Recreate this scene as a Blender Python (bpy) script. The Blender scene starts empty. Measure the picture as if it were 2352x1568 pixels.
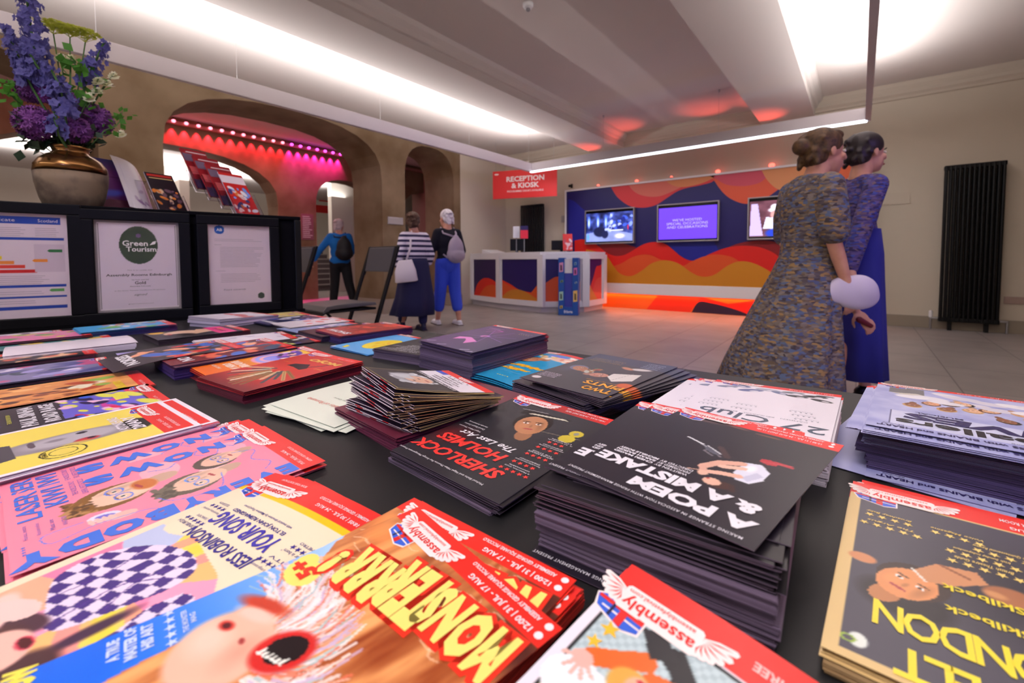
import bpy, bmesh, math, random
import numpy as np
from mathutils import Matrix, Vector
from mathutils.geometry import tessellate_polygon
random.seed(7); np.random.seed(7)
R = math.radians
C = bpy.context.scene.collection

# ------------------------------------------------------------------ camera, world, exposure
EYE = Vector((0, 0, .955)); FPX = 1023.844; YAW = R(-37.982); PITCH = R(2.8613); ROLL = R(.2579); CYP = 647.009
def _rot():
    c, s = math.cos(YAW), math.sin(YAW); cp, sp = math.cos(PITCH), math.sin(PITCH); cr, sr = math.cos(ROLL), math.sin(ROLL)
    Rz = Matrix(((c, -s, 0), (s, c, 0), (0, 0, 1))); P = Matrix(((1, 0, 0), (0, sp, cp), (0, cp, -sp)))
    Q = Matrix(((cr, -sr, 0), (sr, cr, 0), (0, 0, 1)))
    return Q @ P @ Rz                       # rows: right, up, forward
W3 = _rot()
cam = bpy.data.cameras.new('camera'); camo = bpy.data.objects.new('camera', cam); C.objects.link(camo)
cam.sensor_width = 36; cam.lens = FPX / 2352 * 36; cam.shift_y = -(784 - CYP) / 2352; cam.clip_start = .02; cam.clip_end = 60
m = Matrix((W3[0], W3[1], -W3[2])).transposed().to_4x4(); m.translation = EYE; camo.matrix_world = m
cam.dof.use_dof = True; cam.dof.focus_distance = .55; cam.dof.aperture_fstop = 7.5
bpy.context.scene.camera = camo
sc = bpy.context.scene
sc.view_settings.view_transform = 'Standard'; sc.view_settings.look = 'None'; sc.view_settings.gamma = 1
sc.view_settings.use_curve_mapping = False; sc.view_settings.exposure = 0.24
wd = bpy.data.worlds.new('world'); sc.world = wd; wd.use_nodes = True
wd.node_tree.nodes['Background'].inputs[0].default_value = (.8, .85, 1, 1); wd.node_tree.nodes['Background'].inputs[1].default_value = .3

def ray(px, py): return W3.transposed() @ Vector(((px - 1176) / FPX, -(py - CYP) / FPX, 1))
def atD(px, py, zc): return EYE + ray(px, py) * zc
def atX(px, py, x): r = ray(px, py); return EYE + r * (x / r.x)
def atY(px, py, y): r = ray(px, py); return EYE + r * (y / r.y)
def atZ(px, py, z): r = ray(px, py); return EYE + r * ((z - EYE.z) / r.z)

def area(name, loc, rot, sx, sy, power, col=(1, 1, 1), spread=None):
    l = bpy.data.lights.new(name, 'AREA'); l.shape = 'RECTANGLE'; l.size = sx; l.size_y = sy; l.energy = power; l.color = col
    if spread: l.spread = spread
    o = bpy.data.objects.new(name, l); C.objects.link(o); o.location = loc; o.rotation_euler = rot; return o
def spot(name, loc, target, power, col, ang=60, blend=.6, rad=.03):
    l = bpy.data.lights.new(name, 'SPOT'); l.energy = power; l.color = col; l.spot_size = R(ang); l.spot_blend = blend; l.shadow_soft_size = rad
    o = bpy.data.objects.new(name, l); C.objects.link(o); o.location = loc
    o.rotation_euler = (Vector(target) - Vector(loc)).to_track_quat('-Z', 'Y').to_euler(); return o
BARX0, BARX1, BARY0, BARY1, BARZ0, BARZ1 = -4.93, 0.0, -3.2, 6.85, 2.586, 2.744
UPC = (1, .955, .95)
area('uplight_left_bar', ((BARX0 + .025), 1.9, 2.748), (R(180), 0, 0), .05, 10.0, 140, UPC)
area('uplight_right_bar', ((BARX1 + .025), 1.9, 2.748), (R(180), 0, 0), .05, 10.0, 140, UPC)
area('downlight_front_bar', (-2.46, 6.88, 2.57), (0, 0, 0), 4.8, .05, 26, (.93, .95, 1))
area('downlight_rear_bar', (-2.46, -3.17, 2.57), (0, 0, 0), 4.8, .05, 60, (1, .96, .96))
area('fill_light_behind_table', (.1, -.9, 2.95), (R(-12), 0, 0), 2.6, .5, 46, (1, .95, .98))  # unseen fill added behind the camera to brighten the table
area('fill_light_hall', (-9.2, 3.2, 3.66), (0, 0, 0), 1.0, 4.0, 26, (1, .82, .78))  # general fill added under the hall ceiling, no fitting modelled
area('ceiling_lamp_far_hall', (-13.2, 3.6, 2.9), (R(180), 0, 0), 1.6, 8.5, 190, (1, .96, .95))
spot('stage_light_violet', (3.6, 1.8, 2.2), (-.2, 3.2, 1.2), 120, (.32, .22, 1), 50)
spot('stage_light_blue', (2.5, -2.5, 2.4), (-5, 4.6, .7), 190, (.25, .3, 1), 30)

# ------------------------------------------------------------------ materials
def lin(c):
    return tuple((x / 12.92 if x <= .04045 else ((x + .055) / 1.055) ** 2.4) for x in c[:3])
def rgb(r, g, b): return (r / 255, g / 255, b / 255)
_m = {}
def mat(name, col=(.5, .5, .5), rough=.6, metal=0, emit=None, estr=0, alpha=1, trans=0, ior=1.45, spec=.5, noise=None, bump=None, coat=0):
    if name in _m: return _m[name]
    M = bpy.data.materials.new(name); M.use_nodes = True; nt = M.node_tree; b = nt.nodes['Principled BSDF']
    c = lin(col) + (1,)
    b.inputs['Base Color'].default_value = c; b.inputs['Roughness'].default_value = rough; b.inputs['Metallic'].default_value = metal
    b.inputs['Specular IOR Level'].default_value = spec; b.inputs['IOR'].default_value = ior
    if alpha < 1: b.inputs['Alpha'].default_value = alpha
    if trans: b.inputs['Transmission Weight'].default_value = trans
    if coat: b.inputs['Coat Weight'].default_value = coat
    if emit: b.inputs['Emission Color'].default_value = lin(emit) + (1,); b.inputs['Emission Strength'].default_value = estr
    if noise:                                   # (scale, second colour, contrast lo, hi)
        t = nt.nodes.new('ShaderNodeTexCoord'); n = nt.nodes.new('ShaderNodeTexNoise'); n.inputs['Scale'].default_value = noise[0]; n.inputs['Detail'].default_value = 6
        r = nt.nodes.new('ShaderNodeValToRGB'); r.color_ramp.elements[0].color = c; r.color_ramp.elements[1].color = lin(noise[1]) + (1,)
        r.color_ramp.elements[0].position = noise[2]; r.color_ramp.elements[1].position = noise[3]
        nt.links.new(t.outputs['Object'], n.inputs['Vector']); nt.links.new(n.outputs['Fac'], r.inputs[0]); nt.links.new(r.outputs[0], b.inputs['Base Color'])
    if bump:
        t = nt.nodes.new('ShaderNodeTexCoord'); n = nt.nodes.new('ShaderNodeTexNoise'); n.inputs['Scale'].default_value = bump[0]
        u = nt.nodes.new('ShaderNodeBump'); u.inputs['Strength'].default_value = bump[1]
        nt.links.new(t.outputs['Object'], n.inputs['Vector']); nt.links.new(n.outputs['Fac'], u.inputs['Height']); nt.links.new(u.outputs[0], b.inputs['Normal'])
    _m[name] = M; return M
def thin(name, col):
    M = mat(name, col, .6)
    if 'thin' not in M:
        M['thin'] = 1; nt = M.node_tree; t = nt.nodes.new('ShaderNodeBsdfTranslucent'); t.inputs[0].default_value = lin(col) + (1,); x = nt.nodes.new('ShaderNodeMixShader'); x.inputs[0].default_value = .5
        nt.links.new(nt.nodes['Principled BSDF'].outputs[0], x.inputs[1]); nt.links.new(t.outputs[0], x.inputs[2]); nt.links.new(x.outputs[0], nt.nodes['Material Output'].inputs[0])
    return M
def vcmat(name, rough=.35, emit=0, spec=.5):
    M = bpy.data.materials.new(name); M.use_nodes = True; nt = M.node_tree; b = nt.nodes['Principled BSDF']
    a = nt.nodes.new('ShaderNodeVertexColor'); a.layer_name = 'Col'
    b.inputs['Roughness'].default_value = rough; b.inputs['Specular IOR Level'].default_value = spec
    if emit:
        nt.links.new(a.outputs[0], b.inputs['Emission Color']); b.inputs['Emission Strength'].default_value = emit; b.inputs['Base Color'].default_value = (.01, .01, .01, 1)
    else: nt.links.new(a.outputs[0], b.inputs['Base Color'])
    return M
PRINT = vcmat('printed_gloss_paper', .32)
PRINTM = vcmat('printed_matt_vinyl', .5)
SCREEN = vcmat('screen_image', .3, 1.5)
CLOTHP = vcmat('printed_cloth', .8, 0, .2)
cream = mat('cream_wall_paint', rgb(205, 194, 176), .85, bump=(40, .02))
ceilw = mat('ceiling_paint', rgb(214, 205, 200), .9)
stone = mat('brown_stone', rgb(104, 80, 52), .75, noise=(1.6, rgb(146, 124, 98), .3, .75), bump=(25, .12))
white = mat('white_laminate', rgb(232, 230, 232), .35)
blackm = mat('black_paint', rgb(13, 13, 15), .45, spec=.3)
blackf = mat('black_frame', rgb(9, 8, 13), .75, spec=.08)
steel = mat('brushed_steel', rgb(180, 180, 184), .35, 1)
redsign = mat('red_sign', rgb(226, 44, 46), .5)
glowred = mat('red_led', rgb(255, 90, 80), .4, emit=rgb(255, 90, 75), estr=3)
skin = mat('skin', rgb(222, 168, 145), .55, noise=(14, rgb(205, 140, 118), .3, .8))

# ------------------------------------------------------------------ mesh helpers
def link(name, me, material=None, parent=None):
    o = bpy.data.objects.new(name, me); C.objects.link(o)
    if material:
        me.materials.clear()
        for q in (material if isinstance(material, (list, tuple)) else [material]): me.materials.append(q)
    if parent: o.parent = parent
    return o
def tag(o, label, cat, group=None, kind=None):
    if not 4 <= len(label.split()) <= 16: print('LABEL', len(label.split()), label)
    o['label'] = label; o['category'] = cat
    if group: o['group'] = group
    if kind: o['kind'] = kind
    return o
def thing(name, label, cat, loc=(0, 0, 0), rz=0, group=None):
    o = bpy.data.objects.new(name, None); C.objects.link(o); o.empty_display_size = .05
    o.location = loc; o.rotation_euler = (0, 0, rz); return tag(o, label, cat, group)
class MB:
    """collects shapes into one mesh"""
    def __init__(s): s.v = []; s.f = []; s.mi = []
    def add(s, vs, fs, mi=0):
        k = len(s.v); s.v += [tuple(v) for v in vs]; s.f += [tuple(i + k for i in f) for f in fs]; s.mi += [mi] * len(fs); return s
    def box(s, x0, y0, z0, x1, y1, z1, mi=0, M=None):
        v = [(x, y, z) for z in (z0, z1) for y in (y0, y1) for x in (x0, x1)]
        if M is not None: v = [M @ Vector(q) for q in v]
        return s.add(v, [(0, 2, 3, 1), (4, 5, 7, 6), (0, 1, 5, 4), (2, 6, 7, 3), (0, 4, 6, 2), (1, 3, 7, 5)], mi)
    def tube(s, pts, rad, n=10, mi=0, cap=True):
        pts = [Vector(p) for p in pts]; rad = rad if isinstance(rad, (list, tuple)) else [rad] * len(pts)
        vs = []; fs = []; up = None
        for i, p in enumerate(pts):
            d = (pts[min(i + 1, len(pts) - 1)] - pts[max(i - 1, 0)]).normalized()
            if up is None: up = d.orthogonal().normalized()
            up = (up - d * up.dot(d)).normalized(); w = d.cross(up)
            for k in range(n):
                a = 2 * math.pi * k / n; vs.append(p + (up * math.cos(a) + w * math.sin(a)) * rad[i])
        for i in range(len(pts) - 1):
            for k in range(n):
                a, b = i * n + k, i * n + (k + 1) % n; fs.append((a, b, b + n, a + n))
        if cap: fs.append(tuple(range(n - 1, -1, -1))); fs.append(tuple(range((len(pts) - 1) * n, len(pts) * n)))
        return s.add(vs, fs, mi)
    def caps(s, pts, rad, n=12, mi=0):
        """tube with round ends"""
        pts = [Vector(p) for p in pts]; rad = rad if isinstance(rad, (list, tuple)) else [rad] * len(pts)
        d0 = (pts[0] - pts[1]).normalized(); d1 = (pts[-1] - pts[-2]).normalized()
        A = [(pts[0] + d0 * rad[0] * math.sin(t), rad[0] * math.cos(t)) for t in (1.45, 1.1, .75, .35)]
        B = [(pts[-1] + d1 * rad[-1] * math.sin(t), rad[-1] * math.cos(t)) for t in (.35, .75, 1.1, 1.45)]
        P = A + list(zip(pts, rad)) + B
        return s.tube([p for p, _ in P], [max(r, .0005) for _, r in P], n, mi)
    def ell(s, c, r, n=16, m=10, mi=0, M=None):
        vs = []; fs = []
        for i in range(m + 1):
            t = math.pi * i / m
            for k in range(n):
                a = 2 * math.pi * k / n; q = Vector((r[0] * math.sin(t) * math.cos(a), r[1] * math.sin(t) * math.sin(a), r[2] * math.cos(t)))
                if M is not None: q = M @ q
                vs.append(Vector(c) + q)
        for i in range(m):
            for k in range(n): a, b = i * n + k, i * n + (k + 1) % n; fs.append((a, a + n, b + n, b))
        return s.add(vs, fs, mi)
    def loft(s, rings, n=24, mi=0, cap=True, ruffle=0, nr=9, flat=2.0):
        """rings: (cx,cy,cz,rx,ry)"""
        vs = []; fs = []
        for j, (cx, cy, cz, rx, ry) in enumerate(rings):
            f = ruffle * (j / max(1, len(rings) - 1)) ** 1.5
            for k in range(n):
                a = 2 * math.pi * k / n; w = 1 + f * math.sin(nr * a + j * .15)
                ca, sa = math.cos(a), math.sin(a)
                if flat != 2: ca, sa = math.copysign(abs(ca) ** (2 / flat), ca), math.copysign(abs(sa) ** (2 / flat), sa)
                vs.append((cx + rx * w * ca, cy + ry * w * sa, cz))
        for i in range(len(rings) - 1):
            for k in range(n): a, b = i * n + k, i * n + (k + 1) % n; fs.append((a, b, b + n, a + n))
        if cap: fs.append(tuple(range(n - 1, -1, -1))); fs.append(tuple(range((len(rings) - 1) * n, len(rings) * n)))
        return s.add(vs, fs, mi)
    def prism(s, poly, h0, h1, axis='z', mi=0):
        """poly (a,b) extruded; axis names the extrusion direction"""
        f3 = {'z': lambda a, b, h: (a, b, h), 'y': lambda a, b, h: (a, h, b), 'x': lambda a, b, h: (h, a, b)}[axis]
        n = len(poly); vs = [f3(a, b, h0) for a, b in poly] + [f3(a, b, h1) for a, b in poly]
        tr = tessellate_polygon([[Vector((a, b, 0)) for a, b in poly]])
        fs = [tuple(t) for t in tr] + [tuple(i + n for i in reversed(t)) for t in tr] + [(i, (i + 1) % n, (i + 1) % n + n, i + n) for i in range(n)]
        return s.add(vs, fs, mi)
    def mesh(s, name, smooth=False):
        me = bpy.data.meshes.new(name); me.from_pydata(s.v, [], s.f)
        bm = bmesh.new(); bm.from_mesh(me); bmesh.ops.recalc_face_normals(bm, faces=bm.faces); bm.to_mesh(me); bm.free()
        me.polygons.foreach_set('material_index', s.mi)
        if smooth: me.polygons.foreach_set('use_smooth', [True] * len(me.polygons))
        return me
    def build(s, name, material, parent=None, smooth=False, bevel=0, M=None):
        o = link(name, s.mesh(name, smooth), material, parent)
        if M is not None: o.matrix_local = M
        if bevel:
            b = o.modifiers.new('bevel', 'BEVEL'); b.width = bevel; b.segments = 2; b.limit_method = 'ANGLE'
        return o
def struct(o): o['kind'] = 'structure'; return o

# ------------------------------------------------------------------ printed things: a raster canvas turned into coloured mesh cells + lettering
def npl(img):
    return np.where(img <= .04045, img / 12.92, ((np.clip(img, 0, 1) + .055) / 1.055) ** 2.4)
class Cv:
    """a painting in millimetres, origin in the middle, v up"""
    def __init__(s, w, h, res=1.0, col=(255, 255, 255)):
        s.w, s.h = w, h; nx, ny = int(round(w / res)) + 1, int(round(h / res)) + 1
        s.X, s.Y = np.meshgrid(np.linspace(-w / 2, w / 2, nx), np.linspace(h / 2, -h / 2, ny)); s.I = np.zeros((ny, nx, 3)); s.I[:] = np.array(col) / 255
    def mix(s, mask, col, a=1.0):
        k = (mask.astype(float) * a)[..., None]; s.I = s.I * (1 - k) + np.array(col) / 255 * k; return s
    def rect(s, x0, y0, x1, y1, col, a=1): return s.mix((s.X >= x0) & (s.X <= x1) & (s.Y >= y0) & (s.Y <= y1), col, a)
    def ell(s, cx, cy, rx, ry, col, rot=0, soft=.0, a=1):
        c, q = math.cos(R(rot)), math.sin(R(rot)); dx, dy = s.X - cx, s.Y - cy
        d = np.sqrt(((dx * c + dy * q) / rx) ** 2 + ((-dx * q + dy * c) / ry) ** 2)
        return s.mix(np.clip((1 - d) / soft, 0, 1) if soft else d <= 1, col, a)
    def inside(s, pts):
        r = np.zeros(s.X.shape, bool); n = len(pts)
        for i in range(n):
            (x1, y1), (x2, y2) = pts[i], pts[(i + 1) % n]
            if y1 == y2: continue
            t = ((s.Y < y1) != (s.Y < y2)) & (s.X < (x2 - x1) * (s.Y - y1) / (y2 - y1) + x1); r ^= t
        return r
    def poly(s, pts, col, a=1): return s.mix(s.inside(pts), col, a)
    def line(s, pts, wd, col, a=1):
        mk = np.zeros(s.X.shape, bool)
        for (x1, y1), (x2, y2) in zip(pts[:-1], pts[1:]):
            dx, dy = x2 - x1, y2 - y1; L = dx * dx + dy * dy + 1e-9
            t = np.clip(((s.X - x1) * dx + (s.Y - y1) * dy) / L, 0, 1); mk |= np.hypot(s.X - x1 - t * dx, s.Y - y1 - t * dy) < wd / 2
        return s.mix(mk, col, a)
    def grad(s, mask, c0, c1, t):
        t = np.clip(t, 0, 1)[..., None]; g = np.array(c0) / 255 * (1 - t) + np.array(c1) / 255 * t
        s.I = np.where(mask[..., None], g, s.I); return s
    def noise(s, sx, sy=None, seed=0):
        rs = np.random.RandomState(seed); out = np.zeros(s.X.shape); amp = 1; tot = 0
        for o in range(3):
            gx, gy = int(s.w / sx * 2 ** o) + 3, int(s.h / (sy or sx) * 2 ** o) + 3; g = rs.rand(gy, gx)
            fx = (s.X + s.w / 2) / s.w * (gx - 2); fy = (s.Y + s.h / 2) / s.h * (gy - 2); ix, iy = fx.astype(int), fy.astype(int)
            tx, ty = fx - ix, fy - iy; tx = tx * tx * (3 - 2 * tx); ty = ty * ty * (3 - 2 * ty)
            out += amp * (g[iy, ix] * (1 - tx) * (1 - ty) + g[iy, ix + 1] * tx * (1 - ty) + g[iy + 1, ix] * (1 - tx) * ty + g[iy + 1, ix + 1] * tx * ty); tot += amp; amp *= .5
        return out / tot
    def blobs(s, n, x0, y0, x1, y1, cols, r0, r1, seed=1, asp=2.2, rot=None):
        q = random.Random(seed)
        for _ in range(n):
            r = q.uniform(r0, r1); s.ell(q.uniform(x0, x1), q.uniform(y0, y1), r * q.uniform(1, asp), r, q.choice(cols), rot if rot is not None else q.uniform(0, 180), .25)
        return s
    def face(s, cx, cy, k, rot, sk=(232, 176, 150), hair=(60, 40, 30), beard=None, glasses=None, bald=False):
        """a small printed portrait, k = head half height in mm, rot = angle of its up direction from +v"""
        c, q = math.cos(R(rot)), math.sin(R(rot))
        def P(x, y): return (cx + k * (x * c - y * q), cy + k * (x * q + y * c))
        if not bald: s.ell(*P(0, .22), k * .86, k * 1.0, hair, rot)
        s.ell(*P(0, -1.1), k * .34, k * .5, tuple(int(v * .85) for v in sk), rot)
        s.ell(*P(0, -.05), k * .68, k * .92, sk, rot); s.ell(*P(-.32, -.2), k * .25, k * .4, tuple(min(255, int(v * 1.06)) for v in sk), rot, .6, .7)
        s.ell(*P(.42, -.1), k * .2, k * .7, tuple(int(v * .8) for v in sk), rot, .7, .7)
        if beard: s.ell(*P(0, -.62), k * .52, k * .38, beard, rot, .25)
        for e in (-1, 1):
            s.ell(*P(e * .28, .08), k * .13, k * .06, (245, 240, 238), rot); s.ell(*P(e * .28, .08), k * .06, k * .06, (40, 30, 28), rot)
            s.ell(*P(e * .28, .25), k * .19, k * .035, hair, rot)
            if glasses:
                pts = [P(e * .3 + .25 * math.cos(t), .07 + .22 * math.sin(t)) for t in np.linspace(0, 6.3, 14)]; s.line(pts, max(.9, k * .05), glasses)
        s.ell(*P(.03, -.18), k * .08, k * .2, tuple(int(v * .86) for v in sk), rot, .5); s.ell(*P(0, -.47), k * .22, k * .06, (175, 70, 75), rot)
        return s
_fc = {}
def glyphs(text, bold=0, shear=0, space=1.0):
    key = (text, bold, shear, space)
    if key not in _fc:
        cu = bpy.data.curves.new('lettering', 'FONT'); cu.body = text; cu.offset = bold; cu.shear = shear; cu.space_character = space; cu.align_x = 'LEFT'
        cu.resolution_u = 2; cu.space_line = .85
        o = bpy.data.objects.new('lettering', cu); me = bpy.data.meshes.new_from_object(o)
        v = np.array([(q.co.x, q.co.y) for q in me.vertices]); me.calc_loop_triangles(); f = [tuple(t.vertices) for t in me.loop_triangles]
        bpy.data.objects.remove(o); bpy.data.curves.remove(cu); bpy.data.meshes.remove(me)
        v -= v.min(0); ext = v.max(0); v /= np.maximum(ext, 1e-6); _fc[key] = (v, f, ext)
    return _fc[key]
class Sheet:
    """one mesh: coloured cells of a canvas, polygons and lettering, built in the local xy plane (metres)"""
    def __init__(s): s.V = []; s.F = []; s.Cc = []; s.n = 0; s.z = 0
    def raw(s, v, f, c):
        v = np.asarray(v, float); s.V.append(v); s.F += [tuple(i + s.n for i in q) for q in f]
        c = np.asarray(c, float); s.Cc.append(np.tile(c, (len(v), 1)) if c.ndim == 1 else c); s.n += len(v); return s
    def canvas(s, cv, z=0.0):
        ny, nx = cv.X.shape; v = np.stack([cv.X.ravel() / 1000, cv.Y.ravel() / 1000, np.full(cv.X.size, z)], 1)
        k = np.arange(ny * nx).reshape(ny, nx); f = np.stack([k[1:, :-1], k[1:, 1:], k[:-1, 1:], k[:-1, :-1]], -1).reshape(-1, 4)
        s.z = z; return s.raw(v, f.tolist(), npl(cv.I.reshape(-1, 3)))
    def poly(s, pts, col, lay=1):
        pts = [(x / 1000, y / 1000) for x, y in pts]; tr = tessellate_polygon([[Vector((x, y, 0)) for x, y in pts]])
        fs = []
        for t in tr:
            a, b, c = (pts[i] for i in t); cr = (b[0] - a[0]) * (c[1] - a[1]) - (b[1] - a[1]) * (c[0] - a[0]); fs.append(tuple(t) if cr > 0 else tuple(reversed(t)))
        return s.raw([(x, y, s.z + lay * 1.2e-4) for x, y in pts], fs, lin([q / 255 for q in col]))
    def text(s, t, cx, cy, w, h, col, rot=0, bold=0, shear=0, lay=3, space=1.0, fn=None):
        """lettering fitted to a box w x h mm centred at cx, cy"""
        v, f, ext = glyphs(t, bold, shear, space)
        if w is None: w = h * ext[0] / ext[1]
        p = (v - .5) * (w, h)
        if fn is not None: p = fn(p)
        c, q = math.cos(R(rot)), math.sin(R(rot)); x = cx + p[:, 0] * c - p[:, 1] * q; y = cy + p[:, 0] * q + p[:, 1] * c
        return s.raw(np.stack([x / 1000, y / 1000, np.full(len(x), s.z + lay * 1.2e-4)], 1), f, lin([k / 255 for k in col]))
    def star(s, cx, cy, r, col, rot=0, lay=2):
        return s.poly([(cx + (r if i % 2 == 0 else r * .42) * math.sin(math.pi * i / 5 + R(rot)), cy + (r if i % 2 == 0 else r * .42) * math.cos(math.pi * i / 5 + R(rot))) for i in range(10)], col, lay)
    def stars(s, n, cx, cy, step, r, col, rot=0, lay=2):
        for i in range(n):
            d = (i - (n - 1) / 2) * step; s.star(cx + d * math.cos(R(rot)), cy + d * math.sin(R(rot)), r, col, rot, lay)
        return s
    def logo(s, cx, cy, k=1.0, rot=0, hat=True):
        """winged white festival badge with the red and blue parcel above it"""
        c, q = math.cos(R(rot)), math.sin(R(rot))
        def P(x, y): return (cx + k * (x * c - y * q), cy + k * (x * q + y * c))
        W_, Rd, Bl = (250, 235, 235), (226, 40, 38), (48, 96, 214)
        if hat:
            s.poly([P(x, y) for x, y in ((2, 3), (2, 17), (10, 20), (27, 15), (30, 7), (24, 3))], W_, 1)
            s.poly([P(x, y) for x, y in ((3, 4), (3, 16), (10, 19), (26, 14.2), (29, 7.6), (23, 4))], Bl, 2)
            s.poly([P(x, y) for x, y in ((3, 8), (3, 11), (28, 9), (28, 7))], Rd, 3); s.poly([P(x, y) for x, y in ((11, 4), (11, 18.4), (15, 17.6), (15, 4))], Rd, 3)
            s.poly([P(x, y) for x, y in ((18, 4), (18, 16.4), (19.5, 16), (19.5, 4))], (30, 30, 80), 3); s.poly([P(x, y) for x, y in ((3, 13), (3, 14), (24, 13), (24, 12))], W_, 3)
        s.poly([P(x, y) for x, y in ((-20, -6), (-20, 7), (-18.5, 8.5), (18.5, 8.5), (20, 7), (20, -6), (18.5, -7.5), (-18.5, -7.5))], W_, 4)
        for e in (-1, 1):
            for i in range(6):
                a = R(-14 + 19 * i); L = 15 - i * 1.3; x0, y0 = e * 19, -4 + i * .6
                tx, ty = x0 + e * L * math.cos(a), y0 + L * math.sin(a) * .9; nx, ny = -math.sin(a) * 2.6 * e, math.cos(a) * 2.6
                s.poly([P(x0, y0), P((x0 + tx) / 2 + nx, (y0 + ty) / 2 + ny), P(tx + nx * .7, ty + ny * .7), P(tx * 1.0 + (tx - x0) * .08, ty + (ty - y0) * .08), P(tx - nx * .6, ty - ny * .6), P((x0 + tx) / 2 - nx * .7, (y0 + ty) / 2 - ny * .7)], W_, 3 + i * .15)
                s.poly([P(x0 + e * 2, y0 + .2), P((x0 + tx) / 2 + nx * .22, (y0 + ty) / 2 + ny * .22), P(tx * .9 + x0 * .1, ty * .9 + y0 * .1), P((x0 + tx) / 2 - nx * .1, (y0 + ty) / 2 - ny * .1)], Rd, 4.5 + i * .15)
        s.text('assembly', *P(0, 2.2), 36 * k, 9 * k, Rd, rot, .02, 0, 5); s.text('assemblyfestival.com', *P(1, -4.6), 34 * k, 3.4 * k, Rd, rot, .005, 0, 5)
        return s
    def slab(s, w, h, t, col):
        """paper body under the print; w,h metres, top at z=0"""
        c = lin([k / 255 for k in col]); n = 8; xs = [-w / 2 + w * i / n for i in range(n + 1)]; ys = [-h / 2 + h * i / n for i in range(n + 1)]
        v = [(x, y, -t) for y in ys for x in xs]; N = n + 1
        f = [(j * N + i, (j + 1) * N + i, (j + 1) * N + i + 1, j * N + i + 1) for j in range(n) for i in range(n)]
        rim = [i for i in range(N)] + [j * N + n for j in range(1, N)] + [n * N + i for i in range(n - 1, -1, -1)] + [j * N for j in range(n - 1, 0, -1)]
        k = len(v); v += [(v[i][0], v[i][1], -2e-5) for i in rim]; m_ = len(rim)
        f += [(rim[i], rim[(i + 1) % m_], k + (i + 1) % m_, k + i) for i in range(m_)]
        return s.raw(v, f, c)
    def mesh(s, name, bend=None):
        V = np.concatenate(s.V); Cc = np.concatenate(s.Cc)
        if bend is not None: V = V.copy(); V[:, 2] += bend(V[:, 0], V[:, 1])
        me = bpy.data.meshes.new(name); me.from_pydata(V.tolist(), [], s.F)
        a = me.color_attributes.new('Col', 'FLOAT_COLOR', 'POINT'); a.data.foreach_set('color', np.concatenate([Cc, np.ones((len(Cc), 1))], 1).ravel())
        return me
    def build(s, name, parent=None, material=None, bend=None, M=None):
        o = link(name, s.mesh(name, bend), material or PRINT, parent)
        if M is not None: o.matrix_local = M
        return o

# ------------------------------------------------------------------ the room
XL, YF = -6.62, 8.25        # inner faces of the arcade wall and the far wall
XR, YB, ZC = 4.2, -4.5, 3.34
def floor_mat():
    M = bpy.data.materials.new('floor_tiles'); M.use_nodes = True; nt = M.node_tree; b = nt.nodes['Principled BSDF']
    t = nt.nodes.new('ShaderNodeTexCoord'); br = nt.nodes.new('ShaderNodeTexBrick'); br.offset = 0.5
    br.inputs['Color1'].default_value = lin(rgb(150, 142, 138)) + (1,); br.inputs['Color2'].default_value = lin(rgb(138, 131, 127)) + (1,)
    br.inputs['Mortar'].default_value = lin(rgb(104, 98, 95)) + (1,)
    br.inputs['Scale'].default_value = 1; br.inputs['Brick Width'].default_value = .9; br.inputs['Row Height'].default_value = .6; br.inputs['Mortar Size'].default_value = .005
    mp = nt.nodes.new('ShaderNodeMapping'); mp.inputs['Rotation'].default_value = (0, 0, R(90))
    n = nt.nodes.new('ShaderNodeTexNoise'); n.inputs['Scale'].default_value = 2.5; n.inputs['Detail'].default_value = 8
    mx = nt.nodes.new('ShaderNodeMix'); mx.data_type = 'RGBA'; mx.blend_type = 'OVERLAY'; mx.inputs[0].default_value = .35
    nt.links.new(t.outputs['Object'], mp.inputs['Vector']); nt.links.new(mp.outputs[0], br.inputs['Vector']); nt.links.new(t.outputs['Object'], n.inputs['Vector'])
    nt.links.new(br.outputs['Color'], mx.inputs[6]); nt.links.new(n.outputs['Fac'], mx.inputs[7]); nt.links.new(mx.outputs[2], b.inputs['Base Color'])
    b.inputs['Roughness'].default_value = .42
    return M
struct(MB().box(-17, YB - .2, -.1, XR + .2, 12.2, 0).build('floor', floor_mat()))
# ceiling with two deep beams running away from the table
b = MB().box(XL - .9, YB - .2, ZC, XR + .2, YF + .2, ZC + .15)
struct(b.build('ceiling', ceilw))
for n_, (x0, x1) in enumerate(((-4.33, -3.66), (-1.31, -.60))):
    b = MB(); b.prism([(x0, 3.1), (x1, 3.1), (x1, ZC), (x0, ZC)], YB, YF, 'y')
    for e, xx in ((-1, x0), (1, x1)):
        b.prism([(xx, ZC), (xx, ZC - .14), (xx + e * .03, ZC - .13), (xx + e * .045, ZC - .09), (xx + e * .09, ZC - .05), (xx + e * .1, ZC)], YB, YF, 'y')
    struct(b.build('trim_%d' % (n_ + 1), ceilw))
b = MB()
for y0, sgn in ((YF, -1),):
    b.prism([(y0, 3.13), (y0 - .025, 3.14), (y0 - .03, 3.17), (y0 - .06, 3.20), (y0 - .07, 3.24), (y0 - .10, 3.29), (y0 - .11, ZC), (y0, ZC)], XL, XR, 'x')
struct(b.build('trim_3', mat('cornice_paint', rgb(200, 188, 172), .85)))
struct(MB().box(XL, YF, 0, XR + .2, YF + .2, ZC).build('wall_far', cream))
struct(MB().box(XR, YB, 0, XR + .2, YF, ZC).build('wall_right', cream))
struct(MB().box(-17, YB - .2, 0, XR, YB, 4).build('wall_back', cream))
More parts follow.
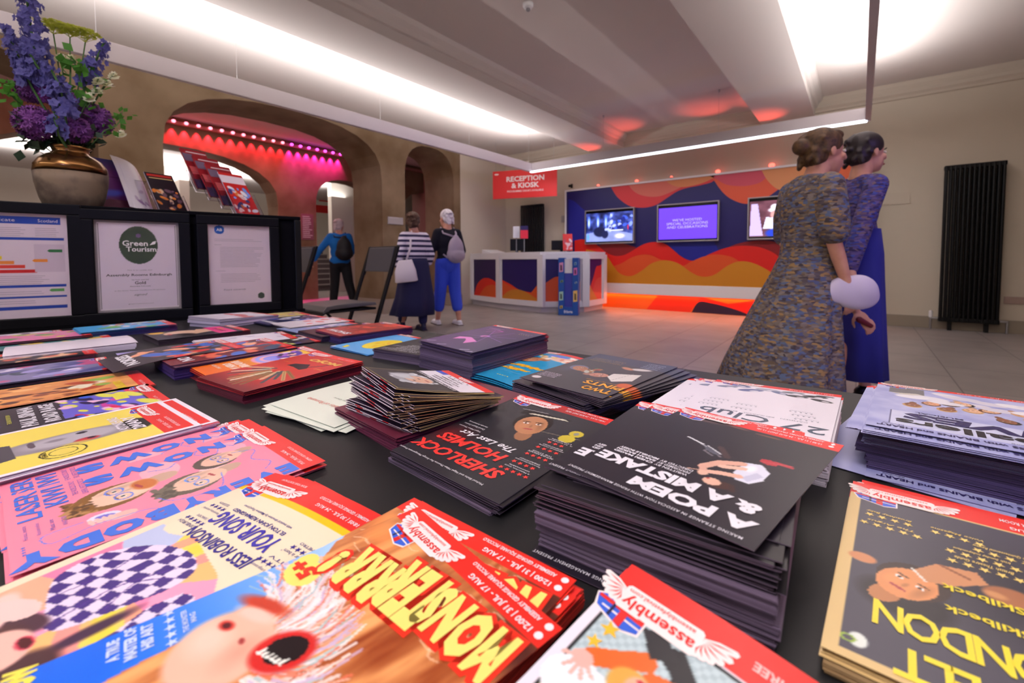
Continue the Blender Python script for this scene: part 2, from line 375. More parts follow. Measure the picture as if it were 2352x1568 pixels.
b = MB().box(-.0, YF - .02, 0, XR, YF, .16); b.box(0, YF - .028, 0, XR, YF, .02)
struct(b.build('baseboard_far', mat('baseboard_paint', rgb(150, 138, 122), .6)))
struct(MB().box(XL - .2, 6.74, 0, XL, YF + .2, ZC).build('wall_left', cream))

def arch_top(y0, y1, zs, zt, n=14, e=2.6):
    """points of a flat three-centred arch from y1 down-spring to y0"""
    cy, ry, rz = (y0 + y1) / 2, (y1 - y0) / 2, zt - zs; out = []
    for i in range(n + 1):
        a = math.pi * i / n; ca, sa = math.cos(a), math.sin(a)
        out.append((cy + ry * math.copysign(abs(ca) ** (2 / e), ca), zs + rz * abs(sa) ** (2 / e)))
    return out
def arcade(name, x0, x1, ya, yb, zt, arches, material):
    """wall between x0 and x1 with arched openings cut from the floor up, one outline so the stone is continuous"""
    pts = [(ya, 0)]
    for (y0, y1, zs, ztop) in arches:
        pts += [(y0, 0), (y0, zs * .5)] + list(reversed(arch_top(y0, y1, zs, ztop))) + [(y1, zs * .5), (y1, 0)]
    pts += [(yb, 0), (yb, zt), (ya, zt)]
    return struct(MB().prism(pts, x0, x1, 'x').build(name, material, smooth=False))
arcade('wall_arcade', XL - .88, XL, YB, 6.74, ZC + .14, [(-2.4, 1.12, 2.3, 3.13), (1.7, 4.80, 2.35, 3.15), (5.30, 6.55, 2.45, 3.13)], stone)
b = MB()
for y0, y1 in ((1.12, 1.7), (4.80, 5.30), (6.55, 6.74)):
    b.box(XL - .91, y0 - .03, 0, XL + .03, y1 + (.03 if y1 < 6.7 else 0), .22); b.box(XL - .90, y0 - .015, .22, XL + .015, y1 + (.015 if y1 < 6.7 else 0), .26)
struct(b.build('trim_4', mat('plinth_stone', rgb(150, 134, 122), .6)))
# the hall behind, lit red, then a second arcade and a white stair hall
X2 = -10.6
redstone = stone
arcade('wall_arcade_inner', X2 - .55, X2, YB, 12, 3.9, [(-3.2, -.4, 2.3, 3.05), (.2, 4.85, 2.2, 3.22), (5.75, 7.5, 2.3, 3.02), (8.4, 10.4, 2.3, 3.02)], redstone)
struct(MB().box(X2, YB, 3.75, XL - .88, 12.2, 3.85).build('ceiling_hall', ceilw))
struct(MB().box(X2 - .55, 9.2, 0, XL - .2, 9.4, 3.75).build('wall_hall_far', mat('dusky_pink_paint', rgb(170, 120, 112), .8)))
struct(MB().box(-17, 12, 0, XL - .9, 12.2, 4).build('wall_stair_far', cream))
struct(MB().box(-17.1, YB, 0, -17, 12.2, 4).build('wall_stair_left', mat('pale_wall_paint', rgb(226, 218, 206), .85)))
struct(MB().box(-17, YB, 3.35, X2 - .55, 12.2, 3.45).build('ceiling_stair_hall', ceilw))
struct(MB().box(-17, 3.6, 0, -12.9, 3.8, 3.35).build('wall_stair_near', mat('pale_wall_paint')))
struct(MB().box(-12.9, 7.38, 0, -12.7, 12, 3.35).build('wall_stair_partition', mat('pale_wall_paint')))
b = MB()
for i in range(8): b.box(-14.2 - i * .3, 6.1, 0, -13.9 - i * .3, 8.9, .17 * (i + 1))
o = b.build('staircase', mat('stair_stone', rgb(98, 84, 88), .6)); tag(o, 'grey stone staircase rising beyond the inner arcade', 'stairs')
b = MB()
for i in range(8): b.box(-13.885 - i * .3, 6.1, .17 * (i + 1) - .035, -13.92 - i * .3, 8.9, .17 * (i + 1) + .004)
b.build('nosing', mat('stair_nosing', rgb(170, 160, 158), .6), o)
# ledge with the row of coloured lamps
o = MB().box(X2 + .002, YB, 3.60, X2 + .10, 9.2, 3.66).build('lamp_ledge', mat('dusky_pink_paint')); tag(o, 'pink lit ledge under the hall ceiling carrying a row of lamps', 'ledge')
pinkl = mat('pink_led', rgb(255, 130, 150), .4, emit=rgb(255, 130, 150), estr=3.2); magl = mat('magenta_led', rgb(255, 70, 220), .4, emit=rgb(255, 80, 230), estr=3.2)
yA, yB_ = atX(397, 274, X2 + .1).y, atX(745, 344, X2 + .1).y
cumw = 0
for i in range(22):
    k = i - 4; y = yA + (yB_ - yA) * k / 15
    mg = k >= 11
    if k > 17: break
    t = thing('ledge_lamp', ('magenta glowing lamp in the row on the hall ledge, toward the stair arch' if mg else 'pinkish red glowing lamp in the row on the hall ledge, toward the flowers'), 'lamp', (X2 + .14, y, 3.64), 0, 'magenta lamps on the hall ledge' if mg else 'red lamps on the hall ledge')
    MB().ell((0, 0, .0), (.035, .035, .03), 12, 8).build('bulb', magl if mg else pinkl, t, True)
    MB().tube([(0, 0, .03), (0, 0, .06)], .02, 8).build('lamp_base', blackm, t)
    spot('ledge_light', (X2 + .055, y, 3.595), (X2 - .01, y, 2.9), 80 if mg else 62, (1, .02, .40) if mg else (1, .02, .05), 66, .9, .02)
area('hall_red_wash', (X2 + 1.2, 2.5, 3.7), (0, R(20), 0), .6, 9, 28, (1, .13, .17))
# wall furniture seen through the arches
def plate(name, label, cat, c, w, h, axis, material, lines=0):
    t = thing(name, label, cat, c)
    (MB().box(-w / 2, -.012, -h / 2, w / 2, 0, h / 2) if axis == 'y' else MB().box(0, -w / 2, -h / 2, .012, w / 2, h / 2)).build('plate', material, t)
    if lines:
        b = MB(); q = random.Random(3)
        for i in range(lines):
            z = h * .4 - h * .8 * i / max(1, lines - 1); L = w * q.uniform(.5, .8)
            if axis == 'y': b.box(-w * .4, -.015, z - h * .012, -w * .4 + L, -.012, z + h * .012)
            else: b.box(.012, -w * .4, z - h * .012, .015, -w * .4 + L, z + h * .012)
        b.build('lettering', mat('sign_lettering', rgb(235, 225, 230), .5), t)
    return t
p = atX(706, 521, X2); plate('notice_board', 'mauve notice with lines of small lettering on the pink lit pier', 'notice', (X2, p.y, p.z), .30, .62, 'x', mat('mauve_board', rgb(140, 90, 105), .5), 12)
p = atX(908, 507, XL); plate('direction_sign', 'small grey sign on the stone pier above the folding chair', 'sign', (XL, p.y, p.z), .33, .13, 'x', mat('grey_sign', rgb(165, 158, 158), .5), 1)
o = MB().box(-9.0, 9.17, .9, -8.2, 9.2, 2.25).build('hall_window', mat('teal_glass', rgb(130, 200, 205), .3, emit=rgb(130, 205, 210), estr=.55)); tag(o, 'pale teal glass panel on the pink hall wall beside the narrow arch', 'window')
MB().box(-9.06, 9.15, 2.25, -8.14, 9.2, 2.36).build('frame_head', mat('grey_frame', rgb(120, 105, 100), .5), o)
for px, py, w, h, lb in ((746, 455, .38, .22, 'red directional sign high on the white wall of the stair hall'), (739, 480, .7, .24, 'wide red banner on the white wall of the stair hall, under the other red sign')):
    p = atX(px, py, -16.98); w *= 1.25; h *= 1.25; t = thing('red_banner', lb, 'sign', (-16.999, p.y, p.z)); MB().box(0, -w / 2, -h / 2, .015, w / 2, h / 2).build('panel', redsign, t)
o = MB().box(-13.8, 6.2, 0, -13.3, 8.6, 0.01).build('door_mat', mat('dark_mat', rgb(60, 50, 52), .9)); tag(o, 'dark mat at the foot of the stairs', 'mat')

# ------------------------------------------------------------------ ring of light bars
barm = mat('bar_aluminium', rgb(214, 208, 214), .4)
ring = thing('pendant_light', 'rectangular ring of thin white light bars hanging from the ceiling on wires', 'ceiling light', (0, 0, 0))
w_ = .055
for nm, bx in (('bar', (BARX0, BARY0, BARX0 + w_, BARY1 + w_)), ('bar', (BARX1, BARY0, BARX1 + w_, BARY1 + w_)), ('bar', (BARX0 + w_, BARY1, BARX1, BARY1 + w_)), ('bar', (BARX0 + w_, BARY0, BARX1, BARY0 + w_))):
    MB().box(bx[0], bx[1], BARZ0, bx[2], bx[3], BARZ1).build(nm, barm, ring, bevel=.003)
led = mat('white_led', (1, 1, 1), .4, emit=rgb(236, 240, 255), estr=5)
for y in (BARY1, BARY0):
    b = MB(); b.prism([(y - .002, BARZ0 + .012), (y - .004, BARZ0 - .006), (y + w_, BARZ0 - .008), (y + w_, BARZ0 + .002), (y, BARZ0 + .004)], BARX0 + .02, BARX1 + .02, 'x')
    b.build('diffuser', led, ring)
b = MB()
for y in (-1, .85, 1.88, 3.55, 5.2, 6.8):
    for x in (BARX0 + .027, BARX1 + .027):
        b = MB().tube([(x, y, BARZ1), (x, y, ZC)], .0014, 6); b.caps([(x, y, ZC - .03), (x, y, ZC)], .012, 8); b.build('wire', steel, ring)
for x in (-3.43, -1.64):
    b = MB().tube([(x, 6.88, BARZ1), (x, 6.88, ZC)], .002, 6); b.caps([(x, 6.88, ZC - .03), (x, 6.88, ZC)], .012, 8); b.build('wire', steel, ring)
p = atZ(1213, 8, ZC)
t = thing('smoke_detector', 'small round white detector on the ceiling between the beams', 'detector', (p.x, p.y, ZC))
MB().loft([(0, 0, -.0, .05, .05), (0, 0, -.025, .05, .05), (0, 0, -.045, .035, .035)], 20).build('base', white, t, True); MB().ell((0, 0, -.055), (.022, .022, .02)).build('sensor', mat('grey_lens', rgb(150, 145, 150), .3), t, True)

# ------------------------------------------------------------------ mural wall with screens
YM = 8.12
mu = thing('mural_panel', 'freestanding white edged panel printed with orange, red and navy waves on the far wall', 'mural', (0, 0, 0))
mx0, mx1, mz0, mz1 = -4.88, .07, .485, 2.36
b = MB(); fr = .035
b.box(mx0 - fr, YM - .02, .29, mx0, YF, mz1 + fr); b.box(mx1, YM - .02, .0, mx1 + fr, YF, mz1 + fr); b.box(mx0, YM - .02, mz1, mx1, YF, mz1 + fr)
b.build('frame', white, mu, bevel=.004)
MB().box(mx0, YM - .02, .29, mx1, YF, mz0).build('lower_band', white, mu, bevel=.004)
def z5(pts, y=YM):     # outlines measured on the photograph, laid on the panel's own plane
    out = []
    for zx, zy in pts:
        p = atY(1280 + zx / 3.0154, 340 + zy / 3.0154, y); out.append((min(max(p.x, mx0), mx1) * 1000, min(max(p.z, mz0), mz1) * 1000))
    return out
def smooth(pts, n=6):
    out = []
    for i in range(len(pts) - 1):
        p0, p1, p2, p3 = pts[max(i - 1, 0)], pts[i], pts[i + 1], pts[min(i + 2, len(pts) - 1)]
        for k in range(n):
            t = k / n; out.append(tuple(.5 * (2 * p1[j] + (p2[j] - p0[j]) * t + (2 * p0[j] - 5 * p1[j] + 4 * p2[j] - p3[j]) * t * t + (3 * p1[j] - p0[j] - 3 * p2[j] + p3[j]) * t ** 3) for j in (0, 1)))
    return out + [pts[-1]]
S = Sheet(); S.z = 0
def dec(curve, close, col, lay): S.poly(z5(smooth(curve) + close), col, lay * 4)
NAVY = (24, 12, 92)
S.poly([(mx0 * 1000, mz0 * 1000), (mx1 * 1000, mz0 * 1000), (mx1 * 1000, mz1 * 1000), (mx0 * 1000, mz1 * 1000)], NAVY, 0)
dec([(78, 352), (120, 370), (165, 410), (205, 450), (215, 520), (215, 640)], [(78, 645)], (16, 22, 140), 1)
dec([(372, 270), (400, 318), (430, 352), (500, 400), (590, 413), (680, 395), (760, 345), (830, 300), (900, 275), (1000, 255), (1085, 225), (1110, 150)], [], (214, 44, 52), 1)
dec([(485, 240), (520, 290), (570, 322), (640, 337), (710, 333), (780, 308), (850, 275), (900, 240)], [(900, 150)], (214, 104, 86), 2)
dec([(755, 230), (800, 258), (860, 270), (930, 262), (1010, 240), (1080, 205), (1110, 150)], [], (214, 130, 78), 3)
dec([(1030, 180), (1085, 225), (1110, 260), (1150, 310), (1200, 350), (1270, 380), (1330, 385), (1400, 365), (1470, 330), (1535, 283), (1600, 240)], [(1600, 100), (1100, 100)], (222, 84, 48), 2)
dec([(1030, 180), (1100, 215), (1180, 255), (1300, 262), (1400, 240), (1450, 200)], [(1450, 100), (1100, 100)], (206, 72, 92), 3)
dec([(1400, 120), (1440, 200), (1480, 250), (1530, 286), (1600, 303), (1700, 300), (1800, 270), (1900, 200)], [(1900, 60)], (218, 142, 88), 4)
dec([(1880, 60), (1950, 200), (2020, 270), (2090, 300), (2200, 305)], [(2200, 40)], (226, 96, 44), 3)
dec([(2025, 290), (2050, 340), (2090, 385), (2200, 430)], [(2200, 285)], (216, 30, 24), 4)
dec([(740, 640), (800, 700), (870, 755), (945, 790), (1030, 770), (1110, 720), (1095, 660), (1080, 645)], [], (16, 22, 140), 1)
dec([(262, 690), (300, 668), (370, 658), (450, 660), (545, 685)], [(500, 760), (300, 760)], (138, 8, 22), 2)
dec([(1150, 705), (1230, 668), (1330, 645), (1450, 640), (1560, 665), (1640, 720)], [(1640, 800), (1200, 800)], (138, 8, 22), 2)
dec([(120, 640), (170, 632), (230, 640), (290, 682), (340, 722), (395, 745), (450, 743), (500, 722), (560, 685), (620, 658), (690, 650), (750, 665), (800, 702), (850, 745), (900, 772), (945, 779), (1000, 760), (1080, 722), (1180, 688), (1280, 676), (1380, 682), (1450, 702), (1520, 740), (1620, 830), (1750, 900), (1900, 860), (2000, 800), (2200, 760)], [(2200, 1100), (120, 1100)], (224, 22, 12), 3)
dec([(200, 900), (300, 840), (395, 815), (450, 795), (520, 755), (590, 737), (650, 742), (700, 765), (800, 808), (870, 815), (920, 790), (1000, 755), (1080, 738), (1160, 742), (1240, 770), (1340, 850), (1500, 900), (1700, 940), (2200, 880)], [(2200, 1100), (200, 1100)], (222, 80, 26), 4)
dec([(200, 700), (330, 740), (395, 825), (430, 865), (480, 885), (530, 880), (590, 845), (650, 800), (720, 778), (790, 782), (850, 805), (920, 855), (980, 885), (1040, 890), (1100, 870), (1170, 820), (1240, 788), (1310, 785), (1380, 805), (1450, 840), (1560, 900), (1700, 900), (1900, 850), (2200, 930)], [(2200, 1100), (200, 1100)], (206, 132, 18), 5)
Mm = Matrix(((1, 0, 0, 0), (0, 0, -1, YM), (0, 1, 0, 0), (0, 0, 0, 1)))
S.build('printed_waves', mu, PRINTM, M=Mm)
MB().box(mx0, YM + .002, mz0, mx1, YM + .05, mz1).build('backing_board', blackm, mu)
# printed kick board under the band, lit orange from above
S = Sheet(); yk = YM + .06
def z4(pts):
    out = []
    for zx, zy in pts:
        p = atY(1340 + zx / 5.113, 600 + zy / 5.113, yk); out.append((p.x * 1000, min(max(p.z, 0.004), .29) * 1000))
    return out
S.poly([(mx0 * 1000, 2), (mx1 * 1000, 2), (mx1 * 1000, 290), (mx0 * 1000, 290)], (238, 104, 30), 0)
S.poly(z4([(880, 390), (1380, 415), (1340, 480), (1250, 620), (740, 600)]), (228, 48, 20), 3)
S.poly(z4([(1380, 415), (1700, 500), (2100, 400), (2400, 430), (2400, 700), (1960, 660), (1600, 540), (1340, 480)]), (232, 28, 16), 3)
S.poly(z4(smooth([(1250, 640), (1350, 480), (1500, 490), (1700, 540), (1900, 610), (2050, 700)])), (34, 18, 58), 6)
S.poly([(-1.3e3, 2), (mx1 * 1000, 2), (mx1 * 1000, 250), (-.6e3, 200)], (34, 18, 58), 5)
S.build('kick_board', mu, PRINTM, M=Matrix(((1, 0, 0, 0), (0, 0, -1, yk), (0, 1, 0, 0), (0, 0, 0, 1))))
area('kick_glow', (-2.4, YM + .03, .285), (R(-18), 0, 0), 4.8, .02, 17, (1, .25, .06))
for px, py, sz in ((1372.5, 427, .02), (1461, 415, .024), (1541, 406, .016), (1648, 393.5, .03), (1772, 379, .034)):
    p = atY(px, py, YM); t = thing('uplighter', 'small glowing red uplighter on the top edge of the mural panel', 'lamp', (p.x, YM + .03, mz1 + fr), 0, 'red uplighters along the mural')
    MB().loft([(0, 0, 0, .02, .02), (0, 0, .02, .02, .02)], 14).build('base', blackm, t); MB().ell((0, 0, .03), (sz * 1.3, sz * 1.3, sz)).build('lens', glowred, t, True)
    if sz > .017: spot('uplighter_glow', (p.x, YM - .02, mz1 + .12), (p.x - .08, YM - .5, ZC), 26, (1, .09, .06), 55, .9, .02)
def tv(x0, x1, cv, label, txt=None):
    z0, z1 = 1.255, 1.93; t = thing('wall_screen', label, 'screen', ((x0 + x1) / 2, YM, (z0 + z1) / 2)); w, h = (x1 - x0), z1 - z0
    b = MB(); q = .018
    b.box(-w / 2, -.075, -h / 2, w / 2, 0, -h / 2 + q); b.box(-w / 2, -.075, h / 2 - q, w / 2, 0, h / 2); b.box(-w / 2, -.075, -h / 2 + q, -w / 2 + q, 0, h / 2 - q); b.box(w / 2 - q, -.075, -h / 2 + q, w / 2, 0, h / 2 - q)
    b.build('bezel', mat('silver_bezel', rgb(176, 168, 170), .35, .6), t, bevel=.003)
    pn = MB().box(-w / 2 + q, -.06, -h / 2 + q, w / 2 - q, -.0, h / 2 - q).build('panel', mat('screen_black', rgb(8, 8, 12), .15), t)
    S = Sheet().canvas(cv)
    if txt:
        for i, l in enumerate(txt): S.text(l, 0, 55 - i * 62, [500, 700, 690][i], 42, (200, 190, 240), 0, -.012, 0, 3)
    S.build('picture', pn, SCREEN, M=Matrix(((1, 0, 0, 0), (0, 0, -1, -.063), (0, 1, 0, -.01), (0, 0, 0, 1))))
cv = Cv(985, 560, 9, (26, 40, 120)); n = cv.noise(120, 90, 4)
cv.grad(cv.X > -999, (10, 16, 60), (90, 110, 220), n * 1.4 - .3)
for x in (-430, -230, -60): cv.ell(x, 110, 42, 150, (90, 130, 255), 0, .5); cv.ell(x, 90, 22, 110, (200, 215, 255), 0, .6)
cv.poly([(-500, -280), (-500, -120), (-60, -60), (120, -60), (492, -150), (492, -280)], (150, 160, 220), .8); cv.ell(-190, -90, 150, 110, (16, 20, 60), 0, .2); cv.ell(-80, -140, 80, 90, (20, 24, 70), 0, .2)
cv.blobs(26, -60, -60, 480, 230, [(60, 90, 230), (180, 190, 255), (20, 30, 120), (130, 150, 250)], 14, 40, 5); cv.ell(-450, -190, 40, 90, (90, 150, 255), 0, .5); cv.ell(230, -180, 130, 60, (225, 215, 235), 0, .5)
cv.ell(400, -20, 12, 60, (220, 30, 50), 0, .3); cv.rect(40, -75, 300, -55, (225, 230, 255))
tv(-4.41, -3.37, cv, 'wall screen showing a blue lit event hall, nearest the reception desk')
tv(-2.935, -1.885, Cv(985, 560, 20, (98, 56, 226)), 'purple wall screen with three lines of white capitals', ["WE'VE HOSTED", 'SPECIAL OCCASIONS', 'AND CELEBRATIONS'])
cv = Cv(985, 560, 9, (70, 34, 52)); cv.grad(cv.X > -999, (60, 26, 40), (130, 80, 95), cv.noise(150, 100, 8))
cv.poly([(-490, -270), (-470, 240), (-380, 240), (-300, -270)], (190, 170, 225)); cv.ell(-130, 130, 120, 45, (235, 225, 245), 0, .3); cv.ell(-140, 180, 70, 50, (240, 232, 250), 0, .3); cv.ell(-150, 60, 60, 70, (205, 150, 150), 0, .3)
cv.poly([(-300, -160), (-260, 20), (-60, 10), (60, -60), (260, 80), (300, 20), (80, -170)], (225, 220, 250)); cv.ell(-160, -230, 130, 80, (30, 60, 190), 0, .4); cv.ell(260, 10, 90, 120, (200, 120, 120), 0, .5); cv.ell(330, -150, 130, 140, (110, 90, 200), 0, .6)
tv(-1.455, -.41, cv, 'wall screen showing a cook in a white hat, half hidden by the walking woman')

# ------------------------------------------------------------------ far wall: radiators, sockets, camera
def radiator(label, cx, z0, z1, w, y, n, valves=True):
    t = thing('radiator', label, 'radiator', (cx, y, 0)); pit = w / n
    for k in range(n):
        x = -w / 2 + pit * (k + .5); b = MB()
        for yy in (-.045, .02): b.caps([(x, yy, z0 + .02), (x, yy, z1 - .02)], pit * .36, 8)
        b.build('column', blackm, t, True)
    for z in (z0 + .03, z1 - .03): MB().box(-w / 2, -.055, z - .028, w / 2, .03, z + .028).build('header', blackm, t, bevel=.01)
    for e in (-.3, .3): MB().box(e * w - .02, -.04, 0, e * w + .02, .02, z0 + .03).build('foot', blackm, t)
    if valves:
        for e in (-1, 1):
            b = MB().caps([(e * (w / 2 + .07), -.01, .0), (e * (w / 2 + .07), -.01, z0 + .03)], .012, 10); b.caps([(e * (w / 2 - .01), -.01, z0 + .04), (e * (w / 2 + .07), -.01, z0 + .04)], .014, 10); vo = b.build('valve', steel, t, True)
            if e < 0: MB().caps([(e * (w / 2 + .07), -.01, z0 + .06), (e * (w / 2 + .07), -.01, z0 + .12)], .022, 12).build('valve_head', white, vo, True)
    return t
radiator('tall black column radiator on the cream wall at the right end of the room', 1.115, .11, 2.15, .56, YF - .09, 13)
radiator('tall black column radiator behind the reception desk', -5.78, .12, 2.17, .60, YF - .09, 13, False)
for px, py, w, h, lb in ((1293, 503, .07, .14, 'small grey switch plate on the cream wall beside the mural'), (2057, 456, .3, .16, 'faint cream access plate on the wall right of the mural'), (2335, 690, .22, .09, 'pinkish double socket on the wall right of the tall radiator')):
    p = atY(px, py, YF); plate('wall_plate', lb, 'wall plate', (p.x, YF, p.z), w, h, 'y', mat('plate_' + str(px), rgb(*((170, 165, 165) if px < 1400 else (202, 190, 172) if px < 2200 else (170, 145, 135))), .5))
p = atY(1308, 427, YF - .1); t = thing('security_camera', 'tiny black camera on the far wall above the mural corner', 'camera', tuple(p))
MB().caps([(0, .1, .02), (0, 0, 0)], [.012, .028], 12).build('camera_body', blackm, t, True); MB().box(-.02, .08, -.03, .02, .1, .05).build('bracket', blackm, t)

# ------------------------------------------------------------------ reception desk
def P2(px, py, z=0): p = atZ(px, py, z); return (p.x, p.y)
path = [(XL, 7.02), (-5.62, 6.74), (-4.50, 6.58), (-3.86, 7.10), (-3.86, 7.86)]
desk = thing('reception_desk', 'white faceted reception desk with wave printed panels', 'desk', (0, 0, 0))
HD = 1.09
def off(path, d):
    out = []
    for i, p in enumerate(path):
        a = path[max(i - 1, 0)]; c = path[min(i + 1, len(path) - 1)]
        d1 = (Vector(p) - Vector(a)).normalized() if i else (Vector(c) - Vector(p)).normalized(); d2 = (Vector(c) - Vector(p)).normalized() if i < len(path) - 1 else d1
        n1, n2 = Vector((-d1.y, d1.x)), Vector((-d2.y, d2.x)); nn = (n1 + n2).normalized(); k = d / max(.3, nn.dot(n1)); out.append((p[0] + nn.x * k, p[1] + nn.y * k))
    return out
def ribbon(d0, d1, z0, z1): return MB().prism(off(path, d0) + list(reversed(off(path, d1))), z0, z1)
ribbon(.03, .10, .10, HD - .05).build('body', white, desk)
ribbon(.05, .45, .0, .10).build('plinth', mat('desk_plinth', rgb(196, 190, 192), .5), desk)
ribbon(0, .5, HD - .05, HD).build('counter_top', white, desk, bevel=.004)
ribbon(0, .06, .10, .20).build('bottom_rail', white, desk)
ribbon(0, .06, HD - .13, HD - .05).build('top_rail', white, desk)
pal = [[((228, 40, 20), [(-.5, -.5), (-.35, -.2), (-.1, -.03), (.15, .0), (.35, -.04), (.5, -.1)]), ((222, 88, 32), [(-.25, -.5), (-.05, -.3), (.15, -.2), (.35, -.17), (.5, -.2)])],
       [((228, 48, 24), [(-.5, -.03), (-.25, -.13), (0, -.25), (.3, -.3), (.5, -.3)]), ((222, 88, 36), [(-.5, -.08), (-.2, -.2), (.1, -.28), (.3, -.32), (.36, -.28), (.5, -.12)]), ((206, 132, 40), [(-.5, -.46), (-.3, -.3), (-.05, -.25), (.2, -.3), (.5, -.45)])],
       [((222, 84, 34), [(-.5, -.06), (-.35, .02), (-.2, .08), (.0, .06), (.2, -.1), (.5, -.4)]), ((206, 132, 62), [(-.1, -.5), (.1, -.15), (.3, -.05), (.5, -.03)])],
       [((222, 44, 52), [(-.5, -.5), (-.28, -.15), (-.1, .05), (.1, .3), (.3, .33), (.5, .36)]), ((228, 80, 70), [(-.3, -.5), (0, -.1), (.2, .02), (.5, .05)]), ((206, 132, 62), [(-.5, -.1), (-.35, -.12), (-.1, -.3), (.2, -.5)])]]
nav = [(40, 14, 78), (34, 20, 96), (34, 20, 96), (62, 14, 96)]
for i in range(4):
    a, c = Vector(path[i]), Vector(path[i + 1]); d = (c - a).normalized(); n = Vector((d.y, -d.x)); L = (c - a).length; mrg = .10
    for e, q in ((0, a), (1, c)):
        if e == 1 or i == 0:
            M_ = Matrix.Translation((q.x, q.y, 0)) @ Matrix.Rotation(math.atan2(d.y, d.x), 4, 'Z')
            MB().box(-.065, -.004, .10, .065, .07, HD - .05, M=M_).build('post', white, desk, bevel=.004)
    mid = (a + c) / 2 - n * .028; pw, ph = (L - 2 * mrg) * 1000, (HD - .13 - .20) * 1000
    S = Sheet(); S.poly([(-pw / 2, -ph / 2), (pw / 2, -ph / 2), (pw / 2, ph / 2), (-pw / 2, ph / 2)], nav[i], 0)
    for k, (col, cu) in enumerate(pal[i]):
        S.poly([(max(-.5, min(.5, x)) * pw, max(-.5, min(.5, y)) * ph) for x, y in smooth(cu) + [(.5, -.5), (-.5, -.5)]], col, 4 * (k + 1))
    S.build('printed_panel', desk, PRINTM, M=Matrix(((d.x, 0, n.x, mid.x), (d.y, 0, n.y, mid.y), (0, 1, 0, .10 + .1 + ph / 2000), (0, 0, 0, 1))))
# things on the desk
zt = HD
p = atZ(1105, 576, zt); t = thing('info_sheet_rest', 'sloping white reading board lying on the left end of the reception desk', 'board', (-6.05, 7.15, zt), R(-12))
MB().prism([(-.16, 0), (.16, 0), (.16, .005), (-.16, .075)], -.2, .2, 'y').build('board', white, t)
def monitor(px, py, w, h, zc, label, rz=0):
    p = atD(px, py, zc); t = thing('desk_monitor', label, 'monitor', (p.x, p.y, zt - .02), -R(-37.98) + rz)
    z = p.z - zt + .02
    MB().box(-w / 2, 0, z - h / 2, w / 2, .03, z + h / 2).build('screen_back', blackm, t, bevel=.005); MB().box(-.03, .03, 0, .03, .05, z).build('stand', blackm, t); MB().box(-.12, -.05, -.0, .12, .12, .015).build('foot', blackm, t)
monitor(1187, 562, .27, .24, 9.1, 'black screen standing on the desk in front of the desk radiator')
monitor(1290, 563, .42, .2, 9.2, 'black screen standing on the desk near its right corner')
def mini_flyer(name, px, py, w, h, zc, cols, label, tilt=0, extra=None):
    p = atD(px, py, zc); t = thing(name, label, 'leaflets', (p.x, p.y, zt), R(37.98))
    cv = Cv(w * 1000, h * 1000, 8, cols[0])
    for k, cc in enumerate(cols[1:]): cv.rect(-w * 500, -h * 500 + h * 1000 * k / len(cols), w * 500, -h * 500 + h * 1000 * (k + 1) / len(cols), cc)
    if extra: extra(cv)
    Sheet().canvas(cv).slab(w, h, .02, cols[0]).build('leaflets', t, PRINT, M=Matrix.Translation((0, 0, p.z - zt)) @ Matrix.Rotation(R(90 - tilt), 4, 'X'))
    MB().box(-w / 2, -.0, 0, w / 2, .06, .012).build('holder_foot', mat('clear_acrylic', (1, 1, 1), .05, trans=1, ior=1.2), t)
    MB().box(-.01, .012, 0, .01, .03, max(.02, p.z - zt)).build('holder_post', mat('grey_post', rgb(120, 120, 120), .4), t)
mini_flyer('leaflet_card', 1186, 533, .13, .23, 8.9, [(225, 222, 225)], 'plain white card standing behind the desk, left of the red leaflet')
mini_flyer('leaflet_card', 1204, 533, .15, .25, 8.8, [(40, 20, 70), (226, 36, 40), (226, 36, 40)], 'purple and red leaflet standing beside the white card on the desk')
def ex(cv): cv.blobs(14, -60, -140, 60, 60, [(230, 190, 200), (200, 90, 110), (240, 225, 235)], 12, 26, 3)
mini_flyer('programme_rack', 1304, 556, .17, .31, 8.0, [(228, 70, 70)], 'rack of red programmes standing on the right corner of the desk', 14, ex)
# blue leaflet stand in front
p = atZ(1305, 724, 0); t = thing('leaflet_dispenser', 'tall blue cardboard leaflet dispenser on the floor in front of the desk', 'dispenser', (p.x, p.y, 0), R(24))
b = MB(); wd_, dp, ht = .34, .26, .98; blue = mat('dispenser_blue', rgb(28, 84, 168), .5)
b.box(-wd_ / 2, 0, 0, -wd_ * .2, dp, ht); b.box(wd_ * .2, 0, 0, wd_ / 2, dp, ht); b.box(-wd_ * .2, .06, 0, wd_ * .2, dp, ht - .03); b.box(-wd_ * .2, 0, 0, wd_ * .2, .06, .14)
b.build('carton', blue, t, bevel=.004)
MB().box(-.068, .03, .14, .068, .058, .72).build('leaflet_column', mat('dispenser_indigo', rgb(60, 70, 170), .4), t); MB().box(-.066, .02, .72, .066, .05, ht - .02).build('paper_slip', white, t)
cv = Cv(wd_ * 1000, ht * 1000, 7, (28, 84, 168)); q = random.Random(5)
S = Sheet()
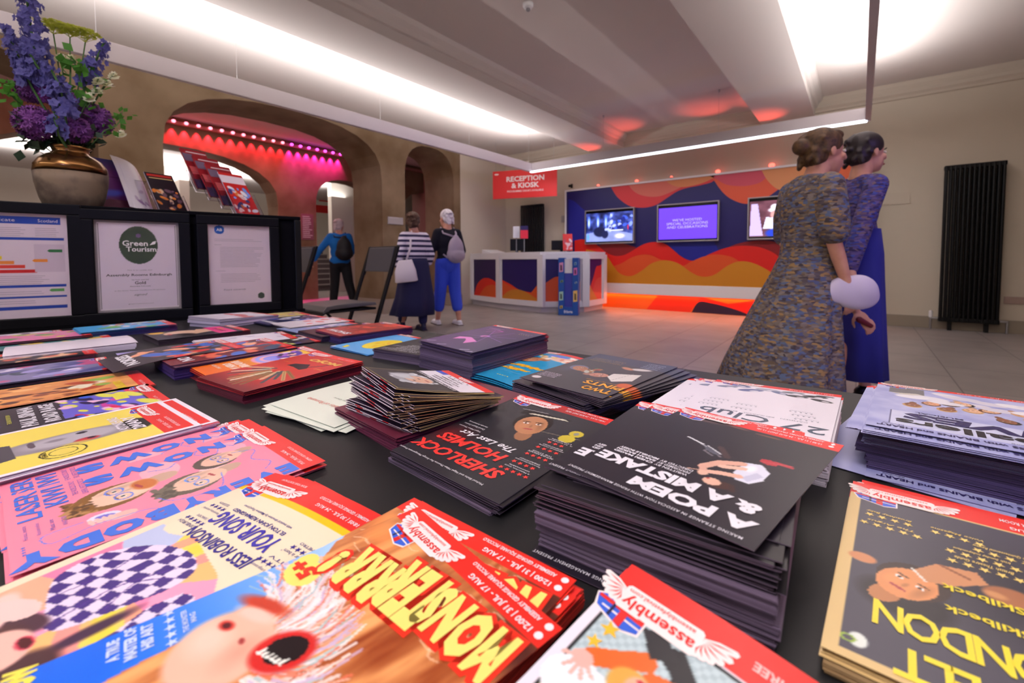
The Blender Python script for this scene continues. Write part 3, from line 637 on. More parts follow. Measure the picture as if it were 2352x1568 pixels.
for x, z, w, h, c in ((-.12, .82, .07, .17, (220, 150, 190)), (-.12, .33, .07, .16, (170, 210, 190)), (.12, .75, .06, .13, (230, 120, 190)), (.12, .33, .07, .2, (240, 200, 110)), (-.12, .14, .05, .06, (220, 190, 90)), (.12, .88, .04, .06, (130, 180, 220)), (-.11, .58, .05, .05, (130, 160, 120)), (.13, .56, .04, .04, (160, 190, 210))):
    S.poly([(1000 * (x - w / 2), 1000 * (z - h / 2)), (1000 * (x + w / 2), 1000 * (z - h / 2 + .01)), (1000 * (x + w / 2), 1000 * (z + h / 2)), (1000 * (x - w / 2), 1000 * (z + h / 2 - .01))], c, 3)
    S.poly([(1000 * (x - w / 4), 1000 * (z - h / 3)), (1000 * (x + w / 4), 1000 * (z - h / 3)), (1000 * (x + w / 5), 1000 * (z + h / 5)), (1000 * (x - w / 4), 1000 * (z + h / 4))], tuple(int(v * .45) for v in c), 6)
S.text('fringe', 0, 55, 150, 70, (235, 235, 245), 0, .03, 0, 6)
S.build('printed_front', t, PRINTM, M=Matrix(((1, 0, 0, 0), (0, 0, -1, -.001), (0, 1, 0, 0), (0, 0, 0, 1))))
# hanging red sign
pl = atD(1132.3, 457.6, 9.17); pr_ = atD(1279.6, 450, 8.74); d = (pr_ - pl); d.z = 0; L = d.length; d.normalize(); n = Vector((d.y, -d.x, 0)); Hs = .56
t = thing('hanging_sign', 'red hanging banner with white capitals above the reception desk', 'sign', ((pl.x + pr_.x) / 2, (pl.y + pr_.y) / 2, pl.z + Hs / 2), math.atan2(d.y, d.x))
MB().box(-L / 2, -.004, -Hs / 2, L / 2, .004, Hs / 2).build('panel', redsign, t)
S = Sheet(); S.text('RECEPTION', 20, 105, 790, 105, (250, 240, 240), 0, .03, 0, 3); S.text('& KIOSK', 20, -28, 580, 105, (250, 240, 240), 0, .03, 0, 3)
S.text('PROGRAMMES DRINKS AVAILABLE', 20, -140, 760, 40, (250, 225, 225), 0, .01, 0, 3); S.poly([(-L * 430 - 10 + 50 * math.cos(a_ * .5), 215 + 18 * math.sin(a_ * .5)) for a_ in range(12)], (250, 220, 220), 3)
S.build('lettering', t, PRINTM, M=Matrix(((1, 0, 0, 0), (0, 0, -1, -.005), (0, 1, 0, 0), (0, 0, 0, 1))))
b = MB()
for e in (-1, 1): MB().tube([(e * L * .45, 0, Hs / 2), (e * L * .45, 0, ZC - (pl.z + Hs / 2))], .003, 6).build('wire', steel, t)

# ------------------------------------------------------------------ flyer artwork (A5, upright, millimetres from the middle)
WH, RED, INK = (244, 238, 244), (236, 46, 42), (32, 28, 34)
def base(col, res=1.0, band=19, w=148, h=210):
    cv = Cv(w, h, res, col)
    if band: cv.rect(-99, -h / 2 - 1, 99, -h / 2 + band, RED)
    return cv
def footer(S, l1, l2, band=19, k=1.0, logo=True, x0=-66, col=WH):
    if l1: S.text(l1, x0 + 6 + 27, -105 + band * .62, 54, 5.0, col, 0, .012); S.poly([(x0 - 1 + 2.2 * math.cos(a), -105 + band * .62 + 2.2 * math.sin(a)) for a in np.linspace(0, 5.6, 9)], col, 2)
    if l2: S.text(l2, x0 + 6 + 28, -105 + band * .25, 56, 3.4, col, 0, .008); S.poly([(x0 - 1, -105 + band * .1), (x0 + .8, -105 + band * .28), (x0 - 1, -105 + band * .45), (x0 - 2.8, -105 + band * .28)], col, 2)
    if logo: S.logo(40, -104 + band * .62, k)
def art_poem():
    cv = base((30, 26, 38)); cv.grad(cv.Y > -86, (34, 28, 40), (24, 22, 34), (60 - cv.Y) / 150); n = cv.noise(30, 12, 3)
    cv.ell(45, -78, 36, 5, (120, 84, 80), 4, .7, .7); cv.ell(8, -82, 16, 3, (140, 96, 84), -4, .6, .8); cv.ell(-22, -79, 14, 2.2, (150, 104, 70), 0, .6, .8); cv.rect(-30, -80, -10, -78, (120, 80, 60), .6)
    # performer tumbling across a tipped chair, white top
    cv.poly([(-26, -8), (-38, -13), (-47, -2), (-48, 14), (-42, 26), (-32, 27), (-26, 14)], (226, 226, 244)); cv.poly([(-40, 24), (-46, 8), (-40, 4), (-34, 20)], (200, 200, 224)); cv.ell(-34, 0, 5, 9, (246, 246, 254), 0, .5)
    cv.line([(-32, 20), (-20, 24), (-9, 30)], 6.5, (232, 180, 160)); cv.line([(-26, -4), (-12, 6), (-5, 22)], 8, (226, 172, 152)); cv.line([(-30, 4), (-16, 12)], 6, (238, 190, 170)); cv.line([(-5, 22), (-10, 32)], 6, (222, 168, 150)); cv.ell(-10, 33, 4, 4.5, (232, 182, 160)); cv.line([(-7, 30), (2, 34)], 1.2, (232, 182, 160))
    cv.ell(-28, 43, 9, 6, (70, 36, 30), 20); cv.ell(-21, 42, 6.5, 6, (232, 182, 160)); cv.ell(-17, 39, 1.6, 1, (190, 50, 50)); cv.line([(-34, 38), (-38, 46)], 4, (60, 30, 26))
    cv.line([(-12, -8), (-6, -16), (0, -24)], 6, (70, 48, 50)); cv.line([(-8, -4), (4, -14), (8, -8), (-2, -2)], 2, (120, 112, 120)); cv.line([(4, -14), (16, -20)], 2.2, (150, 150, 160)); cv.line([(14, -20), (32, -27)], 1.9, (232, 232, 238)); cv.ell(2, -12, 9, 4, (90, 90, 104), -30); cv.line([(-6, -10), (10, -20)], 1.4, (206, 206, 212))
    cv.ell(-40, -22, 7, 5, (190, 34, 54), -10); cv.ell(-50, -25, 8, 2.6, (180, 40, 56), -8); cv.line([(-36, -20), (-56, -27)], 1.6, (200, 66, 76))
    S = Sheet().canvas(cv); w = (238, 234, 244)
    S.text('MAKING STRANGE IN ASSOCIATION WITH FRINGE MANAGEMENT PRESENT', 4, 98.5, 138, 3.0, w, 0, .004, 0, 3, 1.15)
    S.text('A POEM', -22, 83, 90, 15.5, w, 0, .05); S.text('& A MISTAKE', 4, 61, 132, 16, w, 0, .05)
    for i, (a, b2) in enumerate((('WRITTEN BY', 'CHERI MAGID'), ('PERFORMED BY', 'SARAH BASKIN'), ('DIRECTED BY', 'MICHELLE BOSSY'))):
        S.text(a, 10, 47 - i * 4.8, 28, 3.4, w, 0, .01, 0); S.text(b2, 45, 47 - i * 4.8, 38, 3.4, w, 0, .04)
    footer(S, '12:40 | 31 JUL - 24 AUG (NOT 11,18)', 'ASSEMBLY ROOMS: DRAWING ROOM'); S.text('BOOK YOUR TICKETS NOW', 20, -102, 34, 2.4, w); return S
def art_sherlock():
    cv = base((48, 46, 52)); cv.ell(60, 40, 40, 30, (120, 24, 30), 20, .9, .6); cv.ell(0, -60, 80, 60, (66, 64, 70), 0, .9, .6)
    cv.face(2, -34, 27, 200, (190, 130, 92), (34, 26, 26)); cv.poly([(34, -52), (-24, -66), (-30, -72), (36, -66)], (20, 18, 22)); cv.poly([(20, -62), (-20, -70), (-26, -67), (26, -57)], (206, 200, 180)); cv.line([(-18, -26), (-62, -34)], 1.4, (120, 110, 96)); cv.line([(40, -66), (6, -72)], 1.2, (170, 170, 170))
    cv.ell(-52, -44, 8, 8, (206, 186, 60)); cv.ell(-50, -28, 9, 9, (206, 186, 60)); cv.ell(-52, -44, 3, 4, (150, 150, 140)); 
    S = Sheet().canvas(cv); r = (246, 66, 60)
    S.text('Michael Blaha and Nigel Miles-Thomas For Fringe Management Present', 16, 93, 120, 3.4, WH)
    S.text('SHERLOCK', 14, 74, 122, 17, r, 0, .035, .2); S.text('HOLMES', 18, 48, 92, 17, r, 0, .035, .2); S.text('The Last Act', 14, 29, 78, 10, WH, 0, .015, .35)
    for i, t in enumerate(('Nigel Miles-Thomas', 'David Stuart Davies', 'Gareth Armstrong')): S.text(t, 50, 18 - i * 7, 34 - i * 2, 3.2, WH)
    for i, (v, n) in enumerate(((60, 5), (44, 4), (24, 4), (6, 4), (-10, 3))):
        S.stars(n, -50 + (5 - n), v, 7.4, 3.1, r); S.text(('A Masterclass, simply', 'There is nothing elementary about', 'ARTS HUB ADELAIDE', 'absolutely riveting', 'a triumph')[i], -50, v - 5.5, 30, 2.4, WH); S.text(('unmissable', 'EDINBURGH SPOTLIGHT', 'THE STAGE', 'BROADWAY WORLD', 'LONDON')[i], -50, v - 8.6, 24, 2.0, WH)
    footer(S, '14:00 | 31 JUL - 24 AUG (NOT 18,25)', 'ASSEMBLY ROOMS: DRAWING ROOM'); return S
def art_monster():
    cv = Cv(148, 210, .8, (20, 120, 240)); cv.grad(cv.X > -99, (14, 106, 240), (200, 228, 255), (70 - cv.Y) / 130)
    n = cv.noise(7, 40, 2); m = cv.inside(smooth([(80, -50), (66, -36), (57, -20), (52, -2), (50, 14), (46, 34), (44, 60), (36, 106)], 5) + [(-80, 106), (-80, -106), (80, -106)])
    cv.grad(m, (150, 64, 26), (250, 176, 110), n * 1.7 - .3); cv.ell(-66, -80, 34, 24, (70, 26, 22), 0, .8, .9); cv.ell(-10, -70, 40, 14, (96, 40, 26), -16, .8, .8); cv.ell(60, -70, 26, 16, (246, 150, 80), 0, .8, .8)
    q = random.Random(4); cx, cy = 24, 26
    for i in range(230):
        a = R(q.uniform(150, 318)); r0 = q.uniform(20, 36); r1 = r0 + q.uniform(16, 34); sw = q.uniform(.15, .5); c = q.choice([(250, 236, 236), (240, 222, 226), (228, 200, 214), (170, 200, 206), (206, 180, 214), (246, 190, 170), (250, 244, 244), (236, 120, 90), (250, 238, 240)])
        cv.line([(cx + (r0 + (r1 - r0) * t) * math.cos(a + sw * t * t), cy + (r0 + (r1 - r0) * t) * 1.05 * math.sin(a + sw * t * t)) for t in (0, .33, .66, 1)], q.uniform(.9, 2.0), c, .8)
    for i in range(26):
        x, y = q.uniform(-72, 60), q.uniform(-86, -48); cv.line(smooth([(x, y), (x + q.uniform(3, 8), y + q.uniform(-5, 5)), (x + q.uniform(8, 16), y + q.uniform(-6, 6))], 3), .8, (252, 214, 180), .6)
    cv.ell(28, 26, 26, 25, (246, 190, 166), 15, .14); cv.ell(38, 30, 16, 13, (252, 212, 194), 0, .7, .8); cv.ell(44, 4, 22, 6, (206, 66, 44), 28, .5); cv.ell(40, 9, 17, 5, (248, 204, 188), 28, .5); cv.ell(20, 20, 10, 16, (232, 150, 130), 20, .9, .6)
    cv.ell(6, 4, 17, 13, (216, 40, 38), 55, .2); cv.ell(6, 3, 10.5, 8, (26, 10, 16), 55); cv.ell(42, 22, 6, 3.6, (214, 60, 50), 25, .4); cv.ell(42, 22, 3, 2, (90, 20, 30), 25, .3); cv.ell(26, 18, 3, 1.8, (170, 60, 60), 0, .5)
    for i in range(6): u = 13 - i * 2.6; v = 12.5 - i * 1.2; cv.poly([(u - 1.3, v + 1), (u + 1.3, v + 1.6), (u - .2, v - (4.6 if i in (0, 5) else 2.8))], (250, 248, 240))
    cv.rect(-99, -106, 99, -88, (238, 44, 34)); cv.ell(58, -19, 13, 10, (246, 230, 116)); cv.ell(66, -24, 7, 7, (246, 230, 116))
    S = Sheet().canvas(cv); Y = (246, 230, 124); RR = (238, 52, 32)
    for t, u, v, w, h, ro in (('MONS', -41, -67, 56, 31, 6), ('TER', -1, -60, 38, 38, 10), ('RRR', 31, -47, 38, 32, 12), ('!', 54, -36, 7, 22, 14)):
        S.text(t, u, v, w + 5, h + 5.5, RR, ro, .30, 0, 2, 1.2); S.text(t, u, v, w, h, Y, ro, .06, 0, 5, 1.1)
    S.text('5+', 60, -20, 18, 11, RR, 8, .06, 0, 4)
    for i, t in enumerate(('A TRUE', 'MASTER OF', 'HIS ART')): S.text(t, 61, 66 - i * 6.4, (16, 24, 19)[i], 5, (206, 222, 255), 0, .05)
    S.stars(5, 60, 44, 6.0, 2.9, (206, 222, 255)); S.text('THE MONSTER', 60, 38, 18, 2.6, (206, 222, 255), 0, .03); S.text('MAG', 60, 34.5, 8, 2.6, (206, 222, 255), 0, .03)
    S.text('12:00 | 31 JUL - 17 AUG', -38, -93, 52, 5.2, WH, 0, .025); S.text('ASSEMBLEY GEORGE SQUARE: PICCOLO', -34, -100.5, 58, 3.6, WH, 0, .02)
    for v in (-93, -100.5): S.poly([(-69 + 2.4 * math.cos(a), v + 2.4 * math.sin(a)) for a in np.linspace(0, 5.6, 9)], WH, 2)
    S.logo(36, -91, .98); S.text('WOW', 66, 98, 24, 12, (246, 230, 90), 0, .08); return S
def art_song():
    cv = Cv(148, 210, .9, (246, 226, 196)); w = np.arctan2(cv.Y - 30, cv.X - 10); k = (np.sin(w * 5) * .5 + .5)
    inner = (np.abs(cv.X) < 66) & (cv.Y > -14) & (cv.Y < 97) | ((np.abs(cv.X) < 52) & (cv.Y > -24) & (cv.Y < 0))
    cols = [(255, 150, 190), (250, 190, 90), (240, 225, 60), (170, 200, 240), (240, 110, 160), (235, 170, 120)]
    idx = ((w + math.pi) / (2 * math.pi) * 9).astype(int) % 6
    cv.I = np.where(inner[..., None], np.array(cols)[idx] / 255, cv.I); nn = cv.noise(26, 26, 6); cv.mix(inner, (255, 200, 220), .25)
    for r in (30, 44, 58): cv.mix(inner & (np.abs(np.hypot(cv.X + 30, cv.Y - 4) - r) < 5), (240, 220, 50) if r == 44 else (255, 120, 170), .5)
    cv.line([(-69, 100), (69, 100), (69, -20)], .8, (150, 90, 60)); cv.line([(-69, 100), (-69, -20)], .8, (150, 90, 60))
    # figure: chequered suit
    suit = cv.inside(smooth([(52, 8), (36, -3), (10, -8), (-10, -2), (-15, 14), (-10, 32), (-2, 56), (8, 62), (24, 58), (44, 52), (58, 44), (62, 24), (52, 8)], 4)) | cv.inside(smooth([(-26, 12), (-36, 10), (-46, 20), (-44, 40), (-37, 76), (-24, 76), (-27, 46), (-22, 28), (-26, 12)], 4))
    rr, qq = np.hypot(cv.X - 60, cv.Y - 20), cv.noise(60, 60, 9) * 18; ck = (((cv.X * .9 + cv.Y * .35 + qq) // 8.6).astype(int) + ((cv.Y * .95 - cv.X * .3 + qq) // 7.6).astype(int)) % 2
    cv.I = np.where((suit & (ck == 0))[..., None], np.array((70, 44, 130)) / 255, np.where((suit & (ck == 1))[..., None], np.array((240, 220, 246)) / 255, cv.I))
    cv.mix(suit, (60, 30, 110), .0); cv.line(smooth([(10, 60), (14, 30), (2, 4)]), 1.0, (90, 50, 150)); cv.line(smooth([(36, 54), (34, 26), (44, 6)]), 1.0, (90, 50, 150)); cv.line(smooth([(-2, 40), (8, 22), (-8, 8)]), .9, (90, 50, 150))
    cv.ell(-15, 50, 6, 26, (70, 40, 70), -6, .5); cv.ell(-18, 76, 16, 16, (78, 44, 50), 0, .3); cv.ell(22, 66, 16, 8, (78, 44, 60), 20, .3); cv.ell(14, 84, 24, 20, (84, 46, 46), 0, .3); cv.ell(8, 80, 18, 15, (246, 190, 176), 0, .12); cv.ell(44, 74, 22, 10, (250, 206, 196), -30, .2); cv.ell(4, 70, 7, 4, (206, 50, 80), 0, .2); cv.ell(4, 70, 5.4, 2.4, (80, 14, 26)); cv.ell(18, 86, 9, 8, (240, 160, 60)); cv.ell(-2, 90, 8, 7, (240, 160, 60)); cv.ell(18, 86, 6.5, 5.5, (250, 200, 80)); cv.ell(40, 66, 14, 8, (250, 206, 200), 20); 
    for i in range(4): cv.line([(44 + i * 3, 66 + i), (56 + i * 2, 74 + i * 4)], 3, (250, 206, 200))
    # title card with a scalloped edge, yellow stripe, red band
    cv.poly([(-66, -62), (66, -62)] + smooth([(66, -30), (60, -12), (44, -12), (28, -18), (8, -14), (-10, -10), (-28, -6), (-44, 3), (-66, 6)], 5), (246, 228, 198)); cv.rect(-99, -76, 99, -62, (246, 228, 198)); cv.rect(-99, -78, 99, -72, (250, 200, 20)); cv.rect(-99, -106, 99, -78, RED)
    S = Sheet().canvas(cv); b = (48, 38, 140)
    S.text('JESS ROBINSON', 2, -22, 78, 13, b, 0, .02, .1); S.text('YOUR SONG', 4, -39, 74, 15, (58, 46, 170), 0, .03, .1); S.text('ELTON JOHN REIMAGINED', 6, -51, 66, 4.6, b, 0, .02); S.text('with musical direction by Matthew Floyd Jones', 6, -57.5, 62, 3, b, 0, .008)
    for cx, cy, n, l1, l2 in ((-52, -46, 4, '"A star is born"', 'METRO'), (-46, -28, 5, "\"It's like a mega concert\"", 'ITV'), (54, -46, 4, '"Naturally funny, pitch perfect"', 'TELEGRAPH'), (50, -28, 5, 'EDINBURGH', 'EVENING NEWS')):
        S.stars(n, cx, cy, 5.2, 2.6, b); S.text(l1, cx, cy + 5, 24, 3, b); S.text(l2, cx, cy - 5, 14, 2.4, b)
    S.text('18:05 | 30 JUL - 24 AUG', -38, -86, 48, 4.6, WH, 0, .012); S.text('ASSEMBLY GEORGE SQUARE: PICCOLO', -36, -94, 56, 3.8, WH, 0, .008)
    for v in (-86, -94): S.poly([(-67 + 2.2 * math.cos(a), v + 2.2 * math.sin(a)) for a in np.linspace(0, 5.6, 9)], WH, 2)
    S.logo(40, -84, .98); S.text('BOOK YOUR TICKETS NOW', 34, -98, 34, 2.6, WH); return S
def art_everybody():
    P_ = (255, 140, 168); cv = base(P_, .9, 24); B = (70, 118, 226); cv.ell(0, 20, 90, 120, (255, 150, 176), 0, .9, .5)
    def wire(pts): cv.line(smooth(pts, 6), .9, (92, 132, 232))
    cv.ell(34, -56, 20, 13, (250, 170, 190)); cv.ell(-8, -28, 16, 12, (250, 200, 200)); cv.ell(30, 6, 22, 15, (250, 180, 196))
    cv.face(14, -40, 20, 14, (240, 190, 168), (96, 80, 74), None, (90, 130, 230)); cv.face(-20, -12, 24, 14, (242, 196, 172), (110, 96, 84), None, (90, 150, 240)); cv.face(6, 38, 27, 14, (246, 200, 176), (136, 96, 56), (206, 120, 66), (90, 130, 230))
    cv.blobs(70, -14, 58, 16, 74, [(140, 96, 50), (100, 70, 46), (190, 140, 90)], 1.5, 3, 6); cv.blobs(50, -38, 8, -12, 20, [(120, 110, 96), (90, 80, 70)], 1.5, 3, 7)
    cv.ell(-30, 54, 7, 10, (232, 226, 246), -15); cv.ell(-30, 54, 3, 6, (120, 110, 210), -15); cv.ell(-38, 44, 6, 9, (250, 190, 180), 0); 
    for i in range(4): cv.ell(-36 + i * .5, 50 + i * 4, 6, 1.8, (250, 200, 190), 10)
    wire([(40, -60), (50, -50), (30, -40), (44, -26), (54, -30), (40, -10), (30, 0), (36, 14)]); wire([(-44, -60), (-30, -70), (-10, -60), (10, -70), (20, -52)]); wire([(-56, 20), (-44, 30), (-40, 60), (-46, 84), (-30, 88), (-28, 66)]); wire([(-20, -30), (-50, -20), (-46, 10), (-30, 20)])
    S = Sheet().canvas(cv)
    for i, c in enumerate('KNOWS'): S.text(c, 52, (-70, -43, -14, 17, 47)[i], (24, 22, 25, 34, 21)[i], 21, B, 90, .07)
    for i, c in enumerate('EVERYBODY'): S.text(c, -61, (-73, -55, -35, -15, 3, 24, 47, 71, 94)[i], (15, 19, 16, 18, 19, 20, 24, 23, 24)[i], 21, B, 90, .07)
    S.text('LASER', 38, 92, 62, 14, B, 0, .02); S.text('KIWI', 44, 76, 44, 14, B, 0, .02); S.text("THE WORLD'S ONLY", 50, 64, 36, 4, (130, 110, 200)); S.text('SURREAL SKETCH CIRCUS', 48, 58, 38, 4, (130, 110, 200))
    for i in range(4): S.text(('Hilarious, inventive', 'Absolutely brilliant', 'Must see', 'WHATS ON')[i], -14, 96 - i * 7, 26 - i * 3, 3, (130, 110, 200)); S.stars(4, -44 + 0 * i, 98 - i * 0, 4, 1.6, B) if i == 0 else None
    S.text('19:35 | 30 JUL - 24 AUG', -40, -88, 48, 4.6, WH, 0, .01); S.text('ASSEMBLY GEORGE SQUARE: PICCOLO', -38, -96, 52, 3.4, WH)
    S.logo(42, -84, .95); return S
def art_yellow():
    cv = Cv(148, 210, .9, (244, 220, 96)); w = (246, 236, 246)
    cv.ell(-6, -2, 26, 66, (150, 140, 150), 0, .15); cv.poly([(-30, 40), (20, 40), (34, 74), (-40, 74)], (80, 74, 84)); cv.ell(-4, -6, 22, 46, (186, 178, 188), 0, .3); cv.ell(-20, -14, 7, 12, (196, 60, 70), 0, .3); cv.ell(-18, -18, 3, 4, (60, 40, 60)); cv.ell(8, -14, 4, 5, (60, 54, 66)); cv.ell(0, 8, 6, 10, (140, 130, 142), 0, .5); cv.ell(2, 26, 11, 3, (96, 80, 92)); cv.ell(-6, -60, 26, 16, (30, 26, 30), 0, .2); cv.ell(-26, -4, 6, 16, (230, 200, 90), 0, .5, .7)
    cv.rect(-58, 58, 62, 92, (208, 172, 106)); cv.rect(-58, 64, 62, 70, (240, 214, 150), .7); cv.rect(-99, 92, 99, 106, (236, 60, 60)); cv.rect(-99, -106, 99, -70, RED)
    cv.ell(-44, 8, 18, 18, (50, 46, 40)); cv.ell(-44, 8, 16.5, 16.5, (244, 220, 96)); cv.ell(-44, 8, 11, 11, (60, 56, 46)); cv.ell(-44, 8, 10, 10, (240, 216, 100))
    cv.mix((np.abs(cv.X) > 68) | (np.abs(cv.Y) > 99), w)
    S = Sheet().canvas(cv)
    S.text('5 TIME WINNER', 2, 82, 100, 8, INK, 0, .02); S.text('EDFEST BOUQUET', 2, 68, 104, 8, INK, 0, .02)
    S.text('1 ASTONISHING', 6, -46, 66, 10, w, 0, .03); S.text('2MANY', 0, -58, 60, 12, w, 0, .03); S.text('THE MARK', -44, 22, 18, 4, INK, 0, .01)
    S.text('13:00 | 30 JUL - 24 AUG', -34, -80, 46, 5, WH); S.text('ASSEMBLY GEORGE SQUARE STUDIO TWO', -32, -88, 50, 4, WH); S.logo(36, -80, .8); return S
def art_velvet():
    cv = Cv(148, 210, .9, (222, 190, 130)); cv.rect(-67, -82, 67, 99, (72, 68, 82)); cv.ell(-10, 0, 60, 70, (46, 42, 52), 0, .9, .8); cv.rect(-99, -106, 99, -84, RED)
    cv.ell(42, 40, 24, 20, (40, 34, 40), 0, .3); cv.face(40, 22, 19, 150, (226, 150, 96), (60, 44, 40)); cv.ell(62, 10, 8, 6, (210, 140, 96), 0, .2)
    cv.poly([(38, 6), (26, -10), (8, -14), (4, -4), (20, 10), (32, 14)], (206, 142, 98)); cv.line([(24, -10), (12, -4)], 2.2, (150, 92, 62)); cv.line([(38, 4), (32, 14)], 1.4, (236, 230, 220)); cv.ell(-4, 2, 13, 10, (170, 108, 72), 20, .2); cv.ell(2, 4, 6, 4, (206, 146, 96), 0, .5)
    cv.ell(60, 89, 4.5, 6, (226, 232, 226), 0, .2); cv.ell(64, 90, 3.6, 3, (150, 180, 60)); cv.ell(64, 90, 2.2, 1.8, (80, 76, 88))
    cv.poly([(-67, 20), (-10, 12), (-24, 60), (-67, 90)], (110, 104, 118), .6)
    S = Sheet().canvas(cv); Y = (246, 222, 50); G = (250, 214, 120)
    S.text('ROOSEVELT', -6, 91, 104, 22, Y, 0, .02, 0, 3, .8); S.text('LONDON', 18, 60, 74, 22, Y, 0, .02, 0, 3, .8)
    S.text('Performed by', -30, 42, 26, 4, WH, 0, 0, .3); S.text('Antony Skilbeck', -8, 33, 66, 8, Y, 0, .02); S.text('Directed by', -22, 23, 22, 4, WH, 0, 0, .3); S.text('Nancy Skilbeck', -6, 12, 62, 8, Y, 0, .02)
    for cx, cy, n, l in ((49, -38, 5, 'The Argus'), (50, -52, 4, 'Broadway Baby'), (14, -52, 4, 'Voice Magazine'), (4, -20, 5, 'British Theatre Guide'), (4, -32, 5, 'Irish Sunday Independent'), (-6, -43, 4, 'The Quintessential Review'), (-46, -44, 5, 'The Scotsman'), (-46, -28, 5, 'The List')):
        S.stars(n, cx, cy, 7.2, 3, G); S.text(l, cx, cy - 5.5, 26, 3.2, G, 0, .008, .3)
    S.text('16:45 | 31 JUL - 24 AUG', -40, -89, 50, 5, WH, 0, .02); S.text('ASSEMBLY ROOMS: POWDER ROOM', -38, -98, 54, 4.4, WH, 0, .015); S.logo(43, -90, .98); return S
def art_club():
    cv = base((240, 232, 244), 1, 13)
    for x, y, r, a, c in ((52, -70, 14, 20, (126, 132, 160)), (40, -84, 16, -10, (84, 96, 150)), (22, -66, 17, 30, (92, 104, 156)), (4, -80, 16, 0, (170, 172, 190)), (-10, -72, 12, -30, (96, 106, 150)), (-24, -82, 14, 10, (120, 122, 136)), (-30, -66, 13, 0, (50, 50, 60)), (-48, -76, 14, 10, (40, 40, 48)), (-56, -60, 13, -20, (46, 46, 54)), (-58, -84, 10, 0, (70, 70, 80))):
        cv.ell(x, y, r, r * .45, c, a, .15); cv.ell(x - 4, y + 2, r * .4, r * .2, (225, 220, 232), a, .3)
    S = Sheet().canvas(cv); T = (70, 84, 104)
    S.text('27 Club', -8, 60, 124, 23, T, -6, .004); S.text('CAMDEN   REHEARSAL   EDINBURGH', -2, 44, 100, 3, (140, 144, 160))
    for cx, cy in ((-50, 36), (-46, 22), (-42, 8), (50, 32), (48, 18), (44, 4), (14, 30), (12, 12)): S.stars(5, cx, cy, 5, 1.6, (110, 116, 136)); S.text('THE SCOTSMAN REVIEW', cx, cy - 4, 22, 2, (150, 154, 170))
    S.text('22:35 | 31 JUL - 24 AUG', -42, -97, 48, 4.4, WH, 0, .02); S.logo(40, -96, .8); return S
def art_ballers():
    L_ = (176, 178, 226); cv = base(L_, 1, 9); cv.grad(cv.Y > -96, (196, 198, 238), (150, 154, 214), cv.noise(22, 22, 3) * 1.6 - .4)
    cv.poly([(62, -90), (30, -90), (30, -62), (62, -58)], (120, 116, 122)); cv.poly([(60, -56), (36, -66), (24, -56), (40, -46)], (214, 206, 200))
    q = random.Random(8)
    for i, (x, y) in enumerate(((24, -40), (8, -66), (-8, -34), (-2, -60), (-22, -52), (-30, -26), (-44, -56), (-52, -30), (-60, -60), (-66, -34), (12, -26), (40, -34))):
        cv.ell(x, y - 12, 17, 9, q.choice([(236, 232, 244), (222, 216, 232), (244, 240, 250)]), q.uniform(-30, 30), .15); y += 22 + 8 * math.sin(x); cv.face(x, y, 9.5, q.uniform(-30, 30), q.choice([(226, 166, 130), (236, 186, 150), (150, 96, 70)]), q.choice([(40, 30, 30), (206, 160, 100), (110, 60, 40)]))
    cv.rect(-80, 30, 56, 84, (222, 224, 250), .7); cv.line([(57, 30), (57, 84)], 2, (44, 40, 110))
    S = Sheet().canvas(cv); B = (44, 34, 96)
    S.text('MUSICAL', 20, 28, 36, 5, B, 0, .02); S.text('FIVES', -12, 45, 118, 24, B, 0, .05, .1); S.text('ftballers', -8, 71, 122, 20, (34, 28, 40), 0, .03)
    S.text('A BRUSIAR PRODUCTIONS', -44, 84, 40, 2.6, B); S.text("'SCOTT SASS with BRAINS and HEART'", -2, 94, 136, 6.6, B, 0, .03); S.text('REVIEW', 54, 87, 16, 2.6, B)
    S.text('19.30 | 31 JUL - 24 AUG', -30, -99, 60, 4.2, WH, 0, .02); S.logo(44, -99, .8); return S
def art_pints():
    cv = base((62, 56, 64), 1, 0); cv.grad(cv.Y < -999, (0, 0, 0), (0, 0, 0), cv.X); cv.mix(cv.Y < -60, (52, 60, 96), .7); cv.ell(52, 10, 16, 30, (70, 66, 86), 0, .7)
    cv.face(38, 2, 17, -120, (176, 116, 84), (110, 112, 140)); cv.face(-8, 16, 16, 110, (190, 130, 110), (40, 34, 38)); cv.poly([(-20, -4), (-56, -24), (-62, 14), (-40, 34), (-22, 16)], (222, 214, 210)); cv.line([(-44, -22), (-36, 30)], .8, (160, 150, 150)); cv.ell(-40, -50, 20, 8, (210, 200, 200), 20, .3); cv.ell(-20, -44, 14, 7, (196, 130, 100), -20, .3)
    cv.blobs(14, 6, -14, 24, 14, [(150, 60, 46), (190, 190, 180), (70, 110, 80), (160, 110, 60)], 2, 5, 3); cv.ell(-66, 40, 14, 14, (206, 90, 40), 0, .3); cv.ell(58, 84, 9, 7, (220, 210, 214), 0, .2)
    S = Sheet().canvas(cv); O = (240, 166, 40)
    S.text('TWO', -47, 80, 46, 16, O, 0, .03); S.text('PINTS', -42, 57, 62, 16, O, 0, .03); S.text('COMEDY THEATRE AT ITS BEST', -30, 44, 50, 2.6, O)
    for i in range(4): S.text(('BEST OF THE FEST', 'WINNER BEST COMEDY', 'LIMITED RUN ONLY', 'THE STAGE')[i], 50, 72 - i * 6, 34, 3.2, (214, 200, 220), 0, .02)
    for i in range(3): S.text(('HILARIOUS AND MOVING', 'A TINY MASTERPIECE', 'UTTERLY CHARMING')[i], 30, -56 - i * 8, 60, 3.4, (190, 150, 80))
    for i in range(4): S.text(('WEDNESDAY', 'THURSDAY', 'FRIDAY', 'SATURDAY')[i], -46, -64 - i * 9, 30, 3.4, (190, 196, 226), 0, .02)
    return S
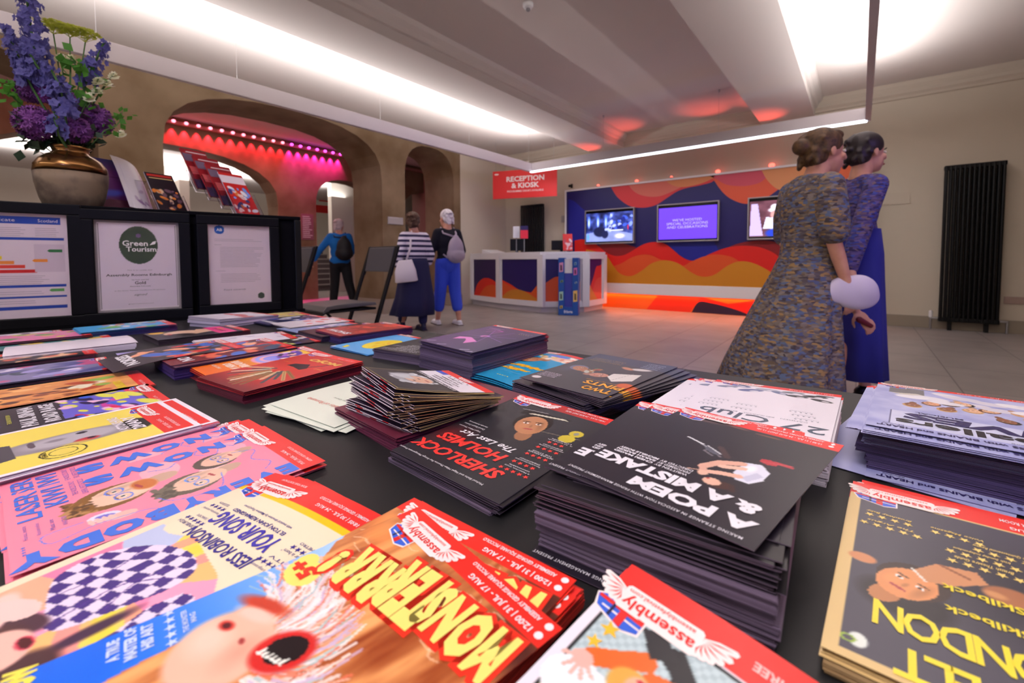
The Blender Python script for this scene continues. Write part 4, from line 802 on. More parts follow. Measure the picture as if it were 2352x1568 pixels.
def art_purple():
    cv = base((62, 44, 96), 1, 11); cv.grad(cv.Y > -94, (48, 40, 84), (92, 54, 110), (cv.X + 60) / 160 + cv.noise(40, 40, 3) * .3)
    cv.poly([(40, 52), (20, 36), (10, 44), (-6, 66), (-16, 40), (20, 20), (44, 30)], (232, 130, 206)); cv.ell(6, -4, 12, 10, (206, 120, 190), 20, .3); cv.ell(4, -2, 6, 6, (150, 90, 120), 0, .3)
    for a in (20, 60, 110, 160, 200, 250, 300): cv.line([(0, -6), (60 * math.cos(R(a)), -6 + 60 * math.sin(R(a)))], 1.6, (170, 110, 220), .7)
    for a in (-20, 10, 50, 80): cv.line([(8, -60), (8 + 46 * math.cos(R(a)), -60 + 30 * math.sin(R(a)))], 2, (226, 90, 200), .7)
    for x, y in ((52, 84), (12, 92), (-52, 92), (-66, 98)): cv.line([(x, y), (x + 14, y + 9)], 2.4, (222, 206, 240))
    S = Sheet().canvas(cv); S.text('A SPECTACULAR NEW SHOW', 40, -74, 44, 4, (200, 180, 230)); S.text('CIRCUS AND MUSIC', 40, -66, 36, 4, (200, 180, 230)); S.text('"OUT OF THIS WORLD"', -46, -70, 34, 4, (210, 180, 220)); S.stars(5, -46, -62, 6, 2.2, (220, 190, 120))
    S.text('21:10 | 30 JUL - 24 AUG', -42, -99, 46, 3.6, WH); S.logo(42, -98, .7, 0, False); return S
def art_mojo():
    cv = base((196, 40, 36), 1, 17); cv.ell(0, 0, 90, 110, (224, 56, 44), 0, .9, .8); cv.grad(cv.Y > 60, (196, 40, 36), (120, 24, 30), (cv.Y - 60) / 45)
    q = random.Random(2)
    for i in range(16):
        a = R(200 + i * 9.5); L = q.uniform(60, 100); w_ = 6; c = q.choice([(232, 190, 140), (230, 120, 70), (70, 80, 84), (206, 160, 100), (150, 110, 60), (240, 226, 190)])
        x0, y0 = 5, -2; x1, y1 = x0 - L * math.cos(a) * .8, y0 - L * math.sin(a)
        cv.line([(x0 + (x1 - x0) * .3, y0 + (y1 - y0) * .3), (x1, y1)], w_, c); cv.line([(x0 + (x1 - x0) * .3, y0 + (y1 - y0) * .3), (x1, y1)], 1.2, (60, 40, 36), .5)
    cv.poly([(20, -30), (-10, -40), (-30, -20), (-26, -8), (0, -14), (24, -16)], (40, 16, 30)); cv.line([(-20, -20), (-40, -46), (-44, -60)], 4, (40, 16, 30)); cv.ell(-44, -62, 5, 5, (40, 16, 30))
    S = Sheet().canvas(cv); S.text('MOJO', -20, -64, 86, 18, (240, 190, 90), 0, .05, .1); S.text('WINNER BEST THEATRE', -20, -80, 60, 5, (232, 170, 120)); S.text('KHALID', -54, -26, 22, 5, (240, 190, 90)); S.text('COMEDY', 46, -30, 24, 4, (230, 150, 60)); S.text('15:20 | 31 JUL - 24 AUG', -40, -94, 50, 4.6, WH); S.logo(42, -95, .85); return S
def art_orange():
    cv = base((250, 130, 30), 1, 19); cv.grad(cv.Y > -86, (250, 200, 60), (244, 110, 30), (cv.Y + 80) / 170)
    for r in (46, 38, 30, 22): cv.ell(20, -20, r, r * .9, ((160, 170, 250), (250, 160, 190), (150, 150, 240), (250, 180, 200))[r // 8 % 4], 0, .1)
    cv.ell(10, -46, 30, 22, (120, 60, 170), 20, .2); cv.ell(-6, -30, 16, 12, (170, 96, 60), 0, .3); cv.ell(30, -66, 24, 12, (90, 60, 170), -10, .2); cv.ell(-20, -64, 22, 12, (246, 226, 220), 10, .2); cv.ell(-30, -40, 14, 10, (240, 160, 180), 0, .2); cv.ell(-52, -40, 26, 24, (252, 176, 40), 0, .4); cv.blobs(18, -10, -70, 50, -30, [(70, 50, 90), (246, 190, 170), (190, 120, 220), (250, 230, 230)], 3, 7, 5)
    S = Sheet().canvas(cv); w = (255, 214, 190)
    S.text('BRAVE', 22, 40, 60, 14, w, 0, .08); S.text('NEW HERO', 8, 56, 76, 14, w, 0, .08); S.text('FAMILY SHOW', 36, 74, 40, 6, w, 0, .03); S.text('10:55 | 31 JUL', -40, -95, 40, 4.6, WH); S.logo(42, -94, .85); return S
def art_green():
    cv = base((224, 230, 214), 1.5, 0); S = Sheet().canvas(cv); r = (226, 120, 104)
    S.text("Timbers Tales of Romania", -6, 62, 110, 8, r, 0, -.004, .25)
    for p in (((-50, 20), (0, 6), (40, -10)), ((-20, -60), (10, -64), (30, -56)), ((0, 6), (8, -30), (20, -60))): 
        for a, b2 in zip(p[:-1], p[1:]): n = Vector((-(b2[1] - a[1]), b2[0] - a[0])).normalized() * .4; S.poly([(a[0] - n.x, a[1] - n.y), (b2[0] - n.x, b2[1] - n.y), (b2[0] + n.x, b2[1] + n.y), (a[0] + n.x, a[1] + n.y)], (90, 96, 84), 2)
    S.text('a solo show', 0, 40, 40, 4, (130, 136, 120)); return S
def art_spilky():
    cv = base((40, 150, 200), 1, 13); cv.ell(20, 20, 60, 80, (60, 168, 214), 0, .9, .7); cv.face(30, -34, 24, -70, (206, 140, 100), (30, 26, 34)); cv.ell(-20, -64, 34, 16, (236, 190, 170), 0, .2); cv.ell(52, -74, 16, 9, (240, 200, 60), 0, .2); cv.blobs(26, -60, -84, 30, -54, [(240, 200, 180), (226, 120, 90), (250, 230, 220), (236, 190, 80)], 3, 8, 4); cv.ell(0, -80, 30, 7, (90, 110, 220), 0, .3)
    S = Sheet().canvas(cv); O = (250, 186, 40); S.text('silky', 8, 36, 80, 17, O, 0, .07, .3); S.text('sisters', 4, 14, 90, 17, O, 0, .07, .3); S.stars(5, 44, 66, 6, 2.4, (230, 226, 130)); S.stars(5, -10, 80, 6, 2.4, (230, 226, 130)); S.text('the outrageous new comedy', 0, 56, 60, 3, (180, 220, 240)); S.logo(40, -97, .8); return S
def art_egg():
    cv = base((96, 176, 240), 1, 13); cv.ell(-2, 12, 40, 56, (250, 220, 40), 8, .03); cv.blobs(14, -28, -20, 24, 50, [(252, 228, 70), (246, 206, 30)], 6, 12, 3); cv.ell(-10, 0, 7, 7, (250, 170, 60), 0, .4); cv.poly([(40, 74), (58, 70), (46, 92), (34, 92)], (248, 220, 50)); cv.poly([(74, 90), (66, 96), (70, 105), (74, 105)], (250, 240, 250))
    S = Sheet().canvas(cv); S.text('pick me up and read me', 30, -60, 60, 3, (170, 210, 250)); S.logo(44, -97, .8, 0, False); return S
def art_black(title, cols, seed, bandc=True, main=INK):
    """theatre flyer with a dark ground, a block of painted figures and white lettering"""
    cv = base(main, 1.6, 19 if bandc else 0); cv.blobs(34, -70, -80, 70, 50, cols, 5, 16, seed)
    S = Sheet().canvas(cv)
    if title: S.text(title, 0, 74, 112, 20, WH, 0, .04)
    if bandc: S.text('17:30 | 31 JUL - 24 AUG', -40, -94, 46, 4.6, WH); S.logo(42, -95, .85)
    return S
def art_face():
    cv = base((60, 56, 64), 1.6, 19); cv.ell(14, 30, 50, 46, (240, 196, 170), 0, .1); cv.poly([(60, -10), (40, -40), (-10, -30), (-30, 20)], (236, 190, 160)); cv.ell(-30, 50, 40, 40, (34, 24, 26), 20, .2); cv.rect(-70, -74, 74, -30, (246, 60, 140)); cv.ell(20, -60, 22, 6, (250, 150, 70), 10, .3); cv.ell(60, 80, 30, 20, (246, 190, 70), 0, .3); cv.ell(6, 62, 14, 5, (214, 90, 90), 0, .4)
    S = Sheet().canvas(cv); S.text('COMING OF AGE', 0, -50, 90, 10, (160, 20, 90), 0, .02); S.text('18:40 | 31 JUL', -40, -94, 40, 4.6, WH); S.logo(42, -95, .85, 0, False); return S
def art_burrito():
    cv = base((236, 164, 92), 1.3, 19); cv.grad(cv.Y > -86, (246, 176, 100), (214, 130, 70), cv.noise(24, 24, 5) * 1.6 - .4); cv.blobs(30, -70, -20, 70, 100, [(150, 80, 50), (250, 190, 120), (96, 50, 40), (200, 120, 70)], 3, 10, 9, 3.2, 80); cv.blobs(12, -50, -60, 50, -20, [(150, 186, 80), (240, 230, 200), (190, 80, 50)], 7, 13, 2)
    S = Sheet().canvas(cv); S.text('BURRITO', -30, -66, 60, 12, (240, 206, 40), 0, .06); S.text('13:25 | 31 JUL', -40, -94, 40, 4.6, WH); return S
def art_mirror():
    cv = base((52, 46, 54), 1.2, 19); cv.poly([(-64, -84), (64, -84), (50, 0), (-50, 4)], (110, 100, 210)); cv.blobs(40, -60, -84, 60, 0, [(226, 40, 90), (60, 100, 220), (240, 190, 220), (40, 24, 80), (230, 226, 90), (210, 60, 160)], 3, 10, 3, 3, 20); cv.rect(0, -70, 44, -54, (236, 228, 70)); cv.blobs(12, -70, 60, 70, 100, [(226, 60, 90), (60, 50, 110), (240, 190, 200)], 4, 10, 7)
    S = Sheet().canvas(cv); g = (214, 208, 218); S.text('PAUL SINHA', 0, 34, 110, 15, g, 0, .05); S.text('ROAD RAGE', 0, 14, 104, 15, g, 0, .05); S.text('THE BRAND NEW SHOW', 0, 50, 50, 4, (226, 220, 90)); S.text('20:00 | 31 JUL', -40, -94, 40, 4.6, WH); S.logo(42, -94, .85); return S
def art_white(): return Sheet().canvas(base((238, 226, 240), 6, 0))
def art_studio():
    cv = Cv(148, 210, .9, (238, 228, 242)); cv.rect(-99, -106, 99, -82, RED)
    cv.rect(-69, -81, 69, 100, (24, 22, 28)); cv.rect(-67, -79, 67, 98, (172, 192, 200))
    cv.mix((((cv.X // 2.6).astype(int) + (cv.Y // 2.6).astype(int)) % 2 == 0) & (np.abs(cv.X) < 67) & (cv.Y > -79) & (cv.Y < 98), (196, 214, 220), .8)
    cv.poly([(67, -34), (34, -36), (12, 10), (8, 98), (67, 98)], (24, 22, 28)); cv.poly([(67, -31), (35, -33), (14, 10), (11, 98), (67, 98)], (238, 224, 90))
    cv.ell(56, -30, 16, 12, (246, 244, 252)); cv.ell(22, -52, 12, 9, (246, 244, 252)); cv.ell(10, -30, 12, 9, (240, 240, 150), 0, .2); cv.ell(-30, -50, 14, 10, (246, 244, 252))
    # boy in orange top, black dungarees, arms out (printed)
    cv.poly([(46, -70), (30, -62), (26, -50), (20, -66), (30, -76)], (36, 34, 40)); cv.line([(40, -60), (52, -50), (58, -46)], 9, (224, 104, 36)); cv.line([(34, -54), (20, -58), (14, -62)], 8, (224, 104, 36)); cv.ell(61, -42, 5, 4, (240, 180, 170)); 
    for a in (60, 90, 120, 150, 20): cv.line([(61, -42), (61 + 9 * math.cos(R(a)), -42 + 9 * math.sin(R(a)))], 1.8, (240, 180, 170))
    cv.ell(40, -45, 10, 9, (226, 166, 70), 0, .15); cv.ell(37, -46, 6, 7, (240, 180, 150), 0, .2); cv.ell(37, -50, 2.4, 1, (200, 40, 60)); cv.poly([(40, -62), (50, -74), (40, -78), (30, -70)], (40, 38, 44))
    cv.poly([(14, -44), (24, -20), (-20, 0), (-40, -20), (0, -46)], (30, 28, 36)); cv.ell(10, -22, 8, 4, (240, 180, 150), 20); cv.ell(-4, -4, 12, 11, (200, 90, 50), 0, .2)
    cv.ell(40, 6, 17, 24, (150, 100, 40), 20, .1)
    for i in range(26): a = i * .24; cv.ell(40 + 16 * math.cos(a), 6 + 22 * math.sin(a), 2.6, 1.8, (244, 222, 190) if i % 2 else (226, 150, 60), math.degrees(a))
    S = Sheet().canvas(cv); Y = (244, 190, 50)
    for x, y, r in ((60, -62, 5), (62, -52, 4), (46, -28, 6), (28, -36, 5.5), (8, -58, 4.5), (18, -18, 6), (-20, -62, 5), (-46, -60, 6)): S.star(x, y, r, Y if x != 8 else (236, 90, 60), 20 + x)
    S.text('STUDIO THREE', -14, -92, 42, 5, (250, 190, 190), 0, .03); S.text('11:20 | 31 JUL - 24 AUG', -46, -98, 40, 4, WH); S.logo(47, -84, 1.0); S.text('LITTLE BIG KID', 0, 70, 110, 20, (236, 60, 50), 0, .08); return S

# ------------------------------------------------------------------ table and flyers
TT = .747
t = thing('display_table', 'long black topped table covered with show flyers', 'table', (0, 0, 0))
tabm = mat('black_table_top', rgb(30, 29, 31), .45, bump=(600, .03))
MB().box(-2.75, -.14, TT - .03, 1.5, .86, TT).build('table_top', tabm, t, bevel=.003)
for x in (-2.65, -.7, 1.4):
    for y in (-.06, .78): MB().tube([(x, y, 0), (x, y, TT - .03)], .016, 10).build('leg', blackm, t)
def pmat(x, y, th, z, a=0, b=0):
    c, s = math.cos(R(th)), math.sin(R(th)); ex = Vector((c, s, a)).normalized(); ey = Vector((-s, c, b)); ey = (ey - ex * ex.dot(ey)).normalized(); ez = ex.cross(ey)
    m = Matrix((ex, ey, ez)).transposed().to_4x4(); m.translation = (x, y, TT + z); return m
def flat_art(col, band=19, w=148, h=210):
    S = Sheet(); S.poly([(-w / 2, -h / 2 + band), (w / 2, -h / 2 + band), (w / 2, h / 2), (-w / 2, h / 2)], col, 0)
    if band: S.poly([(-w / 2, -h / 2), (w / 2, -h / 2), (w / 2, -h / 2 + band), (-w / 2, -h / 2 + band)], RED, 0)
    return S
def stack(art, pose, label, under, grp, n=8, edge=(92, 80, 100), jit=.0012, seed=1, fan=(), bend=None, band=19, face=INK, w=.148, h=.210, base_pose=None, rest=None, pitch=.0011, top=None):
    """a top flyer, n more single flyers under it and, for tall stacks, the uncountable rest below"""
    q = random.Random(seed); x, y, th, z, a, b = pose; S = art(); S.slab(w, h, .0004, edge)
    if top: S.V = [v * (top[0] / w, top[1] / h, 1) for v in S.V]
    me = S.mesh('flyer', bend); top = link('flyer', me, PRINT); top.matrix_world = pmat(x, y, th, z, a, b); tag(top, label, 'flyer')
    bx, by, bth = base_pose or (x, y, th); zz = z - .0007
    for (du, dv, dr, dz) in fan:
        zz -= dz; c, s = math.cos(R(th)), math.sin(R(th)); o = link('flyer', me); k = max(.0, zz / z) if z > .01 else 1
        o.matrix_world = pmat(x + (c * du - s * dv) / 1000, y + (s * du + c * dv) / 1000, th + dr, zz, a * k, b * k); tag(o, under, 'flyer', grp)
    P2_ = flat_art(face, band, w * 1000, h * 1000).slab(w, h, .00045, edge).mesh('flyer', None if z > .012 else bend) if n else None
    k0 = len(fan)
    for i in range(n):
        zz -= .0007
        if zz < .0006: break
        k = max(0, min(1, zz / z)); o = link('flyer', P2_); P2_.materials.append(PRINT) if not P2_.materials else None
        o.matrix_world = pmat(bx + q.gauss(0, jit), by + q.gauss(0, jit), bth + q.gauss(0, jit * 500), zz, a * k, b * k); tag(o, under, 'flyer', grp)
    if zz > .004:
        S = Sheet(); N = int(zz / pitch); drift = [q.gauss(0, jit * 1.5), q.gauss(0, jit * 1.5), 0]; f = [(0, 2, 3, 1), (4, 5, 7, 6), (0, 1, 5, 4), (2, 6, 7, 3), (0, 4, 6, 2), (1, 3, 7, 5)]
        ec = np.array(lin([v / 255 for v in edge])); fc = np.array(lin([v / 255 for v in face])); rc = np.array(lin([v / 255 for v in RED]))
        for i in range(N):
            zt_ = zz - .0007 - i * pitch; k = max(0, zt_ / z)
            if i % 9 == 0: drift = [q.gauss(0, jit * 1.6), q.gauss(0, jit * 1.6), q.gauss(0, jit * 500)]
            M = pmat(bx + drift[0] + q.gauss(0, jit * .35), by + drift[1] + q.gauss(0, jit * .35), bth + drift[2], zt_, a * k, b * k)
            v = [tuple(M @ Vector((u, v_, w_))) for w_ in (-pitch * .82, 0) for v_ in (-h / 2, h / 2) for u in (-w / 2, w / 2)]
            cc = ec * q.uniform(.65, 1.25); col = np.array([cc] * 4 + [cc * .8 + rc * .2 if band and j < 2 else cc for j in range(4)]); S.raw(v, f, np.clip(col, 0, 1))
        o = S.build('flyer_stack'); tag(o, rest or ' '.join(('paper edges below: ' + under).split()[:16]), 'flyers', None, 'stuff')
    return top
nF = lambda *a: tuple(a)
D_ = (112, 96, 118)
# nearest row
stack(art_poem, (-.0890, .3627, 169.8, .0545, -.012, -.012), 'black flyer lettered A POEM & A MISTAKE, topmost on the tallest near stack', 'black flyer in the tall near stack topped by A POEM & A MISTAKE', 'black flyers of the tallest near stack', 26, D_, .0016, 1,
      fan=((21, 2, 5, .0006), (30, -3, 10, .001), (22, -6, 11, .0008), (14, -8, 12, .0008), (10, -9, 13, .0008)), base_pose=(-.1085, .3640, 182.5), top=(.134, .190), rest='dark paper edges of the tall near pile under A POEM & A MISTAKE', pitch=.0009)
S0 = art_poem(); S0.slab(.148, .21, .0004, D_); o = S0.build('flyer'); o.matrix_world = pmat(-.1085, .352, 182.4, .0018); tag(o, 'black flyer lettered FRINGE MANAGEMENT PRESENT at the very bottom of the tall near stack', 'flyer')
stack(art_sherlock, (-.2922, .3761, 177.4, .0174, .02, -.036), 'dark flyer lettered SHERLOCK HOLMES in red, top of its stack', 'dark flyer under the SHERLOCK HOLMES one, in its stack', 'flyers under SHERLOCK HOLMES', 16, D_, .0016, 2, rest='dark paper edges of the pile under SHERLOCK HOLMES', pitch=.0009)
song_b = lambda x, y: .020 * np.clip((-.055 - y) / .05, 0, 1) ** 2 * (.3 + .7 * (.5 - x / .148)) * 0 - .004 * np.cos(x * 30)
stack(art_song, (-.3367, .0883, 187.2, .0125, -.001, .01), 'cream and rainbow flyer lettered YOUR SONG with a chequered suit, top of its pile', 'red ended flyer fanned out under the YOUR SONG one', 'flyers under YOUR SONG', 7, (225, 196, 176), .0014, 3,
      fan=((-4, -2, -3, .001), (-9, -3, -6, .001), (-14, -3, -8, .001), (-3, 1, -2, .001), (-17, -4, -10, .001)), bend=lambda x, y: .004 * np.cos(x * 22) * np.clip(-y * 12, 0, 1), face=(246, 200, 160))
stack(art_monster, (-.2059, .0959, 168.6, .0215, -.006, -.012), 'large orange and blue flyer lettered MONSTERRRRR! with a roaring face, topmost and nearest', 'red ended flyer sticking out from under the MONSTERRRRR! one', 'flyers under MONSTERRRRR!', 4, (200, 60, 50), .0012, 4,
      fan=((0, -22, 10.5, .0018), (2, -20, 8.5, .001), (-1, -17, 7.5, .001)), face=(238, 60, 40), base_pose=(-.2014, .118, 177))
stack(art_studio, (-.0379, .1182, 172.6, .0200, .13, -.076), 'comic style flyer with an orange clad boy and STUDIO THREE band, near edge', 'flyer beneath the comic style one with the orange boy', 'flyers beneath the comic style flyer', 3, (220, 200, 210), .0012, 5, face=(240, 230, 240), bend=lambda x, y: .004 * np.cos(x * 21))
stack(art_everybody, (-.4940, .1264, 178.2, .0072, .003, -.006), 'pink flyer lettered EVERYBODY KNOWS in blue, the upper of two', 'pink flyer lettered KNOWS in blue, showing beside and under the upper pink one', 'lower pink flyers', 4, (226, 120, 146), .001, 6, fan=((44, 0, .8, .0012), (52, 6, 2.5, .001)), face=(255, 140, 168))
stack(art_yellow, (-.6852, .0770, 181.3, .0135, .008, -.001), 'yellow flyer with a bruised grey face and 5 TIME WINNER ribbon, top of its stack', 'white edged yellow flyer in the stack under the bruised face', 'yellow flyers of the bruised face stack', 5, (228, 212, 232), .0012, 7, fan=((2, -18, 0, .0006),), base_pose=(-.6852, .0951, 181.3), face=(240, 230, 240), rest='white paper edges of the pile under the yellow flyer')
stack(art_velvet, (.0688, .3689, 177.0, .0145, -.018, -.024), 'dark flyer with gold border lettered LONDON in yellow, at the right edge of the picture', 'gold edged flyer beneath the one lettered LONDON', 'flyers beneath the LONDON one', 5, (170, 140, 100), .0012, 8, fan=((-6, -8, -.6, .0008), (-3, -12, -1.4, .0008)), face=(222, 190, 130), h=.21)
stack(art_club, (-.0895, .5917, 179.0, .0345, -.03, .02), 'white flyer lettered 27 Club, top of its stack', 'white flyer slid left from under the 27 Club one', 'white flyers under 27 Club', 10, (214, 204, 220), .0012, 9, fan=((22, 3, .5, .0006), (34, 8, 1, .0008)), face=(238, 230, 240), band=13, rest='white paper edges of the pile under 27 Club')
stack(art_ballers, (.0896, .6507, 176.0, .0450, -.011, .014), 'lilac flyer lettered FIVES with a crowd of players, topmost at the right edge', 'lilac flyer in the stack at the right edge, below the FIVES crowd', 'lilac flyers of the right hand stack', 14, (84, 70, 116), .0018, 10,
      fan=((1, 14, 0, .0008), (1.5, 16, .2, .0008), (3, 18, .3, .001), (5, 8, -.3, .001), (7, 3, -.5, .001), (9, 1, -.7, .001), (11, -2, -.9, .001), (13, -4, -1.1, .001), (14, -6, -1.3, .001)), face=(176, 178, 226), band=9, rest='dark lilac paper edges of the pile at the right edge', pitch=.0009)
o = link('flyer', bpy.data.meshes['flyer'] if False else flat_art((176, 178, 226), 9).slab(.148, .21, .0004, (120, 110, 170)).mesh('flyer'), PRINT); o.matrix_world = pmat(.052, .632, 168, .0012); tag(o, 'lilac flyer sticking out to the left at the bottom of the right hand stack', 'flyer')
S0 = art_ballers().slab(.148, .21, .0004, (120, 110, 170)); o = S0.build('flyer'); o.matrix_world = pmat(.090, .630, 176, .0022); tag(o, 'lilac flyer lettered BRAINS and HEART on the table under the right hand stack', 'flyer')
stack(art_pints, (-.3119, .6221, 172.5, .0335, -.004, -.018), 'grey flyer lettered TWO PINTS in orange, top of its stack', 'dark flyer curling out to the right under TWO PINTS', 'dark flyers under TWO PINTS', 14, D_, .0018, 11,
      fan=((-10, 1, -2, .0008), (-16, 0, -5, .0012), (-22, -2, -8, .0018), (-26, -3, -11, .002), (-30, -4, -13, .0022)), band=0, face=(58, 52, 60), rest='dark paper edges of the pile under TWO PINTS', base_pose=(-.318, .618, 166))
stack(lambda: art_black('', [(240, 220, 210), (220, 120, 50), (70, 80, 100), (250, 240, 236)], 31, False, (74, 84, 100)), (-.207, .665, 177, .0025, 0, 0), 'grey blue flyer with orange and white shapes, between TWO PINTS and 27 Club', 'flyer beneath the grey blue one', 'flyers beneath the grey blue one', 1, D_, .001, 32)
stack(art_purple, (-.5833, .6615, 175.8, .0545, .029, -.030), 'purple flyer with a pink spotlit acrobat, top of the tallest back stack', 'dark purple flyer in the tall back stack under the pink acrobat', 'purple flyers of the tall back stack', 20, (96, 82, 108), .0016, 12, band=11, face=(50, 40, 80), rest='purple grey paper edges of the tall back pile', pitch=.0011)
stack(art_spilky, (-.4700, .6570, 172, .0125, 0, -.03), 'turquoise flyer with orange curly lettering, beside the tall purple stack', 'turquoise flyer lower in the pile beside the purple stack', 'lower turquoise flyers', 8, (30, 50, 70), .0014, 13, fan=((0, 2, 0, .0035), (-2, 5, 2, .003)), face=(40, 140, 190), band=13, bend=lambda x, y: .003 * np.cos(x * 25))
stack(lambda: art_black('', [(44, 42, 48), (54, 50, 58)], 14, False, (44, 40, 46)), (-.752, .672, 186, .020, 0, 0), 'black flyer with small white lettering, on the low stack left of the tall purple one', 'black flyer in the low stack left of the purple one', 'black flyers left of the purple stack', 8, D_, .0014, 14, band=0, face=(40, 36, 42), rest='paper edges of the low black pile beside the purple one')
S = Sheet(); S.z = 0
for i in range(9): S.text(('LIVE THIS AUGUST', 'A NEW PLAY ABOUT EVERYTHING', 'WINNER', 'PART ONE', 'THE LAST TRAIN OUT OF TOWN TONIGHT', 'STORIES', 'BY AND FOR', 'ALL', 'VOICES')[i], 10 - i, 92 - i * 9, (100, 112, 60, 50, 116, 50, 44, 20, 30)[i], 4.5, (214, 208, 216), 0, .02)
o = S.build('printed_lines', [q for q in C.objects if q.get('label', '').startswith('black flyer with small white lettering')][0])
stack(art_egg, (-.9118, .6656, 181.4, .004, .02, .004), 'blue flyer with a big yellow blob, lying behind the orange flyer', 'blue flyer beneath the one with the yellow blob', 'blue flyers beneath the yellow blob one', 2, (70, 130, 190), .0012, 15, fan=((-9, -3, -5, .0006),), face=(96, 176, 240), band=13)
stack(art_orange, (-.8705, .3706, 179.2, .0185, .032, -.021), 'orange flyer with purple swirls and pink lettering, beside the MOJO one', 'flyer in the orange stack, under the purple swirls', 'flyers in the orange stack', 8, (120, 40, 50), .0012, 16, face=(200, 60, 40), rest='dark red paper edges under the orange flyer')
stack(art_mojo, (-.7830, .3620, 185.0, .0200, .01, -.02), 'red flyer lettered MOJO with a fan of pencils, top of its stack', 'dark red flyer in the stack under MOJO', 'flyers under MOJO', 8, (96, 30, 50), .001, 17, face=(150, 30, 36), rest='dark red paper edges of the pile under MOJO')
stack(art_green, (-.5787, .3836, 184.7, .0060, .022, .013), 'pale green flyer with red script lettering, topmost of the green ones', 'pale green flyer fanned out below the upper green one', 'lower pale green flyers', 0, (206, 212, 196), .001, 18, fan=((-2, 10, 3, .0012), (-8, 8, 7, .0012), (6, 6, -3, .001)), band=0, bend=lambda x, y: .003 * np.cos(y * 14))
# back left rows
def rear(colset, title, pose, label, n, seed, main=INK, edge=(60, 50, 70), **k):
    return stack(lambda: art_black(title, colset, seed, True, main), pose, label, 'lower flyer under the ' + label.split(',')[0], 'beneath the ' + label.split(',')[0], n, edge, .0012, seed, face=main, **k)
stack(art_mirror, (-.8500, .0950, 178.5, .0065, 0, 0), 'dark flyer with a blue and pink crowd and grey capitals, left of the yellow stack', 'flyer beneath the dark one with the pink and blue crowd', 'flyers beneath the crowd one', 2, (200, 190, 210), .001, 20)
stack(art_burrito, (-.9850, .1076, 177, .0065, 0, 0), 'orange brown flyer with green letters and a red end, left of the dark crowd flyer', 'flyer beneath the orange brown one', 'flyers beneath the orange brown one', 3, (120, 80, 60), .001, 21, face=(200, 130, 70))
rear([(170, 160, 220), (90, 90, 150), (220, 210, 236), (50, 70, 90), (200, 90, 140)], 'MENTAL', (-1.1759, .0950, 175.9, .0085, 0, 0), 'violet grey flyer with a plain red end, behind the orange brown one', 5, 22, (130, 126, 170))
horse = stack(lambda: art_black('NORSES', [(236, 110, 80), (70, 110, 200), (250, 170, 130), (60, 80, 110), (226, 60, 60)], 23, True, (120, 30, 40)), (-1.020, .350, 177.5, .026, 0, -.02), 'red and blue flyer topping the dark violet stack, overhung by a curled one', 'flyer in the dark violet stack behind the orange one', 'flyers of the dark violet stack', 8, (70, 50, 110), .0012, 23, face=(90, 40, 60), base_pose=(-1.005, .352, 178), rest='violet paper edges of the pile behind the orange flyer')
S0 = art_black('NORSES', [(236, 110, 80), (70, 110, 200), (250, 170, 130), (226, 60, 60)], 24, True, (70, 60, 66)); S0.slab(.148, .21, .0004, (100, 60, 80))
o = S0.build('flyer', None, PRINT, bend=lambda x, y: -.9 * np.clip(y + .01, 0, 1) ** 2); o.matrix_world = pmat(-1.085, .283, 178.5, .0275); tag(o, 'dark curled flyer with pale capitals drooping to the left off the violet stack', 'flyer')
rear([(120, 140, 230), (240, 200, 80), (250, 160, 120), (220, 60, 70)], '', (-1.215, .330, 176, .004, 0, 0), 'patterned violet and yellow flyer peeping out behind the curled one', 2, 25, (170, 160, 220))
rear([(240, 190, 150), (60, 50, 60), (230, 90, 60)], '', (-1.385, .100, 177, .009, 0, 0), 'dark flyer with a tan streak and red end, under the blank white sheet', 4, 26)
stack(art_white, (-1.4400, .1806, 175, .0145, 0, 0), 'blank white sheet lying askew across the left flyers', 'second white sheet under the blank one', 'white sheets', 0, (230, 220, 234), .001, 27, band=0, fan=((4, -3, 1.5, .0008),), bend=lambda x, y: .004 * np.cos(x * 20))
rear([(90, 150, 150), (230, 236, 230), (60, 110, 120), (240, 200, 90)], '', (-1.600, .170, 178, .006, 0, 0), 'teal and white flyer behind the blank white sheet', 3, 28, (84, 140, 146))
rear([(246, 110, 170), (230, 220, 90), (120, 170, 100), (240, 150, 190)], '', (-1.6833, .1388, 177, .014, 0, 0), 'pink and yellow flyer with a red end, at the far left against the display stand', 5, 29, (240, 130, 180))
rear([(226, 216, 232), (90, 80, 120), (250, 240, 250)], '', (-1.760, .10, 178, .010, 0, 0), 'white flyer with a red end, tucked behind the pink and yellow one', 3, 30, (232, 222, 236))
rear([(70, 170, 240), (110, 190, 90), (236, 110, 130), (240, 236, 250)], '', (-1.700, .3300, 178, .018, 0, 0), 'sky blue and green flyer, top of a stack against the display stand', 8, 33, (90, 180, 244), (20, 50, 110))
stack(art_face, (-1.4327, .4292, 178.5, .013, 0, 0), 'flyer with a pale face and a pink block, in the middle of the back left', 'flyer beneath the pale face and pink block', 'flyers beneath the pale face', 5, (60, 50, 60), .0012, 34)
rear([(236, 226, 240), (250, 240, 250), (200, 190, 214)], '', (-1.250, .4800, 170, .005, 0, 0), 'narrow white edge of a flyer behind the red and blue stack', 2, 35, (236, 226, 240))
rear([(250, 240, 240), (40, 36, 110), (236, 230, 120), (226, 50, 50)], '', (-1.165, .5000, 171, .0035, 0, 0), 'flyer with yellow and white shapes and a red end, behind the red and blue stack', 2, 36)
rear([(236, 226, 240), (246, 236, 246), (214, 60, 60)], '', (-1.640, .600, 196, .026, .03, .05), 'white and red flyer on the loose lifted pile by the stand', 8, 37, (234, 224, 238), (200, 190, 210), rest='loose paper edges of the lifted white pile by the display stand')
